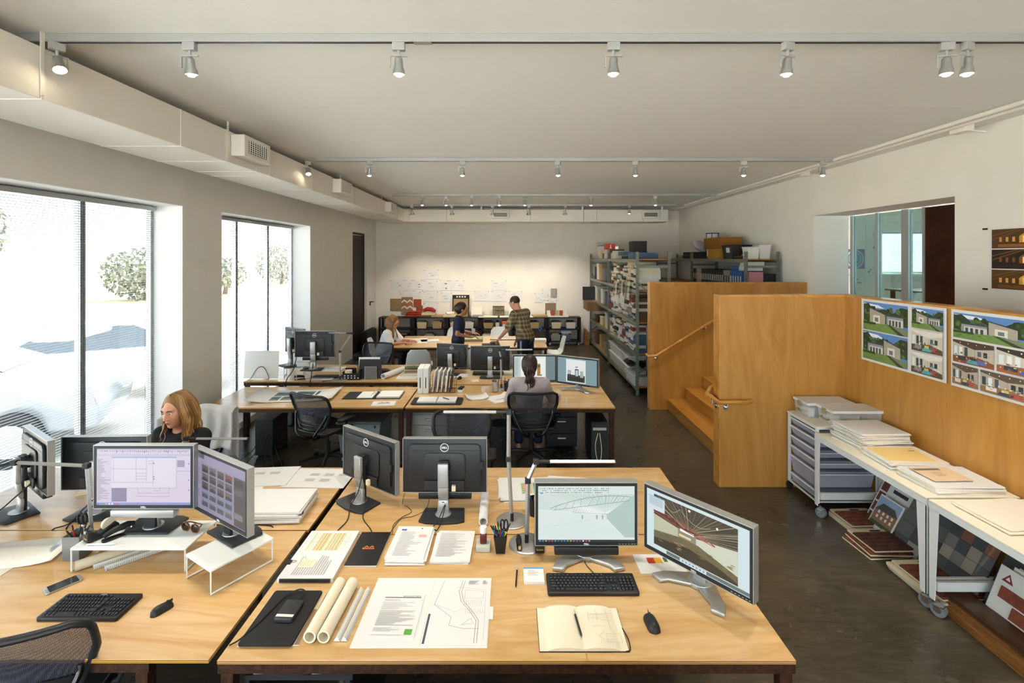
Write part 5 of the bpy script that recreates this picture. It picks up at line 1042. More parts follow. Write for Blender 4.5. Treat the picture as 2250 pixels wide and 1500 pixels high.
solo('white_pen', MB().cyl((0, 0, 0), (0.135, 0.005, 0), 0.0045, n=8).cyl((0.135, 0.005, 0), (0.145, 0.0055, 0), 0.0045, 0.001, 8), 'white_plastic', 'slim white stylus on the front edge of the large riser', 'pen', (-2.265, 2.575, RZ+0.006), smooth=50)
t = thing('sunglasses', 'tortoiseshell sunglasses folded on the large riser', 'sunglasses', (-1.80, 2.71, RZ+0.001), -0.3)
for s in (-1, 1):
    part('lens', MB().sphere((s*0.034, 0.0, 0.022), 0.026, 12, 8, sc=(1.0, 0.25, 0.85)), M('lens_brown', '20140c', 0.08), t, smooth=60)
    part('rim', MB().tube([(s*0.034+0.028*math.cos(a), -0.004, 0.022+0.023*math.sin(a)) for a in np.linspace(0, 2*PI, 15)[:-1]], 0.004, 6, closed=True), M('tortoise', '6a3a14', 0.2, coat=0.4), t, smooth=60)
    part('temple', MB().tube(smooth_path([(s*0.066, 0, 0.032), (s*0.04, 0.03, 0.03), (-s*0.03, 0.045, 0.018)], 4), 0.0035, 6), 'tortoise', t, smooth=60)
cyl_tube('drawing_tube', 'cream rolled drawing lying under the large riser', (-2.315, 2.56, D1+0.026), (-2.06, 2.80, D1+0.026), 0.025)
scale_ruler('pale scale ruler under the riser next to the roll', (-2.12, 2.69, D1), -0.80); scale_ruler('flat clear scale ruler under the riser, outermost', (-2.05, 2.68, D1), -0.80)
sheet('drawing_sheet', 'large creased tracing sheet at the left edge of the desk', 'paper', (-2.80, 2.70, D1), 0.56, 0.28, 0.2, textlines(0.08, -0.09, 0.2, -0.02, 6, 'a09888'), 0.003, 'paper_warm', curl=0.02)
sheet('drawing_sheet', 'pale under-sheet beneath the creased tracing sheet', 'paper', (-2.92, 2.58, D1), 0.5, 0.32, 0.05, None, 0.0015, 'paper_cream')
# --- sunlit desk behind it
r = random.Random(2)
def elev(n):
    o = []
    for i in range(n):
        x, y = (-0.10+0.11*(i % 3)), (0.03 if i < 3 else -0.06); o += [((x, y, x+0.07, y+0.045), 'c8c8c8')]+[((x+0.012*k, y+0.005, x+0.006+0.012*k, y+0.04), '9a9a9c') for k in range(6)]
    return o
sheet('drawing_sheet', 'white sheet printed with five small elevations', 'paper', (-1.44, 3.64, D1), 0.46, 0.31, -0.03, elev(5), 0.003)
sheet('drawing_sheet', 'pale drawing sheet left of the elevation sheet', 'paper', (-1.86, 3.66, D1), 0.40, 0.32, 0.08, elev(2), 0.006)
sheet('drawing_sheet', 'blank sheet half under the thumbnail screen', 'paper', (-1.93, 3.36, D1), 0.34, 0.24, 0.35, None, 0.002)
t = stack('folder_pile', 'thick pile of white hanging folders near the desk corner', 'folder stack', (-1.57, 3.16, D1), 0.47, 0.31, 0.05, 9, 0.0085, ('paper',), 0.012, 11, None, None, 0.05)
part('binder_clip', MB().box((0.235, -0.12, 0.05), (0.02, 0.02, 0.018)), 'black_satin', t)
sheet('sticky_note', 'pale yellow sticky pad beside the sunlit monitor foot', 'notepad', (-3.02, 3.42, D1), 0.09, 0.09, 0.5, None, 0.006, 'cream')
for l, pts in (('black cable drooping from the broad monitor back', [(-2.66, 3.12, 0.78), (-2.72, 3.05, 0.70), (-2.75, 3.0, TH+0.01), (-2.80, 2.95, TH+0.004), (-2.82, 2.945, 0.6)]), ('second cable from the broad monitor neck', [(-2.70, 3.12, 0.70), (-2.74, 3.04, TH+0.02), (-2.74, 2.98, TH+0.004), (-2.72, 2.95, TH+0.002)]),
               ('cable bundle hanging from the sunlit monitor to the left edge', [(-3.10, 3.15, 0.86), (-3.16, 3.08, 0.78), (-3.28, 3.05, 0.68), (-3.45, 3.0, TH+0.02), (-3.6, 2.98, TH+0.01)]), ('cable beside the white folders', [(-1.85, 3.0, TH+0.004), (-1.70, 2.985, TH+0.004), (-1.60, 3.0, TH+0.004), (-1.50, 2.99, TH+0.004), (-1.47, 2.975, TH+0.002)])):
    plug_cable(l, pts, 0.004)
# --- ponytailed woman's desk
for i, (x, l) in enumerate(((-1.125, 'white lever-arch binder standing at the left end'), (-1.058, 'second white binder standing beside the file sorter'))):
    t = thing('ring_binder', l, 'binder', (x, 6.02, D1+E), 0.05, 'white standing binders')
    part('cover', MB().b2(-0.032, 0.032, -0.13, 0.13, 0, 0.31), 'white_plastic', t, bev=0.003); prints([((-0.006, 0.07, 0.006, 0.20), '2c3a4a')], t, (0, -0.1302, 0), (PI/2, 0, 0))
solo('white_box', MB().b2(-0.05, 0.05, -0.08, 0.08, 0, 0.10), 'white_plastic', 'small white box left of the standing binders', 'box', (-1.13, 6.24, D1+E), 0.3, bev=0.003)
t = thing('file_sorter', 'black wire file sorter', 'file sorter', (-0.86, 6.05, D1+E))
for k in range(7): part('wire_hoop', MB().tube([(-0.15+0.05*k, -0.10, 0.004), (-0.15+0.05*k, -0.10, 0.16), (-0.15+0.05*k, 0.10, 0.16), (-0.15+0.05*k, 0.10, 0.004)], 0.003, 6), 'black_satin', t)
part('base_wire', MB().tube([(-0.16, -0.1, 0.004), (0.16, -0.1, 0.004), (0.16, 0.1, 0.004), (-0.16, 0.1, 0.004)], 0.003, 6, closed=True), 'black_satin', t)
for k in range(5): solo('file_folder', MB().box((0, 0, 0.13), (0.012+0.006*(k % 2), 0.24, 0.25)), 'paper' if k != 4 else 'charcoal', ['first white file in the wire sorter', 'second white file in the wire sorter', 'third white file in the wire sorter', 'fourth white file in the wire sorter', 'dark-edged file at the right end of the wire sorter'][k], 'file', (-0.975+0.052*k, 6.05, D1+0.009), group='files in the sorter', rot=(0, 0.12, 0))
t = thing('hole_punch', 'black and white hole punch', 'hole punch', (-0.63, 6.0, D1+E), 1.4); part('base', MB().b2(-0.06, 0.06, -0.03, 0.03, 0, 0.035), 'white_plastic', t, bev=0.004); part('lever', MB().b2(-0.06, 0.06, -0.028, 0.028, 0.036, 0.055), 'black_satin', t, bev=0.006)
t = thing('planner', 'open zip planner with a pen on its page', 'planner', (-0.86, 5.575, D1+E))
part('cover', MB().prism(rrect(0.58, 0.26, 0.03), 0, 0.014), 'black_satin', t, bev=0.004)
for s in (-1, 1): part('page', MB().b2(min(s*0.005, s*0.22), max(s*0.005, s*0.22), -0.10, 0.10, 0.014, 0.03), 'paper', t)
for k in range(3): part('ring', MB().tube(arc((0, -0.06+0.06*k, 0.025), 0.018, 0, PI, 8), 0.002, 6), 'chrome', t)
prints([((0.03+0.0*k, -0.08+0.02*k, 0.19, -0.079+0.02*k), 'b8c0c8') for k in range(9)], t, (0, 0, 0.03))
pen('dark pen on the open zip planner', (-0.80, 5.62, D1+0.036), (-0.72, 5.54, D1+0.036), '202226')
sheet('letter_sheet', 'curled white page between planner and keyboardless screen', 'paper', (-0.42, 5.74, D1), 0.26, 0.2, 0.25, textlines(-0.1, -0.05, 0.1, -0.02, 2, '8a8a8a'), 0.003, curl=0.03)
sheet('letter_sheet', 'sketch page by the ponytailed woman\'s left elbow', 'paper', (-0.16, 5.68, D1), 0.24, 0.28, 0.55, [((-0.05+0.02*k, -0.05, -0.04+0.02*k, -0.02+0.01*(k % 3)), '707074') for k in range(6)], 0.004)
sheet('letter_sheet', 'warm-toned sheet partly under the woman\'s arm', 'paper', (-0.02, 5.86, D1), 0.22, 0.2, -0.3, None, 0.003, 'paper_warm')
pen_cup('silver pen tin with scissors and pens', (-0.205, 5.98, D1+0.013), 0.09, 0.075, 0.12, 6, 9, 'silver', plabel='silver tin', cols=['202226', 'd8d8d8', 'c02a20', '2060c0', '202226', '208a50'], round_=True)
pen_cup('black plastic pen cup beside the silver tin', (-0.06, 6.03, D1+E), 0.085, 0.07, 0.11, 6, 10, plabel='cup beside the silver tin', cols=['c89a50', 'd8d8d8', '208a50', 'e06a10', 'd8d8d8', '1a70c8'], round_=True)
t = thing('clip_dish', 'clear dish of orange clips', 'dish', (-0.33, 5.98, D1+E)); part('dish', MB().lathe([(0.0001, 0), (0.05, 0), (0.055, 0.06), (0.05, 0.06), (0.046, 0.004), (0.0001, 0.004)], 18), 'clear_plastic', t, smooth=40); part('clips', MB().sphere((0, 0, 0.02), 0.03, 8, 6, sc=(1, 1, 0.6)), 'orange_ink', t)
tape_dispenser('small tape dispenser behind the woman\'s left shoulder', (0.02, 5.93, D1+E), 1.2, False)
# --- rear desk
keyboard('black keyboard on the rear desk, in front of the monitor backs', (-0.34, 6.93, D1), PI, 0.44, 0.15, small=True); mouse('mouse left of the rear keyboard', (-0.72, 6.62, D1), 2.9)
sheet('letter_sheet', 'white pages between the rear monitors', 'paper', (-0.78, 6.80, D1), 0.32, 0.2, 0.1, None, 0.004); sheet('letter_sheet', 'white page right of the rear keyboard', 'paper', (-0.05, 6.98, D1), 0.3, 0.2, -0.1, None, 0.004); sheet('letter_sheet', 'yellow slip beside the rear monitor foot', 'paper', (-0.50, 6.52, D1), 0.1, 0.12, 0.3, None, 0.003, 'cream')
# --- photo print desk
r = random.Random(12); it = [((-0.44, -0.20, 0.44, 0.20), 'e2e2e0')]
for (x0, y0, x1, y1) in ((-0.42, -0.18, -0.14, -0.02), (-0.42, 0.0, -0.05, 0.18), (-0.12, -0.18, 0.12, -0.02), (-0.02, 0.0, 0.20, 0.18), (0.14, -0.18, 0.42, -0.02), (0.22, 0.0, 0.42, 0.18)):
    it.append(((x0, y0, x1, y1), '54663a')); it.append(((x0, y0+(y1-y0)*0.62, x1, y1), r.choice(['5a86c8', '4a78b8', '6a92cc']))); it.append(([(x0, y0+(y1-y0)*0.7), (x0+(x1-x0)*0.3, y1-0.02), (x1, y0+(y1-y0)*0.6), (x1, y0+(y1-y0)*0.45), (x0, y0+(y1-y0)*0.4)], '3a4a2a')); it.append(((x0+0.02, y0+0.02, x1-0.04, y0+(y1-y0)*0.35), r.choice(['a8a49c', '8a867c', '6a6a5a'])))
sheet('photo_print', 'large curling print of six landscape photos', 'print', (-2.60, 5.80, D1), 0.98, 0.50, 0.10, None, 0.004, 'paper', curl=0.035)
prints(it, bpy.data.objects['photo_print'], (0, 0, 0.0055))
t = thing('ring_binder', 'open dark ring binder with white pages', 'binder', (-1.66, 5.82, D1+E), 0.02)
part('cover', MB().b2(-0.34, 0.34, -0.15, 0.15, 0, 0.006), 'charcoal', t); part('page_block', MB().b2(-0.17, 0.01, -0.13, 0.13, 0.006, 0.014), 'paper', t); part('page_block', MB().b2(0.06, 0.33, -0.13, 0.13, 0.006, 0.024), 'paper', t)
for k in range(3): part('ring', MB().tube(arc((0.03, -0.09+0.09*k, 0.012), 0.045, -0.1, PI+0.1, 10), 0.003, 6), 'chrome', t)
sheet('letter_sheet', 'printed page with a small black drawing below the open binder', 'paper', (-1.46, 5.50, D1), 0.26, 0.17, 0.08, [((-0.07+0.02*k, 0.0, -0.055+0.02*k, 0.03+0.01*(k % 3)), '505054') for k in range(7)]+textlines(-0.08, -0.05, 0.06, -0.02, 3, 'b8b8b8'), 0.002)
# --- far window desk
t = thing('easel_board', 'blank white board leaning on a wire easel', 'board', (-3.44, 6.62, D1+0.004), 0.0)
part('board', MB().box((0, 0.02, 0.19), (0.47, 0.008, 0.37), (-0.12, 0, 0)), 'white_plastic', t); part('wire_easel', MB().tube(smooth_path([(-0.13, -0.08, 0.004), (-0.12, -0.02, 0.02), (-0.06, 0.0, 0.13), (0, 0.005, 0.165), (0.06, 0.0, 0.13), (0.12, -0.02, 0.02), (0.13, -0.08, 0.004)], 6), 0.004, 6), 'dark_steel', t)
riser('white riser under the square far-window monitor', (-2.63, 6.68, D1), 0.60, 0.26, 0.127, 0.0); riser('white riser under the angled far-window monitor', (-3.08, 6.86, D1), 0.26, 0.26, 0.127, 0.3)
solo('white_box', MB().b2(-0.08, 0.08, -0.05, 0.05, 0, 0.06), 'white_plastic', 'white carton on the riser by the angled far monitor', 'box', (-2.93, 6.80, RZ+0.015), 0.1, bev=0.003)
sheet('notepad', 'cream pad with a pebble on the far riser', 'notepad', (-2.83, 6.62, RZ), 0.16, 0.2, 0.1, None, 0.012, 'paper_cream'); solo('pebble', MB().sphere((0, 0, 0.02), 0.03, 12, 8, sc=(1.2, 0.8, 0.6)), M('stone', '5c5a4c', 0.7), 'dark pebble paperweight on the cream pad', 'paperweight', (-2.82, 6.60, RZ+0.012), smooth=60)
keyboard('black keyboard under the far riser', (-2.55, 6.72, D1), 0.0, 0.42, 0.14, small=True)
stapler('black stapler under the far riser', (-2.90, 6.60, D1), 0.5); sheet('sticky_note', 'orange sticky notes at the front of the far-window desk', 'notepad', (-2.73, 6.57, D1), 0.12, 0.06, 0.3, None, 0.01, M('orange_note', 'e89038', 0.7).name)
stack('document_pile', 'white papers under the far riser, behind orange notes', 'paper stack', (-2.62, 6.60, D1), 0.34, 0.10, 0.0, 3, 0.004, ('paper',), 0.01, 21)
solo('scissors', MB().box((0, 0, 0.004), (0.16, 0.014, 0.006)).tube([(-0.09+0.02*math.cos(a), 0.02*math.sin(a), 0.005) for a in np.linspace(0, 2*PI, 12)[:-1]], 0.004, 6, closed=True), M('blue_handle', '2038a0', 0.4), 'blue scissors at the edge of the far-window desk', 'scissors', (-2.44, 6.515, D1+0.003), 0.5)
t = thing('pen_basket', 'black perforated basket with pens and tape', 'basket', (-2.18, 6.62, D1+E)); part('basket', MB().b2(-0.12, 0.12, -0.06, 0.06, 0, 0.004).b2(-0.12, 0.12, -0.06, -0.056, 0, 0.09).b2(-0.12, 0.12, 0.056, 0.06, 0, 0.14).b2(-0.12, -0.116, -0.06, 0.06, 0, 0.11).b2(0.116, 0.12, -0.06, 0.06, 0, 0.14), 'black_plastic', t)
for k in range(9): part('hole', MB().b2(-0.09+0.045*(k % 5)-0.008, -0.09+0.045*(k % 5)+0.008, -0.0608, -0.0602, 0.02+0.03*(k//5), 0.034+0.03*(k//5)), 'white_ink', t)
solo('tape_roll', MB().lathe([(0.03, 0), (0.05, 0), (0.05, 0.05), (0.03, 0.05)], 20), 'paper_cream', 'roll of pale tape lying in the black basket', 'tape', (-2.24, 6.62, D1+0.07), smooth=40)
for k, c_ in enumerate(('e08020', '208a50', '202226', 'd8d8d8', '202226', 'c02a20')): pen('%s marker in the black basket' % ('orange', 'green', 'black', 'silver', 'short black', 'red')[k], (-2.12+0.012*k, 6.63, D1+0.03), (-2.13+0.02*k, 6.64, D1+0.21+0.01*(k % 3)), c_, 0.006)
t = thing('file_holder', 'steel mesh file holder with black and white folders', 'file holder', (-1.93, 6.66, D1+E))
part('holder', MB().b2(-0.08, 0.08, -0.06, -0.054, 0, 0.17).b2(-0.08, 0.08, -0.06, 0.08, 0, 0.004), 'holder_mesh', t); part('rim', MB().tube([(-0.08, -0.058, 0.0), (-0.08, -0.058, 0.17), (0.08, -0.058, 0.17), (0.08, -0.058, 0.0)], 0.005, 6), 'silver', t)
solo('folder', MB().b2(-0.17, 0.13, 0, 0.01, 0, 0.26), 'charcoal', 'black folder standing in the steel file holder', 'folder', (-1.92, 6.625, D1+0.007)); solo('folder', MB().b2(-0.17, 0.12, 0, 0.02, 0, 0.28), 'white_plastic', 'white folder standing behind the black folder', 'folder', (-1.94, 6.66, D1+0.007))
solo('desk_phone', MB().prism([(-0.10, 0), (0.10, 0), (0.10, 0.05), (-0.10, 0.09)], -0.08, 0.08).xf(Matrix.Rotation(PI/2, 4, 'X')), 'black_plastic', 'black desk phone beside the rolled drawing', 'telephone', (-1.84, 6.90, D1+E), 0.5, bev=0.006)
cyl_tube('drawing_tube', 'white rolled drawing on the far-window desk', (-1.76, 6.60, D1+0.04), (-1.58, 7.05, D1+0.04), 0.038, 0.01, 'paper')
for k in range(3): sheet('magazine', ['lowest magazine in the pile by the meeting area', 'middle magazine in the pile by the meeting area', 'top magazine with a tan cover by the meeting area'][k], 'magazine', (-1.44+0.01*k, 6.78+0.02*k, D1+0.016*k), 0.28-0.02*k, 0.34-0.03*k, -0.06+0.06*k, [((-0.12, -0.14, 0.12, 0.14), ('8a8a90', '7a6a5a', 'b8a888')[k]), ((-0.1, -0.05, 0.08, 0.08), ('a89a80', 'c8b89a', '6a6050')[k])], 0.014)
solo('cloth_roll', MB().tube([(-0.12, 0, 0.03), (0, 0.01, 0.034), (0.12, 0.02, 0.03)], [0.02, 0.03, 0.022], 10), M('olive', '5a5c48', 0.8), 'small grey-green roll on the magazines', 'roll', (-1.42, 6.95, D1+0.046), smooth=60)
for l, pts in (('black cables hanging behind the angled far monitor', [(-3.02, 6.78, 0.92), (-3.03, 6.70, 0.75), (-3.02, 6.47, 0.66), (-3.02, 6.462, 0.5), (-3.0, 6.47, 0.2)]), ('black cables hanging from the square far monitor', [(-2.71, 6.58, 0.86), (-2.70, 6.50, 0.70), (-2.70, 6.465, 0.62), (-2.70, 6.462, 0.3)])): plug_cable(l, pts, 0.006)
# ================================================================ PEOPLE
def sd_cone(P, a, b, ra, rb):
    a = np.array(a, float); b = np.array(b, float); ab = b-a; L = max(1e-9, float(ab @ ab))
    t = np.clip(((P-a) @ ab)/L, 0, 1); d = P-a-t[..., None]*ab
    return np.sqrt((d*d).sum(-1))-(ra+(rb-ra)*t)
def sd_ell(P, c, r, R):
    q = (P-np.array(c, float)) @ (np.array(R, float) if R is not None else np.eye(3)); r = np.array(r, float)
    k0 = np.sqrt(((q/r)**2).sum(-1)); k1 = np.sqrt(((q/(r*r))**2).sum(-1))+1e-9
    return k0*(k0-1.0)/k1
def sdf_mesh(prims, res, k=0.02):
    """prims: ('c',a,b,ra,rb[,k]) tapered limb, ('e',c,(rx,ry,rz),R[,k]) ellipsoid, ('s',...) ellipsoid carved out"""
    lo = np.full(3, 1e9); hi = np.full(3, -1e9); bb = []
    for p in prims:
        if p[0] == 'c': m = max(p[3], p[4]); l = np.minimum(p[1], p[2])-m; h = np.maximum(p[1], p[2])+m
        else: m = max(p[2]); l = np.array(p[1])-m; h = np.array(p[1])+m
        bb.append((l, h))
        if p[0] != 's': lo = np.minimum(lo, l); hi = np.maximum(hi, h)
    lo = lo-3*res-0.01; n = np.ceil((hi+3*res+0.01-lo)/res).astype(int)+1
    F = np.full(n, 1.0, np.float64); ax = [lo[i]+res*np.arange(n[i]) for i in range(3)]
    for p, (l, h) in zip(prims, bb):
        kk = p[5] if (p[0] == 'c' and len(p) > 5) else (p[4] if (p[0] != 'c' and len(p) > 4) else k); mg = kk+3*res
        i0 = np.maximum(0, np.floor((l-mg-lo)/res).astype(int)); i1 = np.minimum(n, np.ceil((h+mg-lo)/res).astype(int)+1)
        sl = tuple(slice(a, b) for a, b in zip(i0, i1)); G = np.stack(np.meshgrid(*[ax[i][sl[i]] for i in range(3)], indexing='ij'), -1)
        d = sd_cone(G, *p[1:5]) if p[0] == 'c' else sd_ell(G, p[1], p[2], p[3])
        f = F[sl]
        if p[0] == 's': x = -d; hh = np.maximum(kk-np.abs(f-x), 0)/kk; F[sl] = np.maximum(f, x)+hh*hh*kk*0.25
        else: hh = np.maximum(kk-np.abs(f-d), 0)/kk; F[sl] = np.minimum(f, d)-hh*hh*kk*0.25
    S = F < 0; nx, ny, nz = n; c8 = [(i, j, q) for i in (0, 1) for j in (0, 1) for q in (0, 1)]
    cs = sum(S[i:nx-1+i, j:ny-1+j, q:nz-1+q].astype(int) for i, j, q in c8); act = (cs > 0) & (cs < 8); ids = np.full(act.shape, -1, int); idx = np.argwhere(act); ids[act] = np.arange(len(idx))
    acc = np.zeros((len(idx), 3)); cnt = np.zeros(len(idx))
    for a in c8:
        for axis in range(3):
            if a[axis] == 0:
                b = list(a); b[axis] = 1
                fa = F[idx[:, 0]+a[0], idx[:, 1]+a[1], idx[:, 2]+a[2]]; fb = F[idx[:, 0]+b[0], idx[:, 1]+b[1], idx[:, 2]+b[2]]; m = (fa < 0) != (fb < 0)
                t = np.where(m, fa/np.where(m, fa-fb, 1), 0); pos = np.array(a, float)[None]+np.zeros((len(idx), 3)); pos[:, axis] += t
                acc += np.where(m[:, None], pos, 0); cnt += m
    V = lo+(idx+acc/cnt[:, None])*res; faces = []
    for axis in range(3):
        u, w = (axis+1) % 3, (axis+2) % 3; s0 = [slice(None)]*3; s1 = [slice(None)]*3; s0[axis] = slice(0, -1); s1[axis] = slice(1, None)
        A, B = S[tuple(s0)], S[tuple(s1)]; E_ = np.argwhere(A != B); E_ = E_[(E_[:, u] > 0) & (E_[:, w] > 0) & (E_[:, u] < n[u]-1) & (E_[:, w] < n[w]-1)]
        q = []
        for du, dw in ((-1, -1), (0, -1), (0, 0), (-1, 0)):
            e = E_.copy(); e[:, u] += du; e[:, w] += dw; q.append(ids[e[:, 0], e[:, 1], e[:, 2]])
        q = np.stack(q, 1); fl = ~A[E_[:, 0], E_[:, 1], E_[:, 2]]; q[fl] = q[fl][:, ::-1]; faces.append(q[(q >= 0).all(1)])
    return V, np.concatenate(faces)
def sdf_part(name, groups, mat, parent):
    """groups: list of (prims, res, k) meshed apart and joined into one mesh"""
    vs, fs, o = [], [], 0
    for prims, res, k in groups:
        V, Fc = sdf_mesh(prims, res, k); vs.append(V); fs.append(Fc+o); o += len(V)
    V = np.concatenate(vs); Fc = np.concatenate(fs); me = bpy.data.meshes.new(name); me.from_pydata(V.tolist(), [], Fc.tolist())
    me.materials.append(MATS[mat]); me.polygons.foreach_set('use_smooth', [True]*len(me.polygons)); me.update()
    return obj(name, me, parent)
def frame(yaw, pitch=0.0, roll=0.0): return (Matrix.Rotation(yaw, 3, 'Z') @ Matrix.Rotation(pitch, 3, 'X') @ Matrix.Rotation(roll, 3, 'Y'))
def head_prims(c, R, s=1.0):
    g = lambda x, y, z: np.array(Vector(c)+R @ Vector((x*s, y*s, z*s))); Rn = [list(r) for r in R]; e = lambda p, r, k=0.014: ('e', g(*p), tuple(q*s for q in r), Rn, k*s)
    return [e((0, -0.012, 0.03), (0.076, 0.094, 0.088)), e((0, 0.03, -0.035), (0.056, 0.066, 0.075), 0.03), e((0, 0.068, -0.09), (0.022, 0.02, 0.018), 0.025), e((0.036, 0.06, -0.018), (0.026, 0.026, 0.03), 0.02), e((-0.036, 0.06, -0.018), (0.026, 0.026, 0.03), 0.02),
            e((0, 0.078, 0.034), (0.05, 0.02, 0.018), 0.02), ('s', g(0.031, 0.108, 0.010), (0.017*s,)*3, None, 0.012*s), ('s', g(-0.031, 0.108, 0.010), (0.017*s,)*3, None, 0.012*s), ('c', g(0, 0.09, 0.014), g(0, 0.108, -0.026), 0.006*s, 0.011*s, 0.010*s), e((0.011, 0.099, -0.03), (0.009, 0.009, 0.008), 0.006), e((-0.011, 0.099, -0.03), (0.009, 0.009, 0.008), 0.006),
            e((0, 0.089, -0.053), (0.023, 0.011, 0.006), 0.006), e((0, 0.088, -0.064), (0.019, 0.011, 0.007), 0.006), e((0.076, -0.006, -0.006), (0.010, 0.02, 0.031), 0.008), e((-0.076, -0.006, -0.006), (0.010, 0.02, 0.031), 0.008)]
def face_parts(parent, c, R, s, brow='5a3c20'):
    g = lambda x, y, z: Vector(c)+R @ Vector((x*s, y*s, z*s)); M('eye_white', 'e6e0da', 0.2); M('iris', '3e5a6a', 0.15); M('lip', 'b4625a', 0.45); M('brow_'+brow, brow, 0.8)
    for k in (-1, 1):
        p = g(k*0.031, 0.0785, 0.010); e = part('eye', MB().sphere(p, 0.0118*s, 12, 8), 'eye_white', parent, smooth=60)
        part('iris', MB().sphere(p+R @ Vector((0, 0.0085*s, 0)), 0.0058*s, 10, 6), 'iris', e, smooth=60)
        part('eyebrow', MB().tube([g(k*0.013, 0.098, 0.028), g(k*0.032, 0.096, 0.035), g(k*0.05, 0.084, 0.030)], [0.003*s, 0.004*s, 0.002*s], 6), 'brow_'+brow, parent, smooth=60)
    part('mouth', MB().tube([g(-0.022, 0.091, -0.058), g(-0.008, 0.101, -0.054), g(0.008, 0.101, -0.054), g(0.022, 0.091, -0.058)], [0.001*s, 0.004*s, 0.004*s, 0.001*s], 6).tube([g(-0.018, 0.092, -0.061), g(0, 0.100, -0.065), g(0.018, 0.092, -0.061)], [0.001*s, 0.005*s, 0.001*s], 6), 'lip', parent, smooth=60)
def hand_prims(w, d, nrm, side, curl=0.5, s=1.0):
    """w wrist, d pointing along the hand, nrm out of the back of the hand, side +1 if the thumb lies on the d x nrm side"""
    d = Vector(d).normalized(); nrm = Vector(nrm); nrm = (nrm-d*nrm.dot(d)).normalized(); a = d.cross(nrm).normalized()*side; w = Vector(w)
    Rn = [[a[i], d[i], nrm[i]] for i in range(3)]; P = [('e', np.array(w+d*0.045*s), (0.040*s, 0.052*s, 0.015*s), Rn, 0.012), ('c', np.array(w), np.array(w+d*0.03*s), 0.021*s, 0.023*s, 0.015)]
    for k, ln in enumerate((0.070, 0.080, 0.074, 0.058)):
        o = w+d*0.085*s+a*(0.028-0.0185*k)*s; f = d
        for j, q in enumerate((0.45, 0.32, 0.23)):
            f = (f*math.cos(curl*0.6)-nrm*math.sin(curl*0.6)*(1 if True else 0)).normalized(); e = o+f*ln*q*s; P.append(('c', np.array(o), np.array(e), (0.0088-0.0008*j)*s, (0.0082-0.0008*j)*s, 0.004)); o = e
            nrm2 = f.cross(a)*side; nrm = nrm if j == 2 else nrm
    o = w+d*0.02*s+a*0.026*s; e = o+(d*0.6+a*0.75-nrm*0.2).normalized()*0.042*s; P.append(('c', np.array(o), np.array(e), 0.0125*s, 0.010*s, 0.01)); P.append(('c', np.array(e), np.array(e+(d*0.9+a*0.25-nrm*0.25).normalized()*0.03*s), 0.0098*s, 0.0082*s, 0.004))
    return P
def V3(*a): return np.array(a, float)
def lean_R(p, q):
    u = Vector(q)-Vector(p); u.normalize(); r = Vector((1, 0, 0)); r = (r-u*r.dot(u)).normalized(); f = u.cross(r); return [[r[i], f[i], u[i]] for i in range(3)]
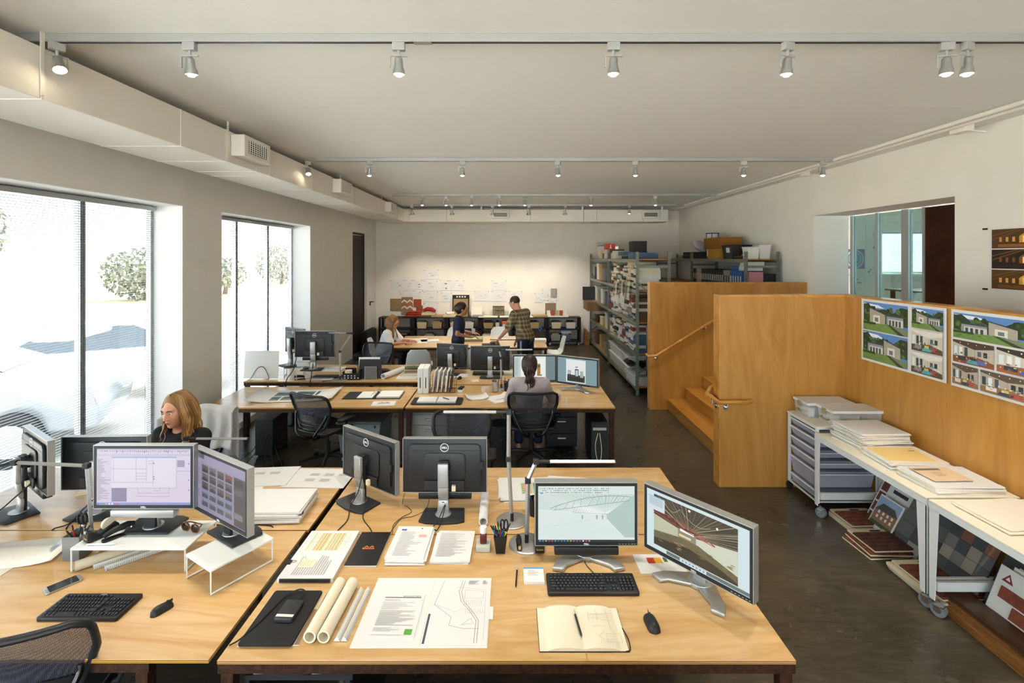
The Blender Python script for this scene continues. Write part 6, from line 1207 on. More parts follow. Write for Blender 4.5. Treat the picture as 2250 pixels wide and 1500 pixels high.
def person(label, loc, rz, J, mats, sleeve=1.0, hair=None, head=(0, 0, 0), hs=1.0, s=1.0, hands=None, res=0.009, wide=1.0, face=False, loose=0.0, skirt=False, brow='5a3c20', bust=0.0):
    t = thing('person', label, 'person', loc, rz); skin, top, bottom, shoe = mats
    P = {k: V3(*v) for k, v in J.items()}; RT = lean_R(P['pelvis'], P['neck']); mid = (P['pelvis']+P['neck'])/2; up = (P['neck']-P['pelvis'])
    ch = P['pelvis']+up*0.68; be = P['pelvis']+up*0.33
    def torso(g): return [('e', P['pelvis']+up*0.02, (0.158*wide*s+g, 0.112*s+g, 0.115*s+g), RT, 0.05), ('e', be, (0.128*wide*s+g, 0.092*s+g, 0.15*s+g), RT, 0.06), ('e', ch, (0.150*wide*s+g, (0.102+bust)*s+g, 0.145*s+g), RT, 0.06), ('c', P['shL'], P['shR'], 0.056*s+g, 0.056*s+g, 0.05)]
    hc = P['head']; R = frame(*head); arms = []
    for S in 'LR': arms += [('c', P['sh'+S], P['el'+S], 0.048*s, 0.038*s, 0.03), ('c', P['el'+S], P['wr'+S], 0.038*s, 0.025*s, 0.02)]
    legs = []
    for S in 'LR': legs += [('c', P['hip'+S], P['kn'+S], 0.083*s, 0.058*s, 0.04), ('c', P['kn'+S], P['an'+S], 0.054*s, 0.036*s, 0.03)]
    groups = [(torso(0)+arms+legs+[('c', P['neck'], hc-np.array(R @ Vector((0, 0.01, 0.05)))*1.0, 0.05*s, 0.047*s, 0.03)], res, 0.03)]
    groups.append((head_prims(hc, R, hs)+[('c', P['neck']*0.75+hc*0.25, hc+np.array(R @ Vector((0, -0.015, -0.05))), 0.049*s, 0.05*s, 0.03)], 0.0055 if face else 0.0075, 0.012))
    for hd in (hands or []): groups.append((hand_prims(*hd), 0.0045, 0.006))
    sdf_part('body', groups, skin, t)
    g = 0.014+loose
    sl = []
    for S in 'LR':
        a, b, c_ = P['sh'+S], P['el'+S], P['wr'+S]
        if sleeve <= 0.6: e = a+(b-a)*(sleeve/0.5) if sleeve < 0.5 else b; sl.append(('c', a, e, 0.048*s+g, 0.045*s+g+loose, 0.03))
        else: e = b+(c_-b)*((sleeve-0.5)/0.5); sl += [('c', a, b, 0.048*s+g, 0.038*s+g, 0.03), ('c', b, e, 0.038*s+g, 0.030*s+g, 0.02)]
    tp = torso(g)
    if loose: tp.append(('e', P['pelvis']+up*0.12, (0.155*wide*s+g, 0.115*s+g, 0.10*s+g), RT, 0.05))
    tp.append(('s', P['neck']+np.array([0, 0.03, 0.065])*s, (0.065*s, 0.075*s, 0.06*s), None, 0.02))
    sdf_part('shirt', [(tp+sl, res, 0.03)], top, t)
    tr = [('e', P['pelvis']-up*0.03, (0.160*wide*s+0.011, 0.115*s+0.011, 0.105*s), RT, 0.05)]
    for S in 'LR': tr += [('c', P['hip'+S], P['kn'+S], 0.083*s+0.011, 0.058*s+0.012, 0.04), ('c', P['kn'+S], P['an'+S]*0.92+P['kn'+S]*0.08, 0.055*s+0.012, 0.040*s+0.014, 0.03)]
    sdf_part('trousers', [(tr, res, 0.03)], bottom, t)
    for S in 'LR':
        a = P['an'+S]; fd = P.get('toe'+S, a+V3(0, 0.13, 0)); d = fd-a; d[2] = 0; d = d/np.linalg.norm(d); f0 = V3(a[0], a[1], 0.033)
        sdf_part('shoe', [([('c', f0-d*0.05, f0+d*0.13, 0.034, 0.028, 0.02), ('c', f0, V3(a[0], a[1], a[2]+0.0), 0.034, 0.036, 0.02)], 0.009, 0.02)], shoe, t)
    if face: face_parts(t, hc, R, hs, brow)
    return t, P, R
def hair_cap(hc, R, s, back=0.0):
    g = lambda x, y, z: np.array(Vector(hc)+R @ Vector((x*s, y*s, z*s))); Rn = [list(r) for r in R]
    return [('e', g(0, -0.018, 0.038), (0.086*s, 0.099*s, 0.092*s), Rn, 0.01), ('e', g(0, -0.05, -0.01), (0.080*s, 0.066*s, 0.085*s), Rn, 0.03), ('s', g(0, 0.098, -0.012), (0.078*s, 0.075*s, 0.105*s), Rn, 0.014)]
def locks(hc, R, s, n, length, seed, spread=1.0, front=1.05, drop=(0, 0, -1), wave=0.012, bottom=None):
    """long strands: from the parting over the skull, then falling"""
    r = random.Random(seed); mb = MB(); g = lambda x, y, z: Vector(hc)+R @ Vector((x*s, y*s, z*s))
    for i in range(n):
        a = r.uniform(front, 2*PI-front); sx, cy = math.sin(a), math.cos(a); k = r.uniform(0.98, 1.10)
        p = [g(0.012*sx, 0.05*cy-0.01, 0.122), g(0.060*sx, 0.066*cy-0.018, 0.105), g(0.088*sx*k, 0.10*cy*k-0.02, 0.03), g(0.092*sx*k*spread, 0.102*cy*k-0.026, -0.05)]
        L = length*r.uniform(0.75, 1.05); e = p[-1]; w = r.uniform(-wave, wave)
        for q in (0.35, 0.7, 1.0): p.append(e+Vector(drop)*L*q+R @ Vector((sx*0.012*q*spread+w*math.sin(q*7), -0.004*q+w*math.cos(q*6), 0)))
        pts = smooth_path(p, 4); m = len(pts); mb.tube(pts, [0.0085*s*(1-0.65*(j/(m-1))**2) for j in range(m)], 5)
    return mb
M('skin', 'd9a183', 0.5, noise=(25, 'd0957a')); M('skin_tan', 'c08660', 0.5, noise=(25, 'b67c58'))
M('hair_blonde', '9c7240', 0.42, noise=(9, '76522a')); M('hair_honey', '8a6230', 0.45, noise=(9, '6e4a22')); M('hair_light', 'c09a62', 0.42, noise=(9, 'a27c48')); M('hair_dark', '33241a', 0.45, noise=(60, '20150e')); M('hair_brown', '4a3220', 0.5, noise=(60, '33211a'))
M('knit_black', '16181d', 0.85, bump=(60, 0.2)); M('tee_white', 'dcdcdc', 0.8, bump=(18, 0.5)); M('blouse_grey', 'b3a8aa', 0.8, bump=(14, 0.5)); M('navy', '1f2742', 0.8, bump=(20, 0.4)); M('jeans', '22314f', 0.85, bump=(90, 0.2)); M('leggings', '15151a', 0.8); M('shoe_dark', '2a2220', 0.5); M('shoe_nude', 'b89080', 0.5)
def plaid():
    m = bpy.data.materials.new('plaid'); m.use_nodes = True; nt = m.node_tree; b = nt.nodes['Principled BSDF']; tc = nd(nt, 'ShaderNodeTexCoord'); col = None
    for ax, sc, c0, c1 in (('X', 16.0, '8a7a58', '4a4130'), ('Z', 14.0, '9a8a66', '52472f')):
        sp = nd(nt, 'ShaderNodeSeparateXYZ'); nt.links.new(tc.outputs['Object'], sp.inputs[0]); ml = nd(nt, 'ShaderNodeMath', operation='MULTIPLY'); ml.inputs[1].default_value = sc; nt.links.new(sp.outputs[ax], ml.inputs[0])
        fr = nd(nt, 'ShaderNodeMath', operation='FRACT'); nt.links.new(ml.outputs[0], fr.inputs[0]); rp = ramp(nt, fr.outputs[0], [(0.0, c1), (0.30, c0), (0.50, 'c8b890'), (0.58, c0), (0.85, c1)])
        if col is None: col = rp
        else: mx = nd(nt, 'ShaderNodeMix', data_type='RGBA'); mx.inputs[0].default_value = 0.5; nt.links.new(col, mx.inputs[6]); nt.links.new(rp, mx.inputs[7]); nt.links.new(mx.outputs[2], b.inputs['Base Color'])
    b.inputs['Roughness'].default_value = 0.85; MATS['plaid'] = m
plaid()
def seat_pose(sh=0.90, head_z=1.07, lean=0.02, hx=0.05, arms=None, knee=0.43, foot=0.0, hipz=0.50, sw=0.165):
    J = dict(pelvis=(0, 0, hipz), neck=(0, lean, sh), head=(0, lean+hx, head_z), shL=(-sw, lean-0.005, sh-0.035), shR=(sw, lean-0.005, sh-0.035), hipL=(-0.085, 0.02, hipz-0.02), hipR=(0.085, 0.02, hipz-0.02), knL=(-0.11, knee, hipz-0.03), knR=(0.11, knee, hipz-0.03), anL=(-0.12, knee-0.05+foot, 0.07), anR=(0.12, knee-0.05+foot, 0.07))
    J.update(arms); return J
# woman in black, long fair hair, seated at the sunlit desk (looks to the left)
WL = (-2.68, 4.02, 0)
J = seat_pose(0.885, 1.075, 0.09, 0.035, dict(elL=(-0.24, 0.16, 0.66), elR=(0.23, 0.15, 0.66), wrL=(-0.14, 0.36, 0.675), wrR=(0.14, 0.36, 0.675)), sw=0.175)
t, P, R = person('long-haired fair woman in a black top looking at her screen', WL, PI-0.12, J, ('skin', 'knit_black', 'leggings', 'shoe_dark'), 1.0, head=(-0.12, -0.16, 0.05), hs=1.10, face=True, res=0.008,
    hands=[((-0.14, 0.37, 0.675), (0.2, 1, -0.02), (0, 0, 1), 1, 0.35), ((0.14, 0.37, 0.675), (-0.2, 1, -0.02), (0, 0, 1), -1, 0.35)])
sdf_part('hair', [(hair_cap(P['head'], R, 1.10), 0.0065, 0.02)], 'hair_honey', t)
for k in range(3): part('hair_locks', locks(P['head'], R, 1.10, 85, 0.21, 3+k, 1.12, 0.72+0.12*k, (0, 0.05, -1), 0.020), ('hair_blonde', 'hair_honey', 'hair_light')[k], t, smooth=70)
# woman with a ponytail, seen from behind
WP = (0.20, 5.47, 0)
J = seat_pose(0.905, 1.065, 0.03, 0.03, dict(elL=(-0.24, 0.12, 0.66), elR=(0.27, 0.10, 0.665), wrL=(-0.12, 0.30, 0.675), wrR=(0.33, 0.20, 0.685)), knee=0.42)
t, P, R = person('woman in a pale blouse with a curly brown ponytail, back to camera', WP, 0.0, J, ('skin', 'blouse_grey', 'jeans', 'shoe_nude'), 1.0, head=(-0.05, -0.05, 0), hs=1.05,
    hands=[((0.33, 0.21, 0.685), (-0.05, 1, -0.1), (0, 0, 1), -1, 0.6), ((-0.12, 0.31, 0.675), (0.3, 1, 0), (0, 0, 1), 1, 0.4)])
sdf_part('hair', [(hair_cap(P['head'], R, 1.05), 0.0075, 0.02)], 'hair_dark', t)
hc = Vector(P['head']); r = random.Random(5); m = MB()
for i in range(46):
    a = r.uniform(0, 2*PI); q = r.uniform(0.2, 1.0); x, y = 0.034*q*math.cos(a), 0.026*q*math.sin(a)
    pts = [hc+Vector((x*0.4, -0.10, 0.03)), hc+Vector((x*1.2, -0.135+y*0.5, -0.01))]+[hc+Vector((x*1.5+0.013*math.sin(2.2*k+a), -0.125+y+0.011*math.cos(2.2*k+a), -0.02-0.04*k)) for k in range(1, r.randint(4, 6)+1)]
    pts = smooth_path(pts, 4); n = len(pts); m.tube(pts, [0.008*(1-0.5*(j/(n-1))**3) for j in range(n)], 5)
part('ponytail', m, 'hair_brown', t, smooth=70)
part('hair_tie', MB().tube([hc+Vector((0.018*math.cos(a), -0.108, 0.02+0.018*math.sin(a))) for a in np.linspace(0, 2*PI, 13)[:-1]], 0.006, 6, closed=True), 'black_satin', t, smooth=60)
# reading girl at the meeting table (side on, facing right)
J = seat_pose(0.88, 1.055, 0.14, 0.06, dict(elL=(-0.2, 0.28, 0.66), elR=(0.2, 0.22, 0.66), wrL=(-0.12, 0.48, 0.68), wrR=(0.13, 0.44, 0.68)), knee=0.42, hipz=0.48)
t, P, R = person('girl in a white tee with long honey hair reading at the table', (-2.50, 9.38, 0), -PI/2-0.1, J, ('skin_tan', 'tee_white', 'leggings', 'shoe_dark'), 0.42, head=(0, -0.42, 0), hs=1.05, face=True, loose=0.012,
    hands=[((-0.12, 0.49, 0.68), (0.1, 1, 0), (0, 0, 1), 1, 0.3), ((0.13, 0.45, 0.68), (-0.1, 1, 0), (0, 0, 1), -1, 0.3)])
sdf_part('hair', [(hair_cap(P['head'], R, 1.05), 0.0075, 0.02)], 'hair_honey', t)
part('hair_locks', locks(P['head'], R, 1.05, 110, 0.27, 7, 0.95, 1.0, (0, 0.25, -1)), 'hair_blonde', t, smooth=70)
# woman walking past the table
J = dict(pelvis=(0, 0, 0.80), neck=(0, 0.03, 1.235), head=(0, 0.075, 1.375), shL=(-0.15, 0.02, 1.20), shR=(0.15, 0.02, 1.20), elL=(-0.19, 0.06, 0.96), elR=(0.20, -0.02, 0.96), wrL=(-0.14, 0.26, 0.92), wrR=(0.16, 0.20, 0.90), hipL=(-0.08, 0, 0.78), hipR=(0.08, 0, 0.78), knL=(-0.09, 0.12, 0.43), knR=(0.09, -0.02, 0.42), anL=(-0.09, 0.10, 0.07), anR=(0.09, -0.24, 0.09))
t, P, R = person('woman in a navy top and dark trousers walking with something white', (-0.97, 8.68, 0), -PI/2+0.15, J, ('skin_tan', 'navy', 'leggings', 'shoe_dark'), 0.30, head=(0, -0.1, 0), hs=0.98, s=0.94, face=True,
    hands=[((-0.14, 0.27, 0.92), (0.1, 1, -0.1), (0, 0, 1), 1, 0.7), ((0.16, 0.21, 0.90), (-0.2, 1, 0), (0, 0, 1), -1, 0.7)])
sdf_part('hair', [(hair_cap(P['head'], R, 1.02)+[('e', P['head']+V3(0, -0.10, 0.02), (0.05, 0.05, 0.06), None, 0.03)], 0.0075, 0.02)], 'hair_dark', t)
solo('paper_cup', MB().lathe([(0.0001, 0), (0.028, 0), (0.036, 0.09), (0.033, 0.09), (0.025, 0.004), (0.0001, 0.004)], 18), 'white_plastic', 'white paper cup in the walking woman\'s hand', 'cup', W(1040, 729, 8.68)-Vector((0, 0, 0.03)), smooth=40)
# man in plaid bending over the table
J = dict(pelvis=(0, 0, 0.86), neck=(0, 0.14, 1.33), head=(0, 0.24, 1.48), shL=(-0.185, 0.12, 1.29), shR=(0.185, 0.12, 1.29), elL=(-0.25, 0.22, 1.03), elR=(0.25, 0.16, 1.02), wrL=(-0.2, 0.42, 0.86), wrR=(0.2, 0.30, 0.80), hipL=(-0.09, 0, 0.84), hipR=(0.09, 0, 0.84), knL=(-0.10, 0.04, 0.46), knR=(0.10, -0.02, 0.46), anL=(-0.11, -0.02, 0.07), anR=(0.11, -0.08, 0.07))
t, P, R = person('man in a short-sleeved plaid shirt and jeans leaning towards the table', (0.245, 8.66, 0), 0.95, J, ('skin', 'plaid', 'jeans', 'shoe_dark'), 0.40, head=(0.1, -0.45, 0), hs=1.03, s=1.06, wide=1.08, face=True, loose=0.006, brow='3a2818',
    hands=[((-0.2, 0.43, 0.85), (0.1, 0.7, -0.7), (0, 0.7, 0.7), 1, 0.4), ((0.2, 0.31, 0.79), (0, 0.6, -0.8), (0, 0.8, 0.6), -1, 0.4)])
sdf_part('hair', [([('e', P['head']+np.array(R @ Vector((0, -0.018, 0.034))), (0.082, 0.098, 0.090), [list(q) for q in R], 0.01), ('s', P['head']+np.array(R @ Vector((0, 0.075, -0.02))), (0.072, 0.066, 0.085), [list(q) for q in R], 0.012), ('s', P['head']+np.array(R @ Vector((0, 0.0, -0.11))), (0.12, 0.12, 0.09), [list(q) for q in R], 0.012)], 0.007, 0.02)], 'hair_brown', t)
# the jacket hung over the fair woman's chair
ch = task_chair('task chair draped with a white jacket behind the fair-haired woman', (-2.84, 4.24, 0), PI+0.25, arms=False)
def jf(u, v):
    s_ = 2*u-1; w = 0.300+0.02*math.sin(u*40)*0.2
    if v < 0.45: q = (0.45-v)/0.45; y = -0.205+0.018*q; z = 0.895-0.34*q
    elif v > 0.55: q = (v-0.55)/0.45; y = -0.405-0.03*q; z = 0.895-0.50*q
    else: q = (v-0.45)/0.10; y = -0.205-0.20*q; z = 0.895+0.02*math.sin(PI*q)
    k = 0.012*math.sin(u*31+3*math.sin(v*5))*min(1, abs(v-0.5)*4)
    return (s_*w, y+0.05*s_*s_+k, z-0.035*abs(s_)**3+0.008*math.sin(u*17))
o = part('draped_jacket', MB().grid(jf, 61, 41), 'tee_white', None, smooth=80); o.modifiers.new('s', 'SOLIDIFY').thickness = 0.010
o.location = (-2.84, 4.24, 0); o.rotation_euler = (0, 0, PI+0.25); tag(o, 'crumpled white jacket draped over the chair back by the window', 'jacket')
# ================================================================ STORAGE, SAMPLES, PICTURES
LEV = [0.13, 0.69, 1.215, 1.76, 2.28]
def shelving(label, x0, x1, ys, lev):
    t = thing('shelving_unit', label, 'shelving', (0, 0, 0), 0, 'grey steel shelving')
    for y in ys:
        for x in (x0, x1):
            o = part('post', MB().b2(x-0.022, x+0.022, y-0.004, y+0.004, 0, 2.40).b2(x-0.022, x-0.017, y-0.02, y+0.02, 0, 2.40).b2(x+0.017, x+0.022, y-0.02, y+0.02, 0, 2.40), 'shelf_steel', t)
            if y == ys[0]:
                hm = MB().b2(-0.004, 0.004, -0.001, 0.001, -0.006, 0.006).mesh('slot', 'charcoal')
                for k in range(30): obj('slot', hm, o, (x, y-0.0052, 0.15+k*0.075))
        part('end_tie', MB().b2(x0+0.02, x1-0.02, y-0.005, y+0.012, 2.13, 2.17), 'shelf_steel', t)
        part('end_tie', MB().b2(x0+0.02, x1-0.02, y-0.005, y+0.012, 0.30, 0.34), 'shelf_steel', t)
        part('brace', MB().tube([(x0, y, 1.9), (x1, y, 1.35)], 0.016, 4), 'shelf_steel', t); part('brace', MB().tube([(x0, y, 0.35), (x1, y, 0.75)], 0.016, 4), 'shelf_steel', t)
    for a, b in zip(ys[:-1], ys[1:]):
        for z in lev:
            for x in (x0, x1): part('beam', MB().b2(x-0.018, x+0.018, a+0.022, b-0.022, z-0.06, z-0.002), 'shelf_steel', t, bev=0.004)
            part('shelf_board', MB().b2(x0+0.02, x1-0.02, a+0.01, b-0.01, z-0.018, z), 'particle_board', t)
    return t
SX0, SX1 = 2.10, 2.63
shelving('grey steel shelving packed with samples, running to the far wall', SX0, SX1, (8.1, 10.5, 12.88), LEV)
shelving('grey steel shelving against the right wall with blue binders', 3.87, 4.40, (8.0, 10.4, 12.88), LEV)
PAL = {'white': 'cfccc2', 'cream': 'cdbd97', 'grey': '8a8a84', 'brown': '5f4a36', 'dark': '2c2a2a', 'tan': 'a98d62', 'blue': '4a6078', 'red': '7a3a30'}
for k, v in PAL.items(): M('box_'+k, v, 0.7)
PK = ['white', 'white', 'white', 'cream', 'cream', 'grey', 'grey', 'brown', 'dark', 'tan', 'blue', 'red', 'white']
bc = {}
def boxme(dx, dy, dz, col):
    k = (round(dx, 2), round(dy, 2), round(dz, 3), col)
    if k not in bc: bc[k] = MB().b2(-k[0]/2, k[0]/2, -k[1]/2, k[1]/2, 0, k[2]).mesh('sample_box', 'box_'+col)
    return bc[k]
r = random.Random(31); nb = 0
ON = 'first second third fourth fifth sixth seventh eighth ninth tenth eleventh twelfth thirteenth fourteenth fifteenth sixteenth seventeenth eighteenth nineteenth twentieth'.split()
for li, z in ((3, LEV[3]), (2, LEV[2]), (1, LEV[1])):
    y = 8.16; si = -1
    while y < 10.38 and nb < 288:
        wy = r.choice((0.20, 0.24, 0.28)); top = z+r.uniform(0.34, 0.46); zz = z+0.001; x = SX0+0.21+r.uniform(-0.02, 0.02)
        if y+wy > 10.45: break
        theme = r.choice(PK); si += 1; ki = -1
        while zz < top and nb < 288:
            h = r.choice((0.025, 0.035, 0.035, 0.05, 0.07)); c_ = theme if r.random() < 0.45 else r.choice(PK)
            if zz+h > z+0.46: break
            o = obj('sample_box', boxme(r.choice((0.36, 0.40, 0.44)), wy-0.012, h, c_), None, (x+r.uniform(-0.02, 0.02), y+wy/2, zz), (0, 0, r.uniform(-0.04, 0.04)))
            ki += 1; tag(o, '%s sample box, %s up in the %s stack from the near post, %s shelf' % (c_, ON[ki], ON[si], ('', 'second', 'third', 'fourth')[li]), 'sample box', 'sample boxes stacked on the shelving'); zz += h+0.0008; nb += 1
        y += wy
# chains and cords of sample rings hanging from the upper shelf edge
for k in range(9):
    y = 8.35+0.17*k; z0 = LEV[3]+r.uniform(0.05, 0.2)
    solo('beaded_loop', MB().tube(smooth_path([(SX0-0.025, y, z0), (SX0-0.04, y+0.02, LEV[3]-0.05), (SX0-0.045, y+0.05, LEV[3]-0.16-0.04*(k % 3)), (SX0-0.04, y+0.08, LEV[3]-0.05), (SX0-0.025, y+0.09, z0)], 5), 0.004, 5), ('charcoal', 'white_plastic', 'card')[k % 3], '%s beaded cord loop from the near post on the upper shelf edge' % ON[k], 'cord', group='sample cords on the shelving', smooth=60)
# far bay and bottom bins
far = [(12.35, 3, 0.30, 'dark', 'black carton in the far bay, upper shelf'), (12.0, 3, 0.40, 'white', 'tall white box in the far bay, upper shelf'), (11.7, 3, 0.38, 'tan', 'tan upright board in the far bay, upper shelf'), (11.3, 3, 0.30, 'grey', 'grey carton in the far bay, upper shelf'),
       (12.4, 2, 0.36, 'white', 'white carton at the far end of the middle shelf'), (12.0, 2, 0.30, 'grey', 'grey carton on the middle shelf, far bay'), (11.5, 2, 0.34, 'white', 'white file box on the middle shelf, far bay'), (11.0, 2, 0.30, 'blue', 'blue-grey file box on the middle shelf, far bay'),
       (12.3, 1, 0.16, 'brown', 'brown wood sample slab sticking out of the far bay'), (11.6, 1, 0.20, 'cream', 'cream tray of tiles in the far bay'), (11.0, 1, 0.36, 'white', 'white boards standing in the far bay'), (12.3, 0, 0.32, 'brown', 'brown picture frame leaning on the lowest far shelf'), (11.7, 0, 0.30, 'tan', 'orange-brown crate on the lowest far shelf'), (11.1, 0, 0.22, 'grey', 'pile of grey tiles on the lowest far shelf')]
for y, l, h, c_, lab in far:
    t = thing('storage_box', lab, 'box', (SX0+0.24, y, LEV[l]+0.001), r.uniform(-0.08, 0.08)); part('body', MB().b2(-0.2, 0.2, -0.15, 0.15, 0, h*0.86), 'box_'+c_, t, bev=0.004); part('lid', MB().b2(-0.205, 0.205, -0.155, 0.155, h*0.86, h), 'box_'+c_, t, bev=0.004)
solo('wood_slab', MB().b2(-0.3, 0.3, -0.35, 0.35, 0, 0.22), M('slab_wood', '8a6a48', 0.7, noise=(6, '6a4c30')), 'thick brown timber sample jutting out of the shelving', 'timber sample', (SX0+0.05, 12.2, LEV[1]+0.30), bev=0.006)
solo('acoustic_sample', MB().b2(-0.28, 0.2, -0.01, 0.01, 0, 0.34), 'charcoal', 'black panel sample on top of the timber slab', 'sample', (SX0+0.0, 12.45, LEV[1]+0.53-0.005))
def tub(label, c, d, mat, lid, rz=0.0, group='plastic tubs', cat='tub'):
    t = thing('plastic_tub', label, cat, c, rz, group); w, l, h = d
    part('body', MB().frust((0, 0, 0), (w*0.86, l*0.86), (w, l), h-0.02), mat, t); part('lid', MB().b2(-w/2-0.008, w/2+0.008, -l/2-0.008, l/2+0.008, h-0.02, h), lid, t, bev=0.004)
    return t
WH = ['first', 'second', 'third', 'fourth', 'fifth', 'sixth', 'seventh', 'eighth']
for k in range(8):
    y = 8.30+0.29*k
    for q in range(2):
        if q == 1 and k < 2: continue
        tub('%s tub, %s layer, on the lowest shelf counted from the near post' % (WH[k], ('lower', 'upper')[q]), (SX0+0.20-(0.06 if k < 2 else 0), y, LEV[0]+0.001+0.20*q), (0.40, 0.26, 0.19), 'frosted', 'white_plastic', r.uniform(-0.05, 0.05), 'tubs on the lowest shelf')
solo('folded_cloth', MB().grid(lambda u, v: ((u-0.5)*0.4, (v-0.5)*0.5, 0.06+0.05*math.sin(u*7)*math.cos(v*6)), 15, 15), 'black_satin', 'heap of dark and white cloth over the near tubs', 'cloth', (SX0+0.12, 8.55, LEV[0]+0.24), smooth=70)
# top of the near unit
tops = [('clear tub with a blue lid on top of the shelving', 11.9, (0.42, 0.5, 0.32), 'frosted', 'blue_lid'), ('white and pale-green upright box on top of the shelving', 12.5, (0.3, 0.12, 0.40), 'box_white', 'box_white')]
M('blue_lid', '2e6ea8', 0.5)
for l, y, d, m_, ld in tops: tub(l, (SX0+0.26, y, LEV[4]+0.001), d, m_, ld, 0.0, None)
t = thing('red_sign_box', 'white box with an orange-red panel on the shelving top', 'box', (SX0+0.1, 10.9, LEV[4]+0.001)); part('box', MB().b2(-0.1, 0.1, -0.12, 0.12, 0, 0.20), 'box_white', t); part('panel', MB().b2(-0.1, 0.1, -0.12, 0.12, 0.2, 0.33), M('red_orange', 'c8502a', 0.6), t)
prints([(circ2(0, 0.03, 0.012), 'f0e8e0'), ([(-0.02, -0.04), (0.02, -0.04), (0.008, 0.02), (-0.008, 0.02)], 'f0e8e0')], t, (0, -0.1203, 0.265), (PI/2, 0, 0))
t = thing('black_box', 'black box file standing on the shelving top', 'box', (SX0+0.32, 9.3, LEV[4]+0.13)); part('body', MB().b2(-0.13, 0.13, -0.16, 0.16, 0, 0.20), 'box_dark', t, bev=0.003); part('lid', MB().b2(-0.132, 0.132, -0.162, 0.162, 0.16, 0.205), 'box_dark', t)
for k, (y, w, h, c_, l) in enumerate(((9.5, 0.5, 0.08, 'blue', 'wide blue sample binder lying on the shelving top'), (9.2, 0.5, 0.05, 'dark', 'dark tray under the black box file'), (8.75, 0.34, 0.11, 'blue', 'blue sample book near the post top'))):
    solo('sample_binder', MB().b2(-0.2, 0.25, -w/2, w/2, 0, h), 'box_'+c_, l, 'binder', (SX0+0.24, y, LEV[4]+0.001+(0.06 if k == 0 else 0)+(0.0)), bev=0.004)
for k in range(16):
    y = 8.9+0.17*k; o = obj('sample_box', boxme(0.30, 0.15, r.choice((0.12, 0.16, 0.2)), r.choice(PK)), None, (SX0+0.16, y, LEV[4]+0.002), (0, 0, r.uniform(-0.05, 0.05))) if k not in (0, 1, 2, 3, 4, 5, 11, 12) else None
    if o: tag(o, '%s place sample carton from the near post on top of the shelving' % ON[k], 'sample box', 'cartons on the shelving top')
# hanging printed aprons at the near end
for k in range(2):
    x = SX0+0.28+0.1*k; t = thing('hanging_textile', ['grey banner with white diamonds on hangers at the shelf end', 'second patterned banner behind the diamond banner'][k], 'textile', (x, 8.07-0.03*(1-k), 0.35))
    part('cloth', MB().grid(lambda u, v: ((u-0.5)*0.30, 0.015*math.sin(u*9), v*0.82), 17, 9), M('banner_grey', '8f9ca2', 0.85), t, smooth=70)
    prints([((-0.15, 0.0, 0.15, 0.09), '7a2a2a'), ((-0.15, 0.26, 0.15, 0.5), '4a6478')]+[([(0.05, 0.15+0.27*q), (0.14, 0.21+0.27*q), (0.05, 0.27+0.27*q), (-0.04, 0.21+0.27*q)], 'dfe4e6') for q in range(3)]+[([(0.05, 0.18+0.27*q), (0.10, 0.21+0.27*q), (0.05, 0.24+0.27*q), (0.0, 0.21+0.27*q)], '6a8290') for q in range(3)], t, (0, -0.0175, 0), (PI/2, 0, 0))
    part('hanger', MB().tube(arc((0, 0, 0.86), 0.03, -PI/2, PI, 10), 0.004, 6), 'cream', t)
# contents of the right-hand unit
BX = 4.06
y = 8.14; seq = [('blue', 5), ('grey', 3), ('dark', 12), ('cream', 3), ('dark', 2)]
M('spine_blue', '2f5a9a', 0.5); M('spine_grey', '9a968a', 0.6); M('spine_dark', '2a2622', 0.5); M('spine_cream', 'b8ac8c', 0.6); M('spine_pink', 'c4828a', 0.6)
for c_, n in seq:
    for k in range(n):
        w = 0.09 if c_ != 'dark' else 0.085
        if y > 10.3: break
        t = thing('ring_binder', {'blue': '%s blue binder in the row on the right-hand shelving', 'grey': '%s grey binder beside the blue binders', 'dark': '%s black binder in the long dark row', 'cream': '%s cream binder past the black row'}[c_] % (WH+['ninth', 'tenth', 'eleventh', 'twelfth'])[k] if not (c_ == 'dark' and n == 2) else '%s black binder at the far end of the row' % WH[k], 'binder', (BX, y+w/2, LEV[3]+0.002), 0, 'binders on the right-hand shelving')
        part('cover', MB().b2(-0.19, 0.13, -w/2+0.003, w/2-0.003, 0, 0.315), 'spine_'+c_, t, bev=0.003); part('label_tab', MB().b2(-0.192, -0.1905, -0.018, 0.018, 0.10, 0.22), 'paper' if c_ != 'grey' else 'charcoal', t); y += w
solo('box_file', MB().b2(-0.18, 0.15, -0.14, 0.12, 0, 0.07), 'spine_blue', 'pale blue box lying on the blue binders', 'box', (BX, 8.46, LEV[3]+0.320), bev=0.003)
for k in range(2): solo('white_carton', MB().b2(-0.16, 0.12, -0.13, 0.13, 0, 0.075), 'box_white', ['lower white carton on the blue binders', 'upper white carton on the blue binders'][k], 'box', (BX+0.02*k, 8.18, LEV[3]+0.320+0.077*k), 0.05*k, bev=0.003)
solo('pink_file', MB().b2(-0.1, 0.14, -0.02, 0.02, 0, 0.30), 'spine_pink', 'pink file box at the end of the right-hand shelving', 'file box', (4.04, 8.06, LEV[3]+0.002), bev=0.003)
solo('black_crate', MB().b2(-0.11, 0.11, -0.1, 0.1, 0, 0.27), 'charcoal', 'black crate beside the pink file box', 'crate', (4.29, 8.14, LEV[3]+0.002), bev=0.004)
solo('box_file', MB().b2(-0.1, 0.1, -0.1, 0.1, 0, 0.07), 'box_grey', 'grey papers lying above the pink file box', 'papers', (4.03, 8.3, LEV[3]+0.303))
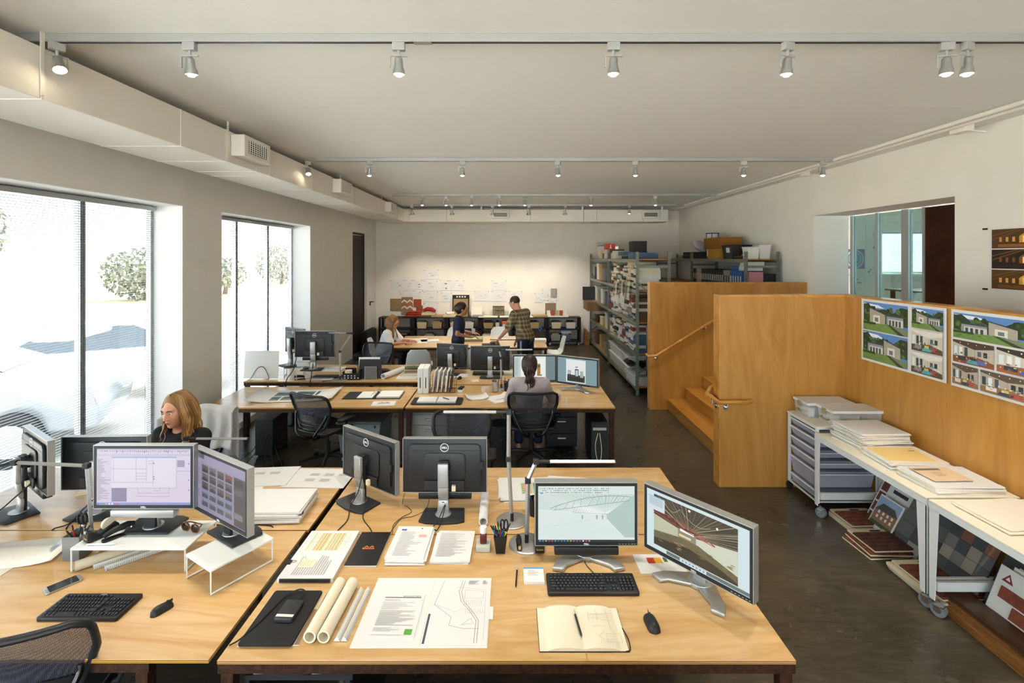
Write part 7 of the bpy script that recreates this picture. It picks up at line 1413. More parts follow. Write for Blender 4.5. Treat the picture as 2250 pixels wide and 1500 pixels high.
def carton(label, c, d, mat, rz=0.0):
    t = thing('carton', label, 'carton', c, rz); w, l, h = d; part('body', MB().b2(-w/2, w/2, -l/2, l/2, 0, h), mat, t, bev=0.004); part('tape', MB().b2(-w/2, w/2, -0.03, 0.03, h, h+0.0012), 'particle_board', t); return t
Z4 = LEV[4]+0.001
carton('upper wide brown carton on the right-hand shelving', (4.12, 9.47, Z4+0.19), (0.42, 0.78, 0.22), 'card_brown'); carton('lower brown carton on the right-hand shelving', (4.12, 9.42, Z4), (0.40, 0.50, 0.188), 'card')
tub('black lidded bin with a white label on the shelving top', (4.10, 8.83, Z4), (0.36, 0.40, 0.25), 'charcoal', 'black_satin', 0.0, None); solo('label_card', MB().b2(-0.001, 0.001, -0.07, 0.07, 0, 0.09), 'paper', 'white label card on the black bin', 'label', (3.925, 8.78, Z4+0.11), rot=(0, -0.1, 0))
for k in range(2): tub(['translucent tub at the near end of the shelving top', 'taller translucent tub behind it against the wall'][k], (4.02+0.22*k, 8.14+0.05*k, Z4), (0.19, 0.2, 0.20+0.03*k), 'frosted', 'frosted', 0.0, None)
t = thing('lantern', 'round lantern with dark metal bands on the shelving top', 'lantern', (4.16, 10.02, Z4)); part('shade', MB().cyl((0, 0, 0.02), (0, 0, 0.52), 0.125, n=28), 'paper', t, smooth=40)
for z in (0.40, 0.51, 0.03): part('band', MB().cyl((0, 0, z), (0, 0, z+0.018), 0.135, n=28), 'rust_steel', t, smooth=40)
for k in range(6): a = 2*PI*k/6; part('bar', MB().cyl((0.13*math.cos(a), 0.13*math.sin(a), 0.02), (0.13*math.cos(a), 0.13*math.sin(a), 0.53), 0.007, n=6), 'rust_steel', t)
solo('pillow', MB().sphere((0, 0, 0), 0.2, 18, 12, sc=(0.9, 1.1, 0.5)), M('fabric_lilac', 'b8b2b6', 0.9, bump=(10, 0.5)), 'pale plastic-wrapped cushion left of the lantern', 'cushion', (4.1, 10.5, Z4+0.27), rot=(0.4, 0.3, 0), smooth=70)
for k in range(7): solo('sample_case', MB().b2(-0.16, 0.16, -0.12, 0.12, 0, 0.07), ('box_dark', 'box_brown', 'box_dark', 'box_tan')[k % 4], '%s sample case from the lantern, %s row, on the shelving top' % (ON[k % 4], ('lower', 'upper')[k//4]), 'case', (4.06+0.04*(k % 2), 10.32+0.29*(k % 4), Z4+0.072*(k//4)), 0.08*(k % 3), group='dark sample cases', bev=0.003)
t = thing('seat_shell', 'dark chair part with bent arm lying on the shelving top', 'chair part', (4.05, 8.47, Z4)); part('pad', MB().sphere((0, 0, 0.03), 0.15, 18, 10, sc=(0.9, 1.5, 0.2)), 'box_brown', t, smooth=70); part('bent_arm', MB().tube(smooth_path([(0, 0.16, 0.03), (0, 0.13, 0.13), (0, 0.0, 0.16), (0, -0.13, 0.12), (0, -0.16, 0.03)], 6), 0.016, 8), 'box_dark', t, smooth=60); part('rim', MB().box((0.05, -0.05, 0.07), (0.05, 0.34, 0.02)), 'box_grey', t, bev=0.006)

# ---------------------------------------------------------------- white carts on the right
def white_table(label, x0, x1, y0, y1, z):
    t = thing('rolling_table', label, 'table', (0, 0, 0), 0, 'white rolling tables'); part('top', MB().b2(x0, x1, y0, y1, z-0.012, z), 'cart_top', t, bev=0.002)
    for b in ((x0, x0+0.012, y0, y1), (x1-0.012, x1, y0, y1), (x0+0.012, x1-0.012, y0, y0+0.012), (x0+0.012, x1-0.012, y1-0.012, y1)): part('apron', MB().b2(b[0], b[1], b[2], b[3], z-0.052, z-0.0125), 'white_metal', t)
    for y, s in ((y0, 1), (y1, -1)):
        for x, q in ((x0, 1), (x1, -1)):
            part('leg', MB()._add([(x, y, z-0.05), (x+q*0.004, y, z-0.05), (x+q*0.004, y+s*0.075, z-0.05), (x, y+s*0.075, z-0.05), (x, y, 0.10), (x+q*0.004, y, 0.10), (x+q*0.004, y+s*0.045, 0.10), (x, y+s*0.045, 0.10)], [(0, 1, 2, 3), (7, 6, 5, 4), (0, 4, 5, 1), (1, 5, 6, 2), (2, 6, 7, 3), (3, 7, 4, 0)]).b2(min(x, x+q*0.045), max(x, x+q*0.045), min(y, y+s*0.004), max(y, y+s*0.004), 0.10, z-0.05), 'white_metal', t)
            caster(t, x+q*0.03, y+s*0.035, 0.042, mat='caster_grey', rz=0.5)
        part('end_rail', MB().b2(x0+0.045, x1-0.045, min(y, y+s*0.02), max(y, y+s*0.02), 0.14, 0.20), 'white_metal', t)
    return t
M('cart_top', 'e2dcc8', 0.5)
white_table('white rolling table piled with folders nearest the drawer cart', 2.71, 3.33, 3.165, 4.33, 0.73); white_table('white rolling table at the right edge with cream folders', 2.71, 3.33, 1.95, 3.145, 0.73)
t = thing('drawer_cart', 'white wheeled cart of translucent drawers by the partition', 'drawer cart', (0, 0, 0))
cx0, cx1, cy0, cy1, cz = 2.755, 3.325, 4.37, 4.83, 0.775
part('top', MB().b2(cx0-0.005, cx1, cy0-0.005, cy1+0.005, cz-0.018, cz), 'cart_top', t, bev=0.002)
for x in (cx0, cx1-0.022):
    for y in (cy0, cy1-0.022): part('post', MB().b2(x, x+0.022, y, y+0.022, 0.085, cz-0.018), 'white_metal', t); caster(t, x+0.011, y+0.011, 0.036, mat='rubber', fork='black_satin')
for z in (0.085, 0.745): part('frame_rail', MB().b2(cx0+0.022, cx1-0.022, cy0, cy0+0.015, z, z+0.012).b2(cx0+0.022, cx1-0.022, cy1-0.015, cy1, z, z+0.012).b2(cx0, cx0+0.015, cy0+0.022, cy1-0.022, z, z+0.012), 'white_metal', t)
zz = 0.735
for k, h in enumerate((0.07, 0.085, 0.085, 0.085, 0.16, 0.09)):
    zb = zz-h; d = part('drawer', MB().frust(((cx0+cx1)/2-0.006, (cy0+cy1)/2, zb), (cx1-cx0-0.07, cy1-cy0-0.10), (cx1-cx0-0.03, cy1-cy0-0.055), h-0.012), 'clear_drawer', t)
    part('rim', MB().b2(cx0+0.004, cx0+0.016, cy0+0.024, cy1-0.024, zz-0.018, zz-0.006), 'white_plastic', d); part('contents', MB().b2(cx0+0.06, cx1-0.06, cy0+0.07, cy1-0.08, zb+0.004, zb+h*0.45), ('box_dark', 'box_grey', 'box_blue', 'box_tan', 'box_brown', 'box_blue')[k], d)
    for y in (cy0+0.001, cy1-0.009): part('runner', MB().b2(cx0+0.022, cx1-0.022, y, y+0.008, zz-0.03, zz-0.022), 'white_metal', t)
    zz -= h+0.012
for k in range(2):
    x, y = 3.03+0.08*k, 4.70-0.24*k
    b = thing('organizer_box', ['translucent lidded case on the drawer cart, next to the partition', 'front translucent lidded case on the drawer cart'][k], 'plastic case', (x, y, cz+0.001), 0, 'translucent cases'); part('body', MB().frust((0, 0, 0), (0.42, 0.20), (0.44, 0.22), 0.12), 'clear_plastic', b); part('lid', MB().b2(-0.23, 0.23, -0.118, 0.118, 0.12, 0.145), 'frosted', b, bev=0.004)
    part('latch', MB().b2(-0.237, -0.229, -0.03, 0.03, 0.085, 0.14), M('latch_tan', '9a8c62', 0.5), b, bev=0.003); part('handle', MB().tube([(-0.215, -0.05, 0.05), (-0.24, -0.05, 0.045), (-0.24, 0.05, 0.045), (-0.215, 0.05, 0.05)], 0.008, 6), 'latch_tan', b)
    for q in range(6): part('card_pack', MB().b2(-0.18+0.06*q, -0.14+0.06*q, -0.08, 0.08, 0.004, 0.085), ('paper', 'box_grey', 'box_white')[q % 3], b)
Z7 = 0.73
stack('folder_pile', 'tall slumped pile of cream folders on the white table', 'folder stack', (3.03, 4.10, Z7), 0.40, 0.34, 0.05, 18, 0.0072, ('paper', 'paper_warm', 'paper'), 0.022, 41, None, None, 0.09)
stack('folder_pile', 'pile topped with a manila envelope', 'folder stack', (3.02, 3.72, Z7), 0.42, 0.32, -0.04, 8, 0.006, ('paper', 'paper_warm'), 0.02, 42, None, None, 0.06)
sheet('envelope', 'manila envelope with a dark slot on the folder pile', 'envelope', (3.00, 3.73, Z7+0.054), 0.34, 0.25, -0.06, [((0.10, 0.06, 0.15, 0.07), '4a4030')], 0.003, M('manila', 'e8c880', 0.7).name)
t = stack('folder_pile', 'clipped pile under the tan brochure on the white table', 'folder stack', (3.03, 3.36, Z7), 0.46, 0.32, 0.02, 7, 0.0075, ('paper', 'paper_warm'), 0.014, 43, None, None, 0.05)
for k in range(3): part('binder_clip', MB().box((0.235, -0.10, 0.012+0.017*k), (0.018, 0.025, 0.012)), 'black_satin', t)
sheet('brochure', 'tan brochure with a grey title band on the clipped pile', 'brochure', (2.985, 3.37, Z7+0.061), 0.27, 0.21, 0.03, [((-0.13, 0.055, 0.06, 0.085), '77705c')]+textlines(-0.05, -0.04, 0.05, 0.03, 4, 'b09c80'), 0.003, M('tan_paper', 'dcc3a0', 0.7).name)
stack('folder_pile', 'pile of cream folders on the right-edge table', 'folder stack', (3.04, 2.92, Z7), 0.44, 0.34, 0.08, 4, 0.006, ('paper_cream', 'paper_warm'), 0.02, 44, None, None, 0.05)
stack('folder_pile', 'white folders cropped by the right picture edge', 'folder stack', (3.10, 2.42, Z7), 0.40, 0.32, -0.2, 6, 0.009, ('paper',), 0.02, 45, None, None, 0.1)
# sample boards beneath
M('brick_red', '80432f', 0.8, noise=(30, '683422')); M('brick_dark', '5c352a', 0.8, noise=(30, '4a2a22')); M('brick_orange', '8a4630', 0.8, noise=(30, '743a28')); M('board_cream', 'cfc4a6', 0.7); M('board_white', 'd8d8d2', 0.6)
BM = {}
def brick_board(label, loc, rot, w, d, nx, ny, mat, base='board_cream', header=0.0, group='brick sample boards', n=1, words=None):
    t = thing('brick_sample_board', label, 'sample board', loc, 0, group, rot)
    b = part('board', MB().prism(rrect(w, d, 0.01), 0, 0.008), base, t); part('mortar', MB().b2(-w/2+0.006, w/2-0.006, -d/2+0.006, d/2-header-0.006, 0.008, 0.011), 'dark_wood', t)
    bw, bh = (w-0.012)/nx, (d-header-0.012)/ny; key = (round(bw, 4), round(bh, 4), mat)
    for q, f in (('f', 1.0), ('h', 0.5)):
        if key+(q,) not in BM: BM[key+(q,)] = MB().b2(-bw*f/2+0.003, bw*f/2-0.003, -bh/2+0.003, bh/2-0.003, 0, 0.011).mesh('brick', mat)
    for j in range(ny):
        y = -d/2+0.006+bh*(j+0.5); x = -w/2+0.006
        if j % 2: obj('brick', BM[key+('h',)], t, (x+bw/4, y, 0.0082)); x += bw/2
        while x+bw*0.99 < w/2: obj('brick', BM[key+('f',)], t, (x+bw/2, y, 0.0082)); x += bw
        if w/2-0.006-x > bw*0.4: obj('brick', BM[key+('h',)], t, (x+bw/4, y, 0.0082))
    if header: part('handle_hole', MB().prism(rrect(0.09, 0.022, 0.01), 0, 0.0004), 'black_satin', t, (w*0.12, d/2-header*0.5, 0.0082))
    return t
brick_board('brown brick board on the floor nearest the drawer cart', (3.02, 4.20, 0.042), (0, 0, 0.05), 0.34, 0.28, 3, 4, 'brick_red', header=0.05)
solo('blank_board', MB().prism(rrect(0.35, 0.29, 0.01), 0, 0.03), 'board_cream', 'cream boards beneath the first brick board', 'sample board', (3.01, 4.19, 0.001), 0.02)
brick_board('dark brick board in the middle of the floor row', (2.93, 3.83, 0.058), (0, 0, 0.03), 0.35, 0.30, 3, 5, 'brick_dark', header=0.05); brick_board('red brick board under the dark one', (2.90, 3.82, 0.030), (0, 0, -0.03), 0.34, 0.30, 3, 5, 'brick_red'); brick_board('lowest red brick board of the middle pile', (2.885, 3.83, 0.004), (0, 0, 0.06), 0.34, 0.30, 3, 5, 'brick_red')
brick_board('red-brown brick board partly behind the white table leg', (2.98, 3.36, 0.064), (0, 0, 0.02), 0.36, 0.42, 3, 5, 'brick_red', header=0.06)
for k in range(3): solo('blank_board', MB().prism(rrect(0.36, 0.44, 0.01), 0, 0.017), 'board_cream', ['lowest', 'middle', 'upper'][k]+' cream board under the third brick board', 'sample board', (2.965-0.008*k, 3.36, 0.002+0.0185*k), 0.02*k)
LEAN = (0, math.radians(-62), 0)
def lean(x, y, z, a=62, rz=0.0): return (x, y, z), Euler((0, math.radians(-a), rz))
def leaning(name, label, y, x, w, h, mats, items=None, a=62, th=0.008, z=0.0, cat='sample board', group='leaning sample boards'):
    """board leaning back towards the partition: local X up the board, local Y along the wall; its face looks at the aisle"""
    ang = math.radians(a); t = thing(name, label, cat, (x, y, z+0.002), 0, group, Euler((0, -ang, 0)))
    m = MB().b2(0, h, -w/2, w/2, 0, th); part('board', m, mats, t)
    if items: prints([([(yy, -xx) if False else (xx, yy) for xx, yy in ([(q[0], q[1]), (q[2], q[1]), (q[2], q[3]), (q[0], q[3])] if not isinstance(q[0], tuple) else q)], c_) for q, c_ in items], t, (0, 0, th))
    return t
leaning('sample_rack_board', 'white brick-edge boards leaning behind the catalogue', 4.07, 3.10, 0.36, 0.40, 'board_white', [((0.02+0.095*k, 0.10, 0.10+0.095*k, 0.17), '6a3226') for k in range(4)]+[((0.33, -0.10, 0.36, 0.05), '2a2a2a')])
for k in range(2): leaning('sample_rack_board', ['pale board behind the front leaning board', 'rearmost pale leaning board'][k], 4.0-0.02*k, 3.13+0.025*(k+1), 0.36, 0.41, 'board_white', None)
leaning('brick_catalogue', 'brick catalogue with a house photo on its cover', 4.02, 3.03, 0.24, 0.31, 'paper', [((0.06, -0.11, 0.30, 0.115), '8aa4c0'), ([(0.08, -0.11), (0.20, -0.11), (0.21, 0.05), (0.18, 0.11), (0.08, 0.11)], '8a6446'), ([(0.20, -0.11), (0.25, -0.06), (0.25, 0.06), (0.18, 0.115), (0.19, 0.0)], '4a4640'), ((0.06, -0.11, 0.09, 0.115), '3a4a30')]+[((0.12+0.04*(k//4), -0.08+0.045*(k % 4), 0.145+0.04*(k//4), -0.06+0.045*(k % 4)), 'd8d8d0') for k in range(8)]+[((0.02, -0.09, 0.028, -0.01), '3a62a8')], cat='catalogue', group=None)
def shingles(seed, w, h, pal, n, m):
    r_ = random.Random(seed); I = []
    for i in range(n):
        for j in range(m): I.append(((h*i/n+0.002, -w/2+w*j/m+0.001, h*(i+1)/n-0.001, -w/2+w*(j+1)/m-0.001), r_.choice(pal)))
    return I
leaning('shingle_board', 'grey roof-shingle board behind the near white leg', 3.70, 3.04, 0.36, 0.46, 'charcoal', shingles(1, 0.36, 0.46, ['3c4044', '4a4e50', '2e3236', '5a5c5a', '8a8880'], 4, 3)); leaning('shingle_board', 'mixed-colour shingle board with rust and grey tabs', 3.34, 3.02, 0.34, 0.52, 'charcoal', shingles(2, 0.34, 0.52, ['5a5a56', '6c6a66', '4a4c4c', '74503a', '8a8478', '3e4246'], 6, 4))
leaning('shingle_board', 'dark slate shingle board', 3.03, 3.05, 0.26, 0.52, 'charcoal', shingles(3, 0.26, 0.52, ['2c3232', '343a3a', '3c4242'], 4, 2)); leaning('wood_sample_board', 'white board with wood swatch and handle slot', 2.86, 3.05, 0.16, 0.50, 'board_white', [((0.04, 0.0, 0.40, 0.07), '7a4a24'), ((0.42, 0.02, 0.50, 0.06), 'a8502a'), ((0.26, -0.055, 0.42, -0.03), '1c1c1c')], cat='sample board')
t = thing('brick_sample_board', 'upright brick board printed with a brickmaker\'s name', 'sample board', (2.985, 2.77, 0.02), 0, None, Euler((0, math.radians(-68), 0)))
part('board', MB().b2(0, 0.36, -0.30, 0.30, 0, 0.01), 'board_white', t); bm_ = MB().b2(0, 0.072, -0.088, 0.088, 0, 0.008).mesh('brick', 'brick_orange')
for i in range(3):
    for j in range(4):
        y = -0.208+0.186*j-(0.093 if i % 2 else 0)
        if abs(y) < 0.213: obj('brick', bm_, t, (0.01+0.082*i, y, 0.0102))
lettering('Triangle\nBrick', 0.034, t, (0.305, 0.14, 0.0106), (0, 0, -PI/2), 'dark_ink', align='LEFT'); prints([([(0.275, 0.27), (0.33, 0.235), (0.275, 0.20)], '7a2a2a'), ([(0.288, 0.25), (0.312, 0.235), (0.288, 0.22)], 'd8d8d2'), ((0.27, -0.16, 0.295, -0.04), '141414')], t, (0, 0, 0.0101))
for k in range(7): leaning('sample_rack_board', '%s white board in the file behind the brickmaker board' % WH[k], 2.73-0.012*k, 3.015+0.018*k, 0.58, 0.36, 'board_white', None, 68, 0.008, 0.03, group='boards behind the brickmaker board')
wood('plank_wood', '9a6a34', '7e5224', '5c3a18', scale=(9, 0.6, 9), rough=0.5); wood('plank_dark', '54381f', '452c17', '33200f', scale=(9, 0.6, 9), rough=0.5)
for k in range(7): solo('floor_plank', MB().b2(-0.09+0.004*k, 0.075, -0.62+0.02*k, 0.52, 0, 0.014), 'plank_dark' if k > 4 else 'plank_wood', '%s plank up in the stack of flooring samples on the floor' % WH[k], 'plank', (2.89+0.006*k, 2.60+0.02*k, 0.001+0.0146*k), 0.0, 'flooring samples')
# ---------------------------------------------------------------- pictures on the partition and wall
def pic_house(x0, y0, x1, y1, v=0):
    X = lambda a: x0+(x1-x0)*a; Y = lambda b: y0+(y1-y0)*b; r_ = random.Random(v)
    I = [((x0, y0, x1, y1), '5a86c4'), ([(X(0), Y(0.95)), (X(0.35), Y(0.92)), (X(0.5), Y(0.82)), (X(0.2), Y(0.80))], 'e8eef4'), ([(X(0), Y(0.3)), (X(0), Y(0.9)), (X(0.12), Y(0.96)), (X(0.25), Y(0.72)), (X(0.5), Y(0.8)), (X(0.7), Y(0.7)), (X(0.85), Y(0.92)), (X(1), Y(0.9)), (X(1), Y(0.3))], '2c3f20')]
    I += [(circ2(X(r_.uniform(0.04, 0.96)), Y(r_.uniform(0.35, 0.82)), (x1-x0)*r_.uniform(0.015, 0.04), 9), r_.choice(['3a5228', '24361a', '46602e', '1c2c14', '55703a'])) for k in range(60)]
    a = 0.16 if v % 2 == 0 else 0.5
    I += [([(X(a), Y(0.25)), (X(a), Y(0.82)), (X(a+0.36), Y(0.62)), (X(a+0.36), Y(0.25))], 'a8a294'), ([(X(a-0.03), Y(0.84)), (X(a-0.03), Y(0.80)), (X(a+0.38), Y(0.60)), (X(a+0.38), Y(0.64))], '3a3a3c'), ((X(a+0.08), Y(0.28), X(a+0.24), Y(0.56)), 'dcd8cc'), ((X(a+0.12), Y(0.34), X(a+0.20), Y(0.48)), '6a7480')]
    b = 0.55 if v % 2 == 0 else 0.12
    I += [((X(b), Y(0.28), X(b+0.36), Y(0.60)), '8c9498'), ((X(b-0.02), Y(0.58), X(b+0.38), Y(0.63)), '3c4854'), ((X(b+0.04), Y(0.26), X(b+0.36), Y(0.50)), 'cfccc6')]+[((X(b+0.06+0.07*k), Y(0.27), X(b+0.10+0.07*k), Y(0.46)), '3a424a') for k in range(4)]
    I += [([(X(0), Y(0)), (X(1), Y(0)), (X(1), Y(0.2)), (X(0.6), Y(0.30)), (X(0.2), Y(0.26)), (X(0), Y(0.36))], '6f8c48'), ([(X(0.6), Y(0.3)), (X(0.7), Y(0.3)), (X(1), Y(0.06)), (X(1), Y(0)), (X(0.92), Y(0))], '7c7a74'), ([(X(0.55), Y(0.3)), (X(0.62), Y(0.3)), (X(0.95), Y(0.0)), (X(0.82), Y(0.0))], '32481f'), ((X(0), Y(0.22), X(0.3), Y(0.30)), '2c4a1e')]
    I += [(circ2(X(r_.uniform(0.04, 0.55)), Y(r_.uniform(0.03, 0.2)), (x1-x0)*r_.uniform(0.01, 0.03), 8, 0.35), r_.choice(['7d9a52', '62803c', '55723a'])) for k in range(24)]
    return I
def pic_room(x0, y0, x1, y1, v=0):
    X = lambda a: x0+(x1-x0)*a; Y = lambda b: y0+(y1-y0)*b; r_ = random.Random(100+v); wall, fl, ce, ac = [('c8c2b2', '5c4a38', 'dcd8cc', '4aa8b0'), ('b8b0a2', '8a4a28', '4a382c', '3fa0b4'), ('c4bdb0', '9a5a30', '3a322c', '4a5a9a'), ('a8a090', '8c6a48', '5a4a3c', '3a4458')][v % 4]
    I = [((x0, y0, x1, y1), wall), ([(X(0), Y(1)), (X(1), Y(1)), (X(1), Y(0.82)), (X(0.55), Y(0.68)), (X(0), Y(0.9))], ce), ([(X(0), Y(0)), (X(1), Y(0)), (X(1), Y(0.22)), (X(0.6), Y(0.38)), (X(0), Y(0.28))], fl), ((X(0.55), Y(0.38), X(0.56), Y(0.68)), '8a8478')]
    I += [((X(0.04+0.13*k), Y(0.34), X(0.12+0.13*k), Y(0.72)), r_.choice(['4a5258', 'd8e0e4', 'e4e8e4', '3c4448'])) for k in range(3)]+[((X(0.62+0.14*k), Y(0.42), X(0.71+0.14*k), Y(0.64)), r_.choice(['5a6064', 'dfe4e0', '2f3438'])) for k in range(2)]
    I += [([(X(0.35), Y(0.05)), (X(0.65), Y(0.05)), (X(0.6), Y(0.2)), (X(0.4), Y(0.2))], ac), ((X(0.12), Y(0.12), X(0.34), Y(0.3)), r_.choice(['d8d4cc', '8a8a8c', '3a3c40'])), ((X(0.62), Y(0.08), X(0.84), Y(0.26)), r_.choice(['5a6aa0', '2e3440', 'a84a38'])), ((X(0.44), Y(0.2), X(0.58), Y(0.32)), r_.choice(['3a3a3a', 'c8b060']))]
    for k in range(26):
        a_, b_ = r_.uniform(0.05, 0.9), r_.uniform(0.04, 0.5); I.append(((X(a_), Y(b_), X(a_+r_.uniform(0.015, 0.06)), Y(b_+r_.uniform(0.02, 0.09))), r_.choice(['3a3632', 'd8d2c4', '8a6a4c', '6a6660', ac, 'b0a898', fl])))
    I += [(circ2(X(0.2+0.2*k), Y(0.9), (x1-x0)*0.012, 8), 'fff4d8') for k in range(4)]
    return I
def pic_church(x0, y0, x1, y1, v=0):
    X = lambda a: x0+(x1-x0)*a; Y = lambda b: y0+(y1-y0)*b; I = [((x0, y0, x1, y1), ('4a2e10', '1c0f06', '54350f')[v])]; g = ('c8923a', '7a4a14', 'd8a448')[v]
    for s in (-1, 1): I += [(line2(X(0.5+s*0.5), Y(0.45), X(0.5), Y(0.98), 0.012), '6a4216'), (line2(X(0.5+s*0.5), Y(0.65), X(0.5+s*0.1), Y(0.98), 0.008), '7a5020')]+[((X(0.5+s*(0.16+0.1*k))-0.012, Y(0.34), X(0.5+s*(0.16+0.1*k))+0.012, Y(0.58)), g) for k in range(3)]
    I += [([(X(0.42), Y(0.28)), (X(0.58), Y(0.28)), (X(0.58), Y(0.6)), (X(0.5), Y(0.78)), (X(0.42), Y(0.6))], g), ((X(0.47), Y(0.3), X(0.53), Y(0.62)), 'f4d890'), ((X(0.1), Y(0.06), X(0.9), Y(0.22)), ('8a5a24', '2c180a', '7a4a1c')[v])]
    return I
def poster(label, x, yc, zc, w, h, items, cat='poster', group=None):
    """hangs on a wall whose face looks to -X; picture's left is the far end"""
    t = thing('poster', label, cat, (x, yc, zc), 0, group, Euler((PI/2, 0, -PI/2))); part('paper', MB().b2(-w/2, w/2, -h/2, h/2, 0.0005, 0.002), 'paper', t); prints(items, t, (0, 0, 0.002)); return t
a, b, c_ = -0.43, 0.43, 0.27
poster('poster of two house exteriors and three interiors on the plywood', 3.328, 4.15, 1.625, 0.90, 0.575, pic_house(-0.42, 0.005, 0.09, 0.265, 0)+pic_house(-0.42, -0.265, 0.09, -0.005, 1)+pic_house(0.14, 0.10, 0.43, 0.265, 2)+pic_room(0.14, -0.085, 0.43, 0.09, 0)+pic_room(0.14, -0.265, 0.43, -0.095, 0), group='house posters')
it = pic_house(-0.44, 0.08, 0.10, 0.265, 3)+pic_room(0.13, 0.08, 0.44, 0.265, 1)+pic_room(-0.44, -0.10, -0.13, 0.065, 1)+pic_room(-0.11, -0.10, 0.30, 0.065, 2)+pic_room(0.32, -0.10, 0.44, 0.065, 3)+pic_room(-0.44, -0.265, -0.24, -0.115, 3)+pic_room(-0.22, -0.265, 0.12, -0.115, 3)+pic_room(0.14, -0.265, 0.44, -0.115, 2)
poster('poster of a brick house and six interiors at the right edge', 3.328, 3.20, 1.625, 0.92, 0.575, it, group='house posters')
poster('tall poster of three church interiors on the white wall', 4.469, 4.21, 2.285, 0.62, 0.58, pic_church(-0.29, 0.10, 0.29, 0.275, 0)+pic_church(-0.29, -0.085, 0.29, 0.09, 1)+pic_church(-0.29, -0.27, 0.29, -0.095, 2))
def wall_sheet(label, px0, py0, px1, py1, Y, items=None, mat='paper', name='pinned_sheet', cat='drawing', group='drawings pinned to the far wall', th=0.003, curl=True):
    p, q = W(px0, py1, Y), W(px1, py0, Y); w, h = q.x-p.x, q.z-p.z; t = thing(name, label, cat, ((p.x+q.x)/2, Y, (p.z+q.z)/2), 0, group, Euler((PI/2, 0, 0)))
    part('leaf', MB().b2(-w/2, w/2, -h/2, h/2, 0, th), mat, t)
    if items: prints(items(w, h), t, (0, 0, th))
    if name == 'pinned_sheet':
        for s in (-1, 1): part('pin', MB().cyl((s*w*0.45, h*0.45, th), (s*w*0.45, h*0.45, th+0.008), 0.009, n=8), 'charcoal', t)
    return t
cr = lambda x, y: (800+x/4.327, 560+y/4.327)
def doodle(seed, dark=False):
    def f(w, h):
        r_ = random.Random(seed); k = r_.randint(3, 6); I = []
        for i in range(k):
            x, y = r_.uniform(-0.35, 0.2)*w, r_.uniform(-0.35, 0.25)*h; I.append(((x, y, x+w*r_.uniform(0.06, 0.3), y+h*r_.uniform(0.02, 0.1)), '4a4640' if (dark and i < 2) else r_.choice(['c8c4bc', 'b8b4ac', 'd0ccc4'])))
        I += [(line2(-0.35*w, -0.2*h+0.1*h*i, 0.3*w, -0.2*h+0.1*h*i, 0.004), 'd0ccc4') for i in range(3)]
        return I
    return f
PS = [(568,140,712,230,'uppermost drawing on the far wall'), (248,238,388,328,'drawing with four dark slanted bars'), (395,238,465,328,'narrow drawing right of the slanted-bar sheet'), (470,238,555,328,'drawing with a dark little elevation'), (570,242,700,342,'large plan sheet under the uppermost drawing'), (722,240,800,338,'sheet with a roofed elevation'), (808,240,878,338,'sheet between the roofed elevation and the dark emblem'), (885,240,952,338,'sheet with a small dark emblem'), (565,350,705,445,'third plan sheet down in the middle column'), (735,355,836,445,'sheet left of the framed speckled board'), (1048,342,1188,438,'left of three curling sheets'), (1210,242,1355,335,'sheet above the three curling sheets'), (1210,342,1355,440,'middle of three curling sheets'), (1370,342,1510,440,'sheet behind the man\'s head'), (565,455,705,555,'lowest sheet with two leaf drawings'), (330,340,385,390,'small card above the textile samples'), (400,340,470,392,'small card with a grey block'), (480,340,560,395,'small card with a black bar'), (1620,360,1700,450,'faint sheet near the grey sample'), (1700,330,1768,430,'sheet with four small squares'), (1745,432,1832,456,'torn strip with dark marks')]
for i, (x0, y0, x1, y1, l) in enumerate(PS): wall_sheet(l+', far wall' if 'wall' not in l else l, *cr(x0, y0), *cr(x1, y1), 12.946, doodle(i, i in (1, 3, 5, 7, 16, 17, 19, 20)))
M('felt_tan', '9a845e', 0.9, noise=(20, '8a7450')); M('burlap', '94806a', 0.9, noise=(60, '7a6650')); M('rust_cloth', 'a4522e', 0.9, noise=(30, '8a4020')); M('grey_card', '9a968e', 0.7); M('speckle', 'a88c5c', 0.6, noise=(90, '7a6038'))
GS = dict(name='fabric_sample', cat='fabric sample', group='fabric samples on the far wall')
wall_sheet('plain tan fabric square, far wall', *cr(248, 415), *cr(356, 530), 12.94, None, 'felt_tan', **GS)
def zig(w, h):
    I = []
    for q, c_ in ((0.16, 'e0d8c8'), (0.06, 'a85a3a'), (-0.10, 'a85a3a'), (-0.20, 'e0d8c8')):
        pts = [(-0.5*w+w*i/4, (q+(0.11 if i % 2 else -0.02))*h) for i in range(5)]; up_ = [(x, y+0.09*h) for x, y in pts]
        for k in range(4): I.append(([pts[k], pts[k+1], up_[k+1], up_[k]], c_))
    return I
wall_sheet('woven textile with a rust and white zigzag, far wall', *cr(356, 400), *cr(463, 560), 12.925, zig, 'burlap', **GS)
wall_sheet('upper rust-coloured fabric swatch, far wall', *cr(470, 420), *cr(545, 495), 12.935, None, 'rust_cloth', **GS); wall_sheet('lower checked rust swatch, far wall', *cr(495, 480), *cr(558, 542), 12.925, lambda w, h: [((-w/2+w*k/5, -h/2, -w/2+w*k/5+0.006, h/2), '7a3a20') for k in range(5)]+[((-w/2, -h/2+h*k/4, w/2, -h/2+h*k/4+0.006), '7a3a20') for k in range(4)], 'rust_cloth', **GS)
wall_sheet('grey tile sample with a red edge, far wall', *cr(1775, 318), *cr(1830, 393), 12.93, lambda w, h: [((w*0.42, -h/2, w/2, h/2), '8a3a2c')], 'grey_card', th=0.02, **GS); wall_sheet('creased tan leather square, far wall', *cr(1722, 458), *cr(1824, 556), 12.93, None, 'burlap', **GS)
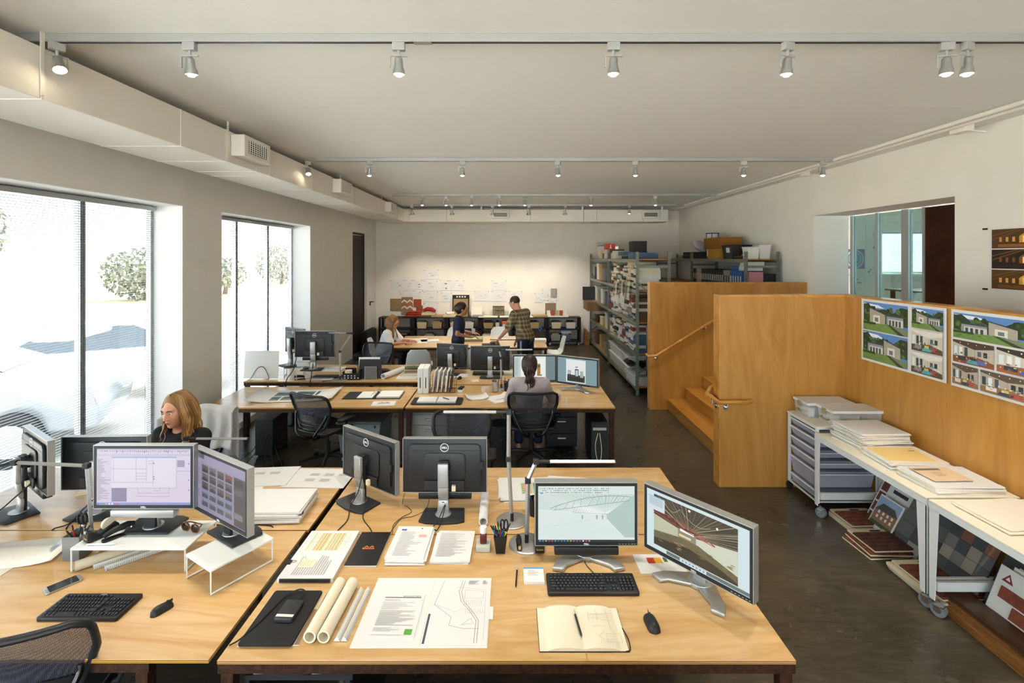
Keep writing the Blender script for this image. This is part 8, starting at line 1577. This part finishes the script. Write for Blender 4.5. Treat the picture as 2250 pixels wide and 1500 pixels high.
# ---------------------------------------------------------------- black carts along the far wall
CW = 0.88
r = random.Random(77)
def black_cart(label, x):
    t = thing('storage_cart', label, 'cart', (x, 12.75, 0), 0, 'black storage carts'); w, d = CW/2-0.006, 0.17
    part('top', MB().b2(-w, w, -d, d, 0.725, 0.745), 'cart_black', t, bev=0.003)
    for z in (0.10, 0.42): part('shelf', MB().b2(-w, w, -d, d, z, z+0.03), 'cart_black', t)
    for sx in (-1, 1):
        for sy in (-1, 1): part('post', MB().box((sx*(w-0.025), sy*(d-0.02), 0.41), (0.05, 0.04, 0.62)), 'cart_black', t); caster(t, sx*(w-0.06), sy*(d-0.04), 0.04, mat='caster_grey')
    return t
for k in range(6): black_cart('%s black storage cart from the left along the far wall' % WH[k], -3.48+CW*(k+0.5))
ITEMS = [(0, 1, 'cream bin of rolls', 'cream', -0.1), (0, 0, 'dark portfolio', 'dark', 0.2), (1, 1, 'bin with a paper box', 'cream', -0.2), (1, 1, 'clear bin of offcuts', 'tan', 0.2), (1, 0, 'grey tray', 'grey', 0.0), (2, 1, 'pale box pair', 'cream', -0.2), (2, 1, 'bin of blue and white samples', 'white', 0.15), (2, 0, 'brown crate', 'brown', 0.1), (3, 1, 'kraft bin of tubes', 'tan', -0.22), (3, 1, 'upright white file', 'white', 0.02), (3, 0, 'dark chest', 'dark', 0.15), (3, 0, 'white carton', 'white', -0.25), (4, 1, 'white basket of samples', 'white', -0.22), (4, 1, 'gold samples', 'tan', 0.1), (4, 0, 'yellow pack', 'tan', 0.0), (5, 1, 'labelled cream bin', 'cream', -0.2), (5, 1, 'white stacked boxes', 'white', 0.18), (5, 0, 'blue tool bin', 'blue', 0.05), (5, 0, 'grey sample bin', 'grey', -0.22)]
for k, sh, l, c_, dx in ITEMS:
    t = thing('storage_bin', '%s on the %s shelf of the %s black cart' % (l, ('lower', 'upper')[sh], WH[k]), 'bin', (-3.48+CW*(k+0.5)+dx, 12.74, (0.13, 0.45)[sh]+0.001)); h = 0.16; w = 0.26 if 'upright' not in l else 0.1
    part('body', MB().frust((0, 0, 0), (w*0.85, 0.22), (w, 0.26), h), 'box_'+c_, t, bev=0.003); part('contents', MB().b2(-w*0.36, w*0.30, -0.09, 0.09, h, h+0.035), 'box_'+r.choice(PK), t)
t = thing('storage_bin', 'white box with a bright orange lid on the fourth black cart', 'bin', (-3.48+CW*3.5+0.27, 12.72, 0.451)); part('body', MB().b2(-0.12, 0.12, -0.13, 0.12, 0, 0.13), 'box_white', t); part('lid', MB().b2(-0.13, 0.13, -0.14, 0.13, 0.13, 0.20), M('orange_lid', 'd8641c', 0.5), t, bev=0.004)
tub('clear bin of drawing tools on the sixth black cart', (-3.48+CW*5.5+0.05, 12.72, 0.327), (0.28, 0.26, 0.09), 'frosted', 'blue_lid', 0, None)
CT = 0.746
def board_on_cart(label, x0, y0, x1, y1, mat, items=None, fr=None):
    p, q = W(*cr(x0, y1), 12.80), W(*cr(x1, y0), 12.80); w, h = q.x-p.x, q.z-CT; t = thing('leaning_sample', label, 'sample board', ((p.x+q.x)/2, 12.80, CT+0.001), 0, None, Euler((math.radians(-7), 0, 0))); part('board', MB().b2(-w/2, w/2, 0, 0.02, 0, h), mat, t)
    if fr: part('frame', MB().b2(-w/2, -w/2+0.03, -0.008, 0, 0, h).b2(w/2-0.03, w/2, -0.008, 0, 0, h).b2(-w/2, w/2, -0.008, 0, h-0.10, h), 'cart_black', t); prints([((-0.12+0.07*k, -0.02, -0.08+0.07*k, 0.02), 'd8d0b8') for k in range(4)], t, (0, -0.0085, h-0.05), (PI/2, 0, 0))
    if items: items(t, w, h)
    return t
board_on_cart('framed speckled tan board behind the walking woman', 838, 380, 998, 590, 'speckle', None, True); board_on_cart('plain off-white tile leaning on the carts', 1018, 490, 1122, 592, 'paper_warm'); board_on_cart('second off-white tile behind the man', 1378, 485, 1445, 592, 'paper_warm')
def stones(t, w, h):
    r_ = random.Random(5); z = 0.005
    while z < h-0.02:
        hh = r_.uniform(0.022, 0.045); x = -w/2
        while x < w/2-0.01: l_ = min(r_.uniform(0.07, 0.16), w/2-x); part('stone', MB().b2(x+0.002, x+l_-0.002, -r_.uniform(0.012, 0.04), 0, z, min(h, z+hh-0.003)), M('ledge_stone', '8a8068', 0.9, noise=(25, '5e563f')), t, bev=0.003); x += l_
        z += hh
board_on_cart('stacked-ledge stone panel leaning on the carts', 1222, 485, 1334, 592, 'dark_wood', stones)
M('red_fabric', 'a8321c', 0.85, noise=(20, '7a2212'))
solo('fabric_bundle', MB().b2(-0.22, 0.22, -0.12, 0.12, 0, 0.06).b2(-0.2, 0.2, -0.11, 0.11, 0.062, 0.11).b2(-0.16, 0.16, -0.10, 0.10, 0.112, 0.15), 'red_fabric', 'folded red patterned fabric above the reading girl', 'fabric', (-2.58, 12.72, CT), 0.1, bev=0.015, smooth=50)
solo('fabric_bundle', MB().tube([(-0.16, 0, 0.10), (-0.05, 0.02, 0.14), (0.08, 0, 0.13), (0.17, 0, 0.08)], [0.04, 0.06, 0.06, 0.03], 10), 'red_fabric', 'red cloth slumped over sample books', 'fabric', (-2.18, 12.72, CT+0.06), smooth=60)
for k, (x, w, c_, l) in enumerate(((-2.2, 0.42, 'brown', 'brown sample book under the red cloth'), (-2.19, 0.36, 'cream', 'cream sample book directly below the red cloth'), (-1.95, 0.34, 'tan', 'tan sample book right of the red cloth'), (-1.6, 0.40, 'cream', 'cream sample tray near the white roll'), (-0.9, 0.3, 'grey', 'low grey tray on the carts'), (0.72, 0.4, 'tan', 'tan sample strips near the leather square'))): solo('sample_book', MB().b2(-w/2, w/2, -0.13, 0.13, 0, 0.05), 'box_'+c_, l, 'sample book', (x, 12.72, CT+0.001+(0.052 if k in (1,) else 0)), 0.06*(k % 3), bev=0.004)
cyl_tube('paper_roll', 'short white roll lying on the black carts', (-1.72, 12.62, CT+0.09), (-1.55, 12.80, CT+0.09), 0.04, 0.02, 'paper', cap='card')
t = thing('tile_rack', 'row of red and white tile samples on the last cart', 'tile samples', (1.18, 12.7, CT+0.001)); part('tray', MB().b2(-0.3, 0.3, -0.06, 0.06, 0, 0.03), 'paper_warm', t)
for k in range(5): part('tile', MB().box((-0.22+0.11*k, 0.0, 0.10), (0.09, 0.012, 0.14), (-0.15, 0, 0)), ('box_white', 'rust_cloth', 'grey_card', 'rust_cloth', 'box_white')[k], t)
for x, w in ((-0.62, 0.5), (-0.1, 0.45), (0.35, 0.4)): solo('sample_tray', MB().b2(-w/2, w/2, -0.10, 0.10, 0, 0.025), 'paper_cream', {-0.62: 'cream tray under the framed board', -0.1: 'cream tray below the off-white tile', 0.35: 'cream tray below the stone panel'}[x], 'tray', (x, 12.64, CT+0.001))
solo('timber_offcut', MB().b2(-0.03, 0.03, -0.12, 0.12, 0, 0.42).b2(0.035, 0.09, -0.12, 0.10, 0, 0.36), 'plank_wood', 'wooden offcuts standing right of the last cart', 'timber', (1.93, 12.75, 0.001))
solo('wall_hook', MB().b2(0, 0.10, -0.02, 0.02, 0.03, 0.05).b2(0, 0.02, -0.02, 0.02, -0.05, 0.05), 'black_satin', 'small black bracket on the wall by the far corner', 'bracket', (XL+0.002, 12.4, 1.13))
t = thing('portfolio_stack', 'black portfolios standing on the floor in the far corner', 'portfolio', (-3.52, 12.0, 0.001))
for k in range(5): part('portfolio', MB().b2(-0.1+0.03*k, -0.08+0.03*k, -0.4, 0.4, 0, 0.5+0.02*(k % 2)), ('box_dark', 'charcoal')[k % 2], t)
# on the meeting table
def ms(l, px, py, w, d, rz, items=None, th=0.004, mat='paper', name='drawing_sheet', cat='drawing'): return sheet(name, l, cat, T(px, py), w, d, rz, items, th, mat)
ms('open drawing under the reading girl\'s hands', 905, 747, 0.62, 0.36, 0.1, textlines(-0.2, -0.1, 0.2, 0.12, 6, 'c0b8b0')); ms('booklet at the near left corner of the meeting table', 878, 755, 0.34, 0.26, -0.2, textlines(-0.1, -0.08, 0.1, 0.08, 5, 'b8a8a0'), 0.01, 'paper_warm'); ms('blank sheet right of the reading girl', 945, 748, 0.36, 0.26, 0.25); ms('tan card on the meeting table', 925, 752, 0.26, 0.2, 0.1, None, 0.004, 'paper_cream')
t = thing('board_game_box', 'flat box with a yellow and green picture on the meeting table', 'box', T(1040, 747), 0.05); part('box', MB().b2(-0.19, 0.19, -0.2, 0.2, 0, 0.05), 'box_grey', t, bev=0.003); prints([((-0.17, -0.18, 0.17, 0.18), '8a9a68'), (circ2(0.02, -0.04, 0.06), 'd8c050'), (circ2(-0.08, 0.06, 0.05), 'e0e0d0')], t, (0, 0, 0.0502))
t = thing('tool_pouch', 'dark pouch on a black folder, meeting table', 'pouch', T(1082, 757), 0.1); part('folder', MB().b2(-0.2, 0.14, -0.1, 0.1, 0, 0.012), 'box_dark', t); part('pouch', MB().sphere((0.04, 0, 0.04), 0.06, 14, 10, sc=(1.5, 0.8, 0.55)), 'box_brown', t, smooth=60)
t = thing('wire_basket', 'dark wire basket with blue scissors on the meeting table', 'basket', T(1183, 742), 0.0); part('basket', MB().b2(-0.14, 0.14, -0.1, 0.1, 0, 0.005).b2(-0.14, 0.14, -0.1, -0.096, 0, 0.15).b2(-0.14, 0.14, 0.096, 0.1, 0, 0.15).b2(-0.14, -0.136, -0.1, 0.1, 0, 0.15).b2(0.136, 0.14, -0.1, 0.1, 0, 0.15), 'bin_mesh', t); part('rim', MB().tube([(-0.14, -0.1, 0.15), (0.14, -0.1, 0.15), (0.14, 0.1, 0.15), (-0.14, 0.1, 0.15)], 0.006, 6, closed=True), 'charcoal', t)
solo('scissors', MB().tube([(0.03*math.cos(a), 0, 0.03*math.sin(a)) for a in np.linspace(0, 2*PI, 12)[:-1]], 0.008, 6, closed=True).box((0, 0, -0.08), (0.02, 0.005, 0.12)), 'blue_lid', 'blue-handled scissors standing in the wire basket', 'scissors', T(1186, 742)+Vector((0, 0, 0.19)))
ms('white block of paper beside the man, meeting table', 1180, 750, 0.36, 0.24, 0.0, None, 0.05, 'paper', 'paper_ream', 'paper stack'); ms('long strip of edging samples on the meeting table', 1110, 744, 0.5, 0.08, 0.0, None, 0.006, 'paper_warm', 'sample_strip', 'sample')
# ---------------------------------------------------------------- under the desks
def tower(label, c, rz, d=(0.18, 0.42, 0.40)):
    t = thing('computer_tower', label, 'computer', c, rz, 'computer towers'); w, l, h = d; part('case', MB().b2(-w/2, w/2, -l/2, l/2, 0.012, h), 'black_plastic', t, bev=0.004); part('front_panel', MB().b2(-w/2+0.01, w/2-0.01, -l/2-0.006, -l/2, 0.03, h-0.02), 'charcoal', t); part('drive_slot', MB().b2(-w/2+0.02, w/2-0.02, -l/2-0.008, -l/2-0.0055, h-0.09, h-0.06), 'silver', t)
    for s in (-1, 1): part('foot', MB().b2(s*w*0.3-0.015, s*w*0.3+0.015, -l/2+0.03, l/2-0.03, 0, 0.012), 'rubber', t)
    return t
tower('black computer tower standing by the right desk leg', (0.98, 5.62, 0.001), 0.0, (0.19, 0.42, 0.46)); tower('dark computer tower with tangled cables below the photo print', (-2.88, 5.80, 0.001), PI+0.05, (0.2, 0.42, 0.42)); tower('tower under the far-window desk', (-2.98, 6.9, 0.001), 0.0)
plug_cable('pale earphone cord draped down the tower front', [(0.96, 5.40, 0.34), (0.93, 5.395, 0.2), (0.95, 5.39, 0.05), (0.98, 5.39, 0.02), (1.0, 5.395, 0.15), (0.98, 5.40, 0.34)], 0.004, 'cream')
r = random.Random(9)
for k in range(6): plug_cable('%s black cable in the tangle behind the aisle chair' % ON[k], [(-2.85+0.03*k, 5.53, 0.35-0.04*k), (-2.9+0.05*k, 5.42, 0.15), (-3.05+0.12*k, 5.30-0.02*k, 0.006), (-2.8+0.06*k, 5.22, 0.006), (-2.6, 5.40+0.02*k, 0.006)], 0.005, group='tangled cables on the floor')
for k in range(5): plug_cable('%s loop of black cable coiled left of the black tower' % ON[k], [(0.60+0.1*math.cos(a+k), 5.62+0.08*math.sin(a+k*1.3), 0.01+0.008*k) for a in np.linspace(0, 5.5, 9)], 0.006, group='coiled cables on the floor')
def lidded_bin(label, c, d, rz):
    t = thing('storage_tote', label, 'tote', c, rz); w, l, h = d; part('body', MB().frust((0, 0, 0), (w*0.88, l*0.85), (w, l), h-0.03), 'grey_bin', t, bev=0.006); part('lid', MB().b2(-w/2-0.015, w/2+0.015, -l/2-0.015, l/2+0.015, h-0.03, h), 'grey_bin_lid', t, bev=0.008)
    for s in (-1, 1): part('latch', MB().b2(s*w*0.38-0.008, s*w*0.38+0.008, -l/2-0.008, -l/2+0.004, h-0.07, h-0.045), 'black_satin', t)
lidded_bin('large blue-grey plastic tote under the photo-print desk', (-1.72, 5.72, 0.001), (0.48, 0.60, 0.46), 0.0)
def trash(label, c, r0, r1, h, mat):
    t = thing('waste_bin', label, 'waste bin', c); part('basket', MB().lathe([(0.0001, 0.003), (r0, 0.003), (r1, h)], 28), mat, t, smooth=60); part('rim', MB().tube([(r1*math.cos(a), r1*math.sin(a), h) for a in np.linspace(0, 2*PI, 25)[:-1]], 0.006, 6, closed=True), 'charcoal', t, smooth=60)
    return t
trash('black mesh waste bin under the ponytailed woman\'s desk', (-0.14, 5.72, 0.001), 0.12, 0.15, 0.34, 'bin_mesh')
tub('clear waste bin with a crumpled bag under the photo-print desk', (-1.36, 5.98, 0.001), (0.20, 0.24, 0.36), 'clear_plastic', 'clear_plastic', 0, None, 'waste bin')
def pedestal(label, c, d, rz=0.0, mt='grey_cab'):
    t = thing('drawer_pedestal', label, 'drawer unit', c, rz); w, l, h = d; part('body', MB().b2(-w/2, w/2, -l/2, l/2, 0.05, h), mt, t, bev=0.004); z = h-0.03
    for q in (0.12, 0.2, 0.16):
        f = part('drawer', MB().b2(-w/2+0.006, w/2-0.006, -l/2-0.018, -l/2-0.001, z-q+0.006, z), mt, t, bev=0.003); part('handle', MB().cyl((-0.05, -l/2-0.019, z-0.05), (0.05, -l/2-0.019, z-0.05), 0.012, n=10), 'silver_light', f); z -= q
    for s in (-1, 1): caster(t, s*(w/2-0.05), -l/2+0.05, 0.022, mat='rubber', fork='black_satin'); caster(t, s*(w/2-0.05), l/2-0.05, 0.022, mat='rubber', fork='black_satin')
pedestal('light grey drawer pedestal under the zip planner', (-0.93, 5.75, 0.001), (0.40, 0.52, 0.55)); pedestal('charcoal drawer pedestal right of the ponytailed woman', (0.60, 6.06, 0.001), (0.38, 0.40, 0.52), 0.0, 'charcoal')
solo('floor_box', MB().prism(rrect(0.3, 0.3, 0.02), 0, 0.3), 'grey_bin', 'grey box on the floor below the far-window desk', 'box', (-3.2, 6.75, 0.001), 0.2, bev=0.01)
t = thing('under_desk_shelf', 'dark low shelf under the nearest desk', 'shelf', (-0.98, 2.36, 0)); part('shelf', MB().b2(-0.16, 0.30, -0.30, 0.3, 0.50, 0.52), 'charcoal', t)
for x in (-0.15, 0.28): part('side', MB().b2(x-0.01, x+0.01, -0.3, 0.3, 0, 0.50), 'charcoal', t)
for k in range(2): solo('notebook', MB().b2(-0.11, 0.11, -0.07, 0.07, 0, 0.02), ('paper', 'board_white')[k], ['left white notebook on the low shelf', 'right white notebook on the low shelf'][k], 'notebook', (-1.0+0.25*k, 2.14, 0.5205), 0.05, bev=0.002)
# meeting-room wall drawings
def sheet_room(l, x0, x1, z0, z1, items=None, mat='paper'):
    t = thing('pinned_sheet', l, 'drawing', ((x0+x1)/2, YR-0.004, (z0+z1)/2), 0, 'drawings behind the glass', Euler((PI/2, 0, 0))); w, h = x1-x0, z1-z0; part('leaf', MB().b2(-w/2, w/2, -h/2, h/2, 0, 0.003), mat, t)
    if items: prints(items(w, h), t, (0, 0, 0.003))
def swirl(w, h): return [((-w/2, -h/2, w/2, h/2), '7a5a9a')]+[(circ2(0, 0, w*q, 24, 1.05), c_) for q, c_ in ((0.46, 'd8d0e0'), (0.40, '4a9a9a'), (0.32, 'b8a8d0'), (0.25, '3a7ab0'), (0.17, '60b0a0'), (0.09, '2a4a8a'))]
sheet_room('child\'s spiral drawing in purple and teal behind the glass', 6.62, 7.0, 2.08, 2.47, swirl)
for k, (x0, x1, z0, z1) in enumerate(((7.03, 7.27, 2.2, 3.0), (6.5, 7.0, 1.7, 2.02), (7.02, 7.26, 1.8, 2.15))): sheet_room(['tall pale drawing behind the glass', 'wide pencil drawing below the spiral', 'pencil drawing beside the meeting-room window'][k], x0, x1, z0, z1, doodle(50+k, True))
# keyboard-side extras: poster border clips on the church poster
for k, z in enumerate((2.57, 2.005)): solo('poster_clip', MB().b2(-0.012, 0, -0.02, 0.02, -0.008, 0.008), 'dark_steel', ['upper corner clip of the church poster', 'lower corner clip of the church poster'][k], 'clip', (XR-0.001, 4.56, z))
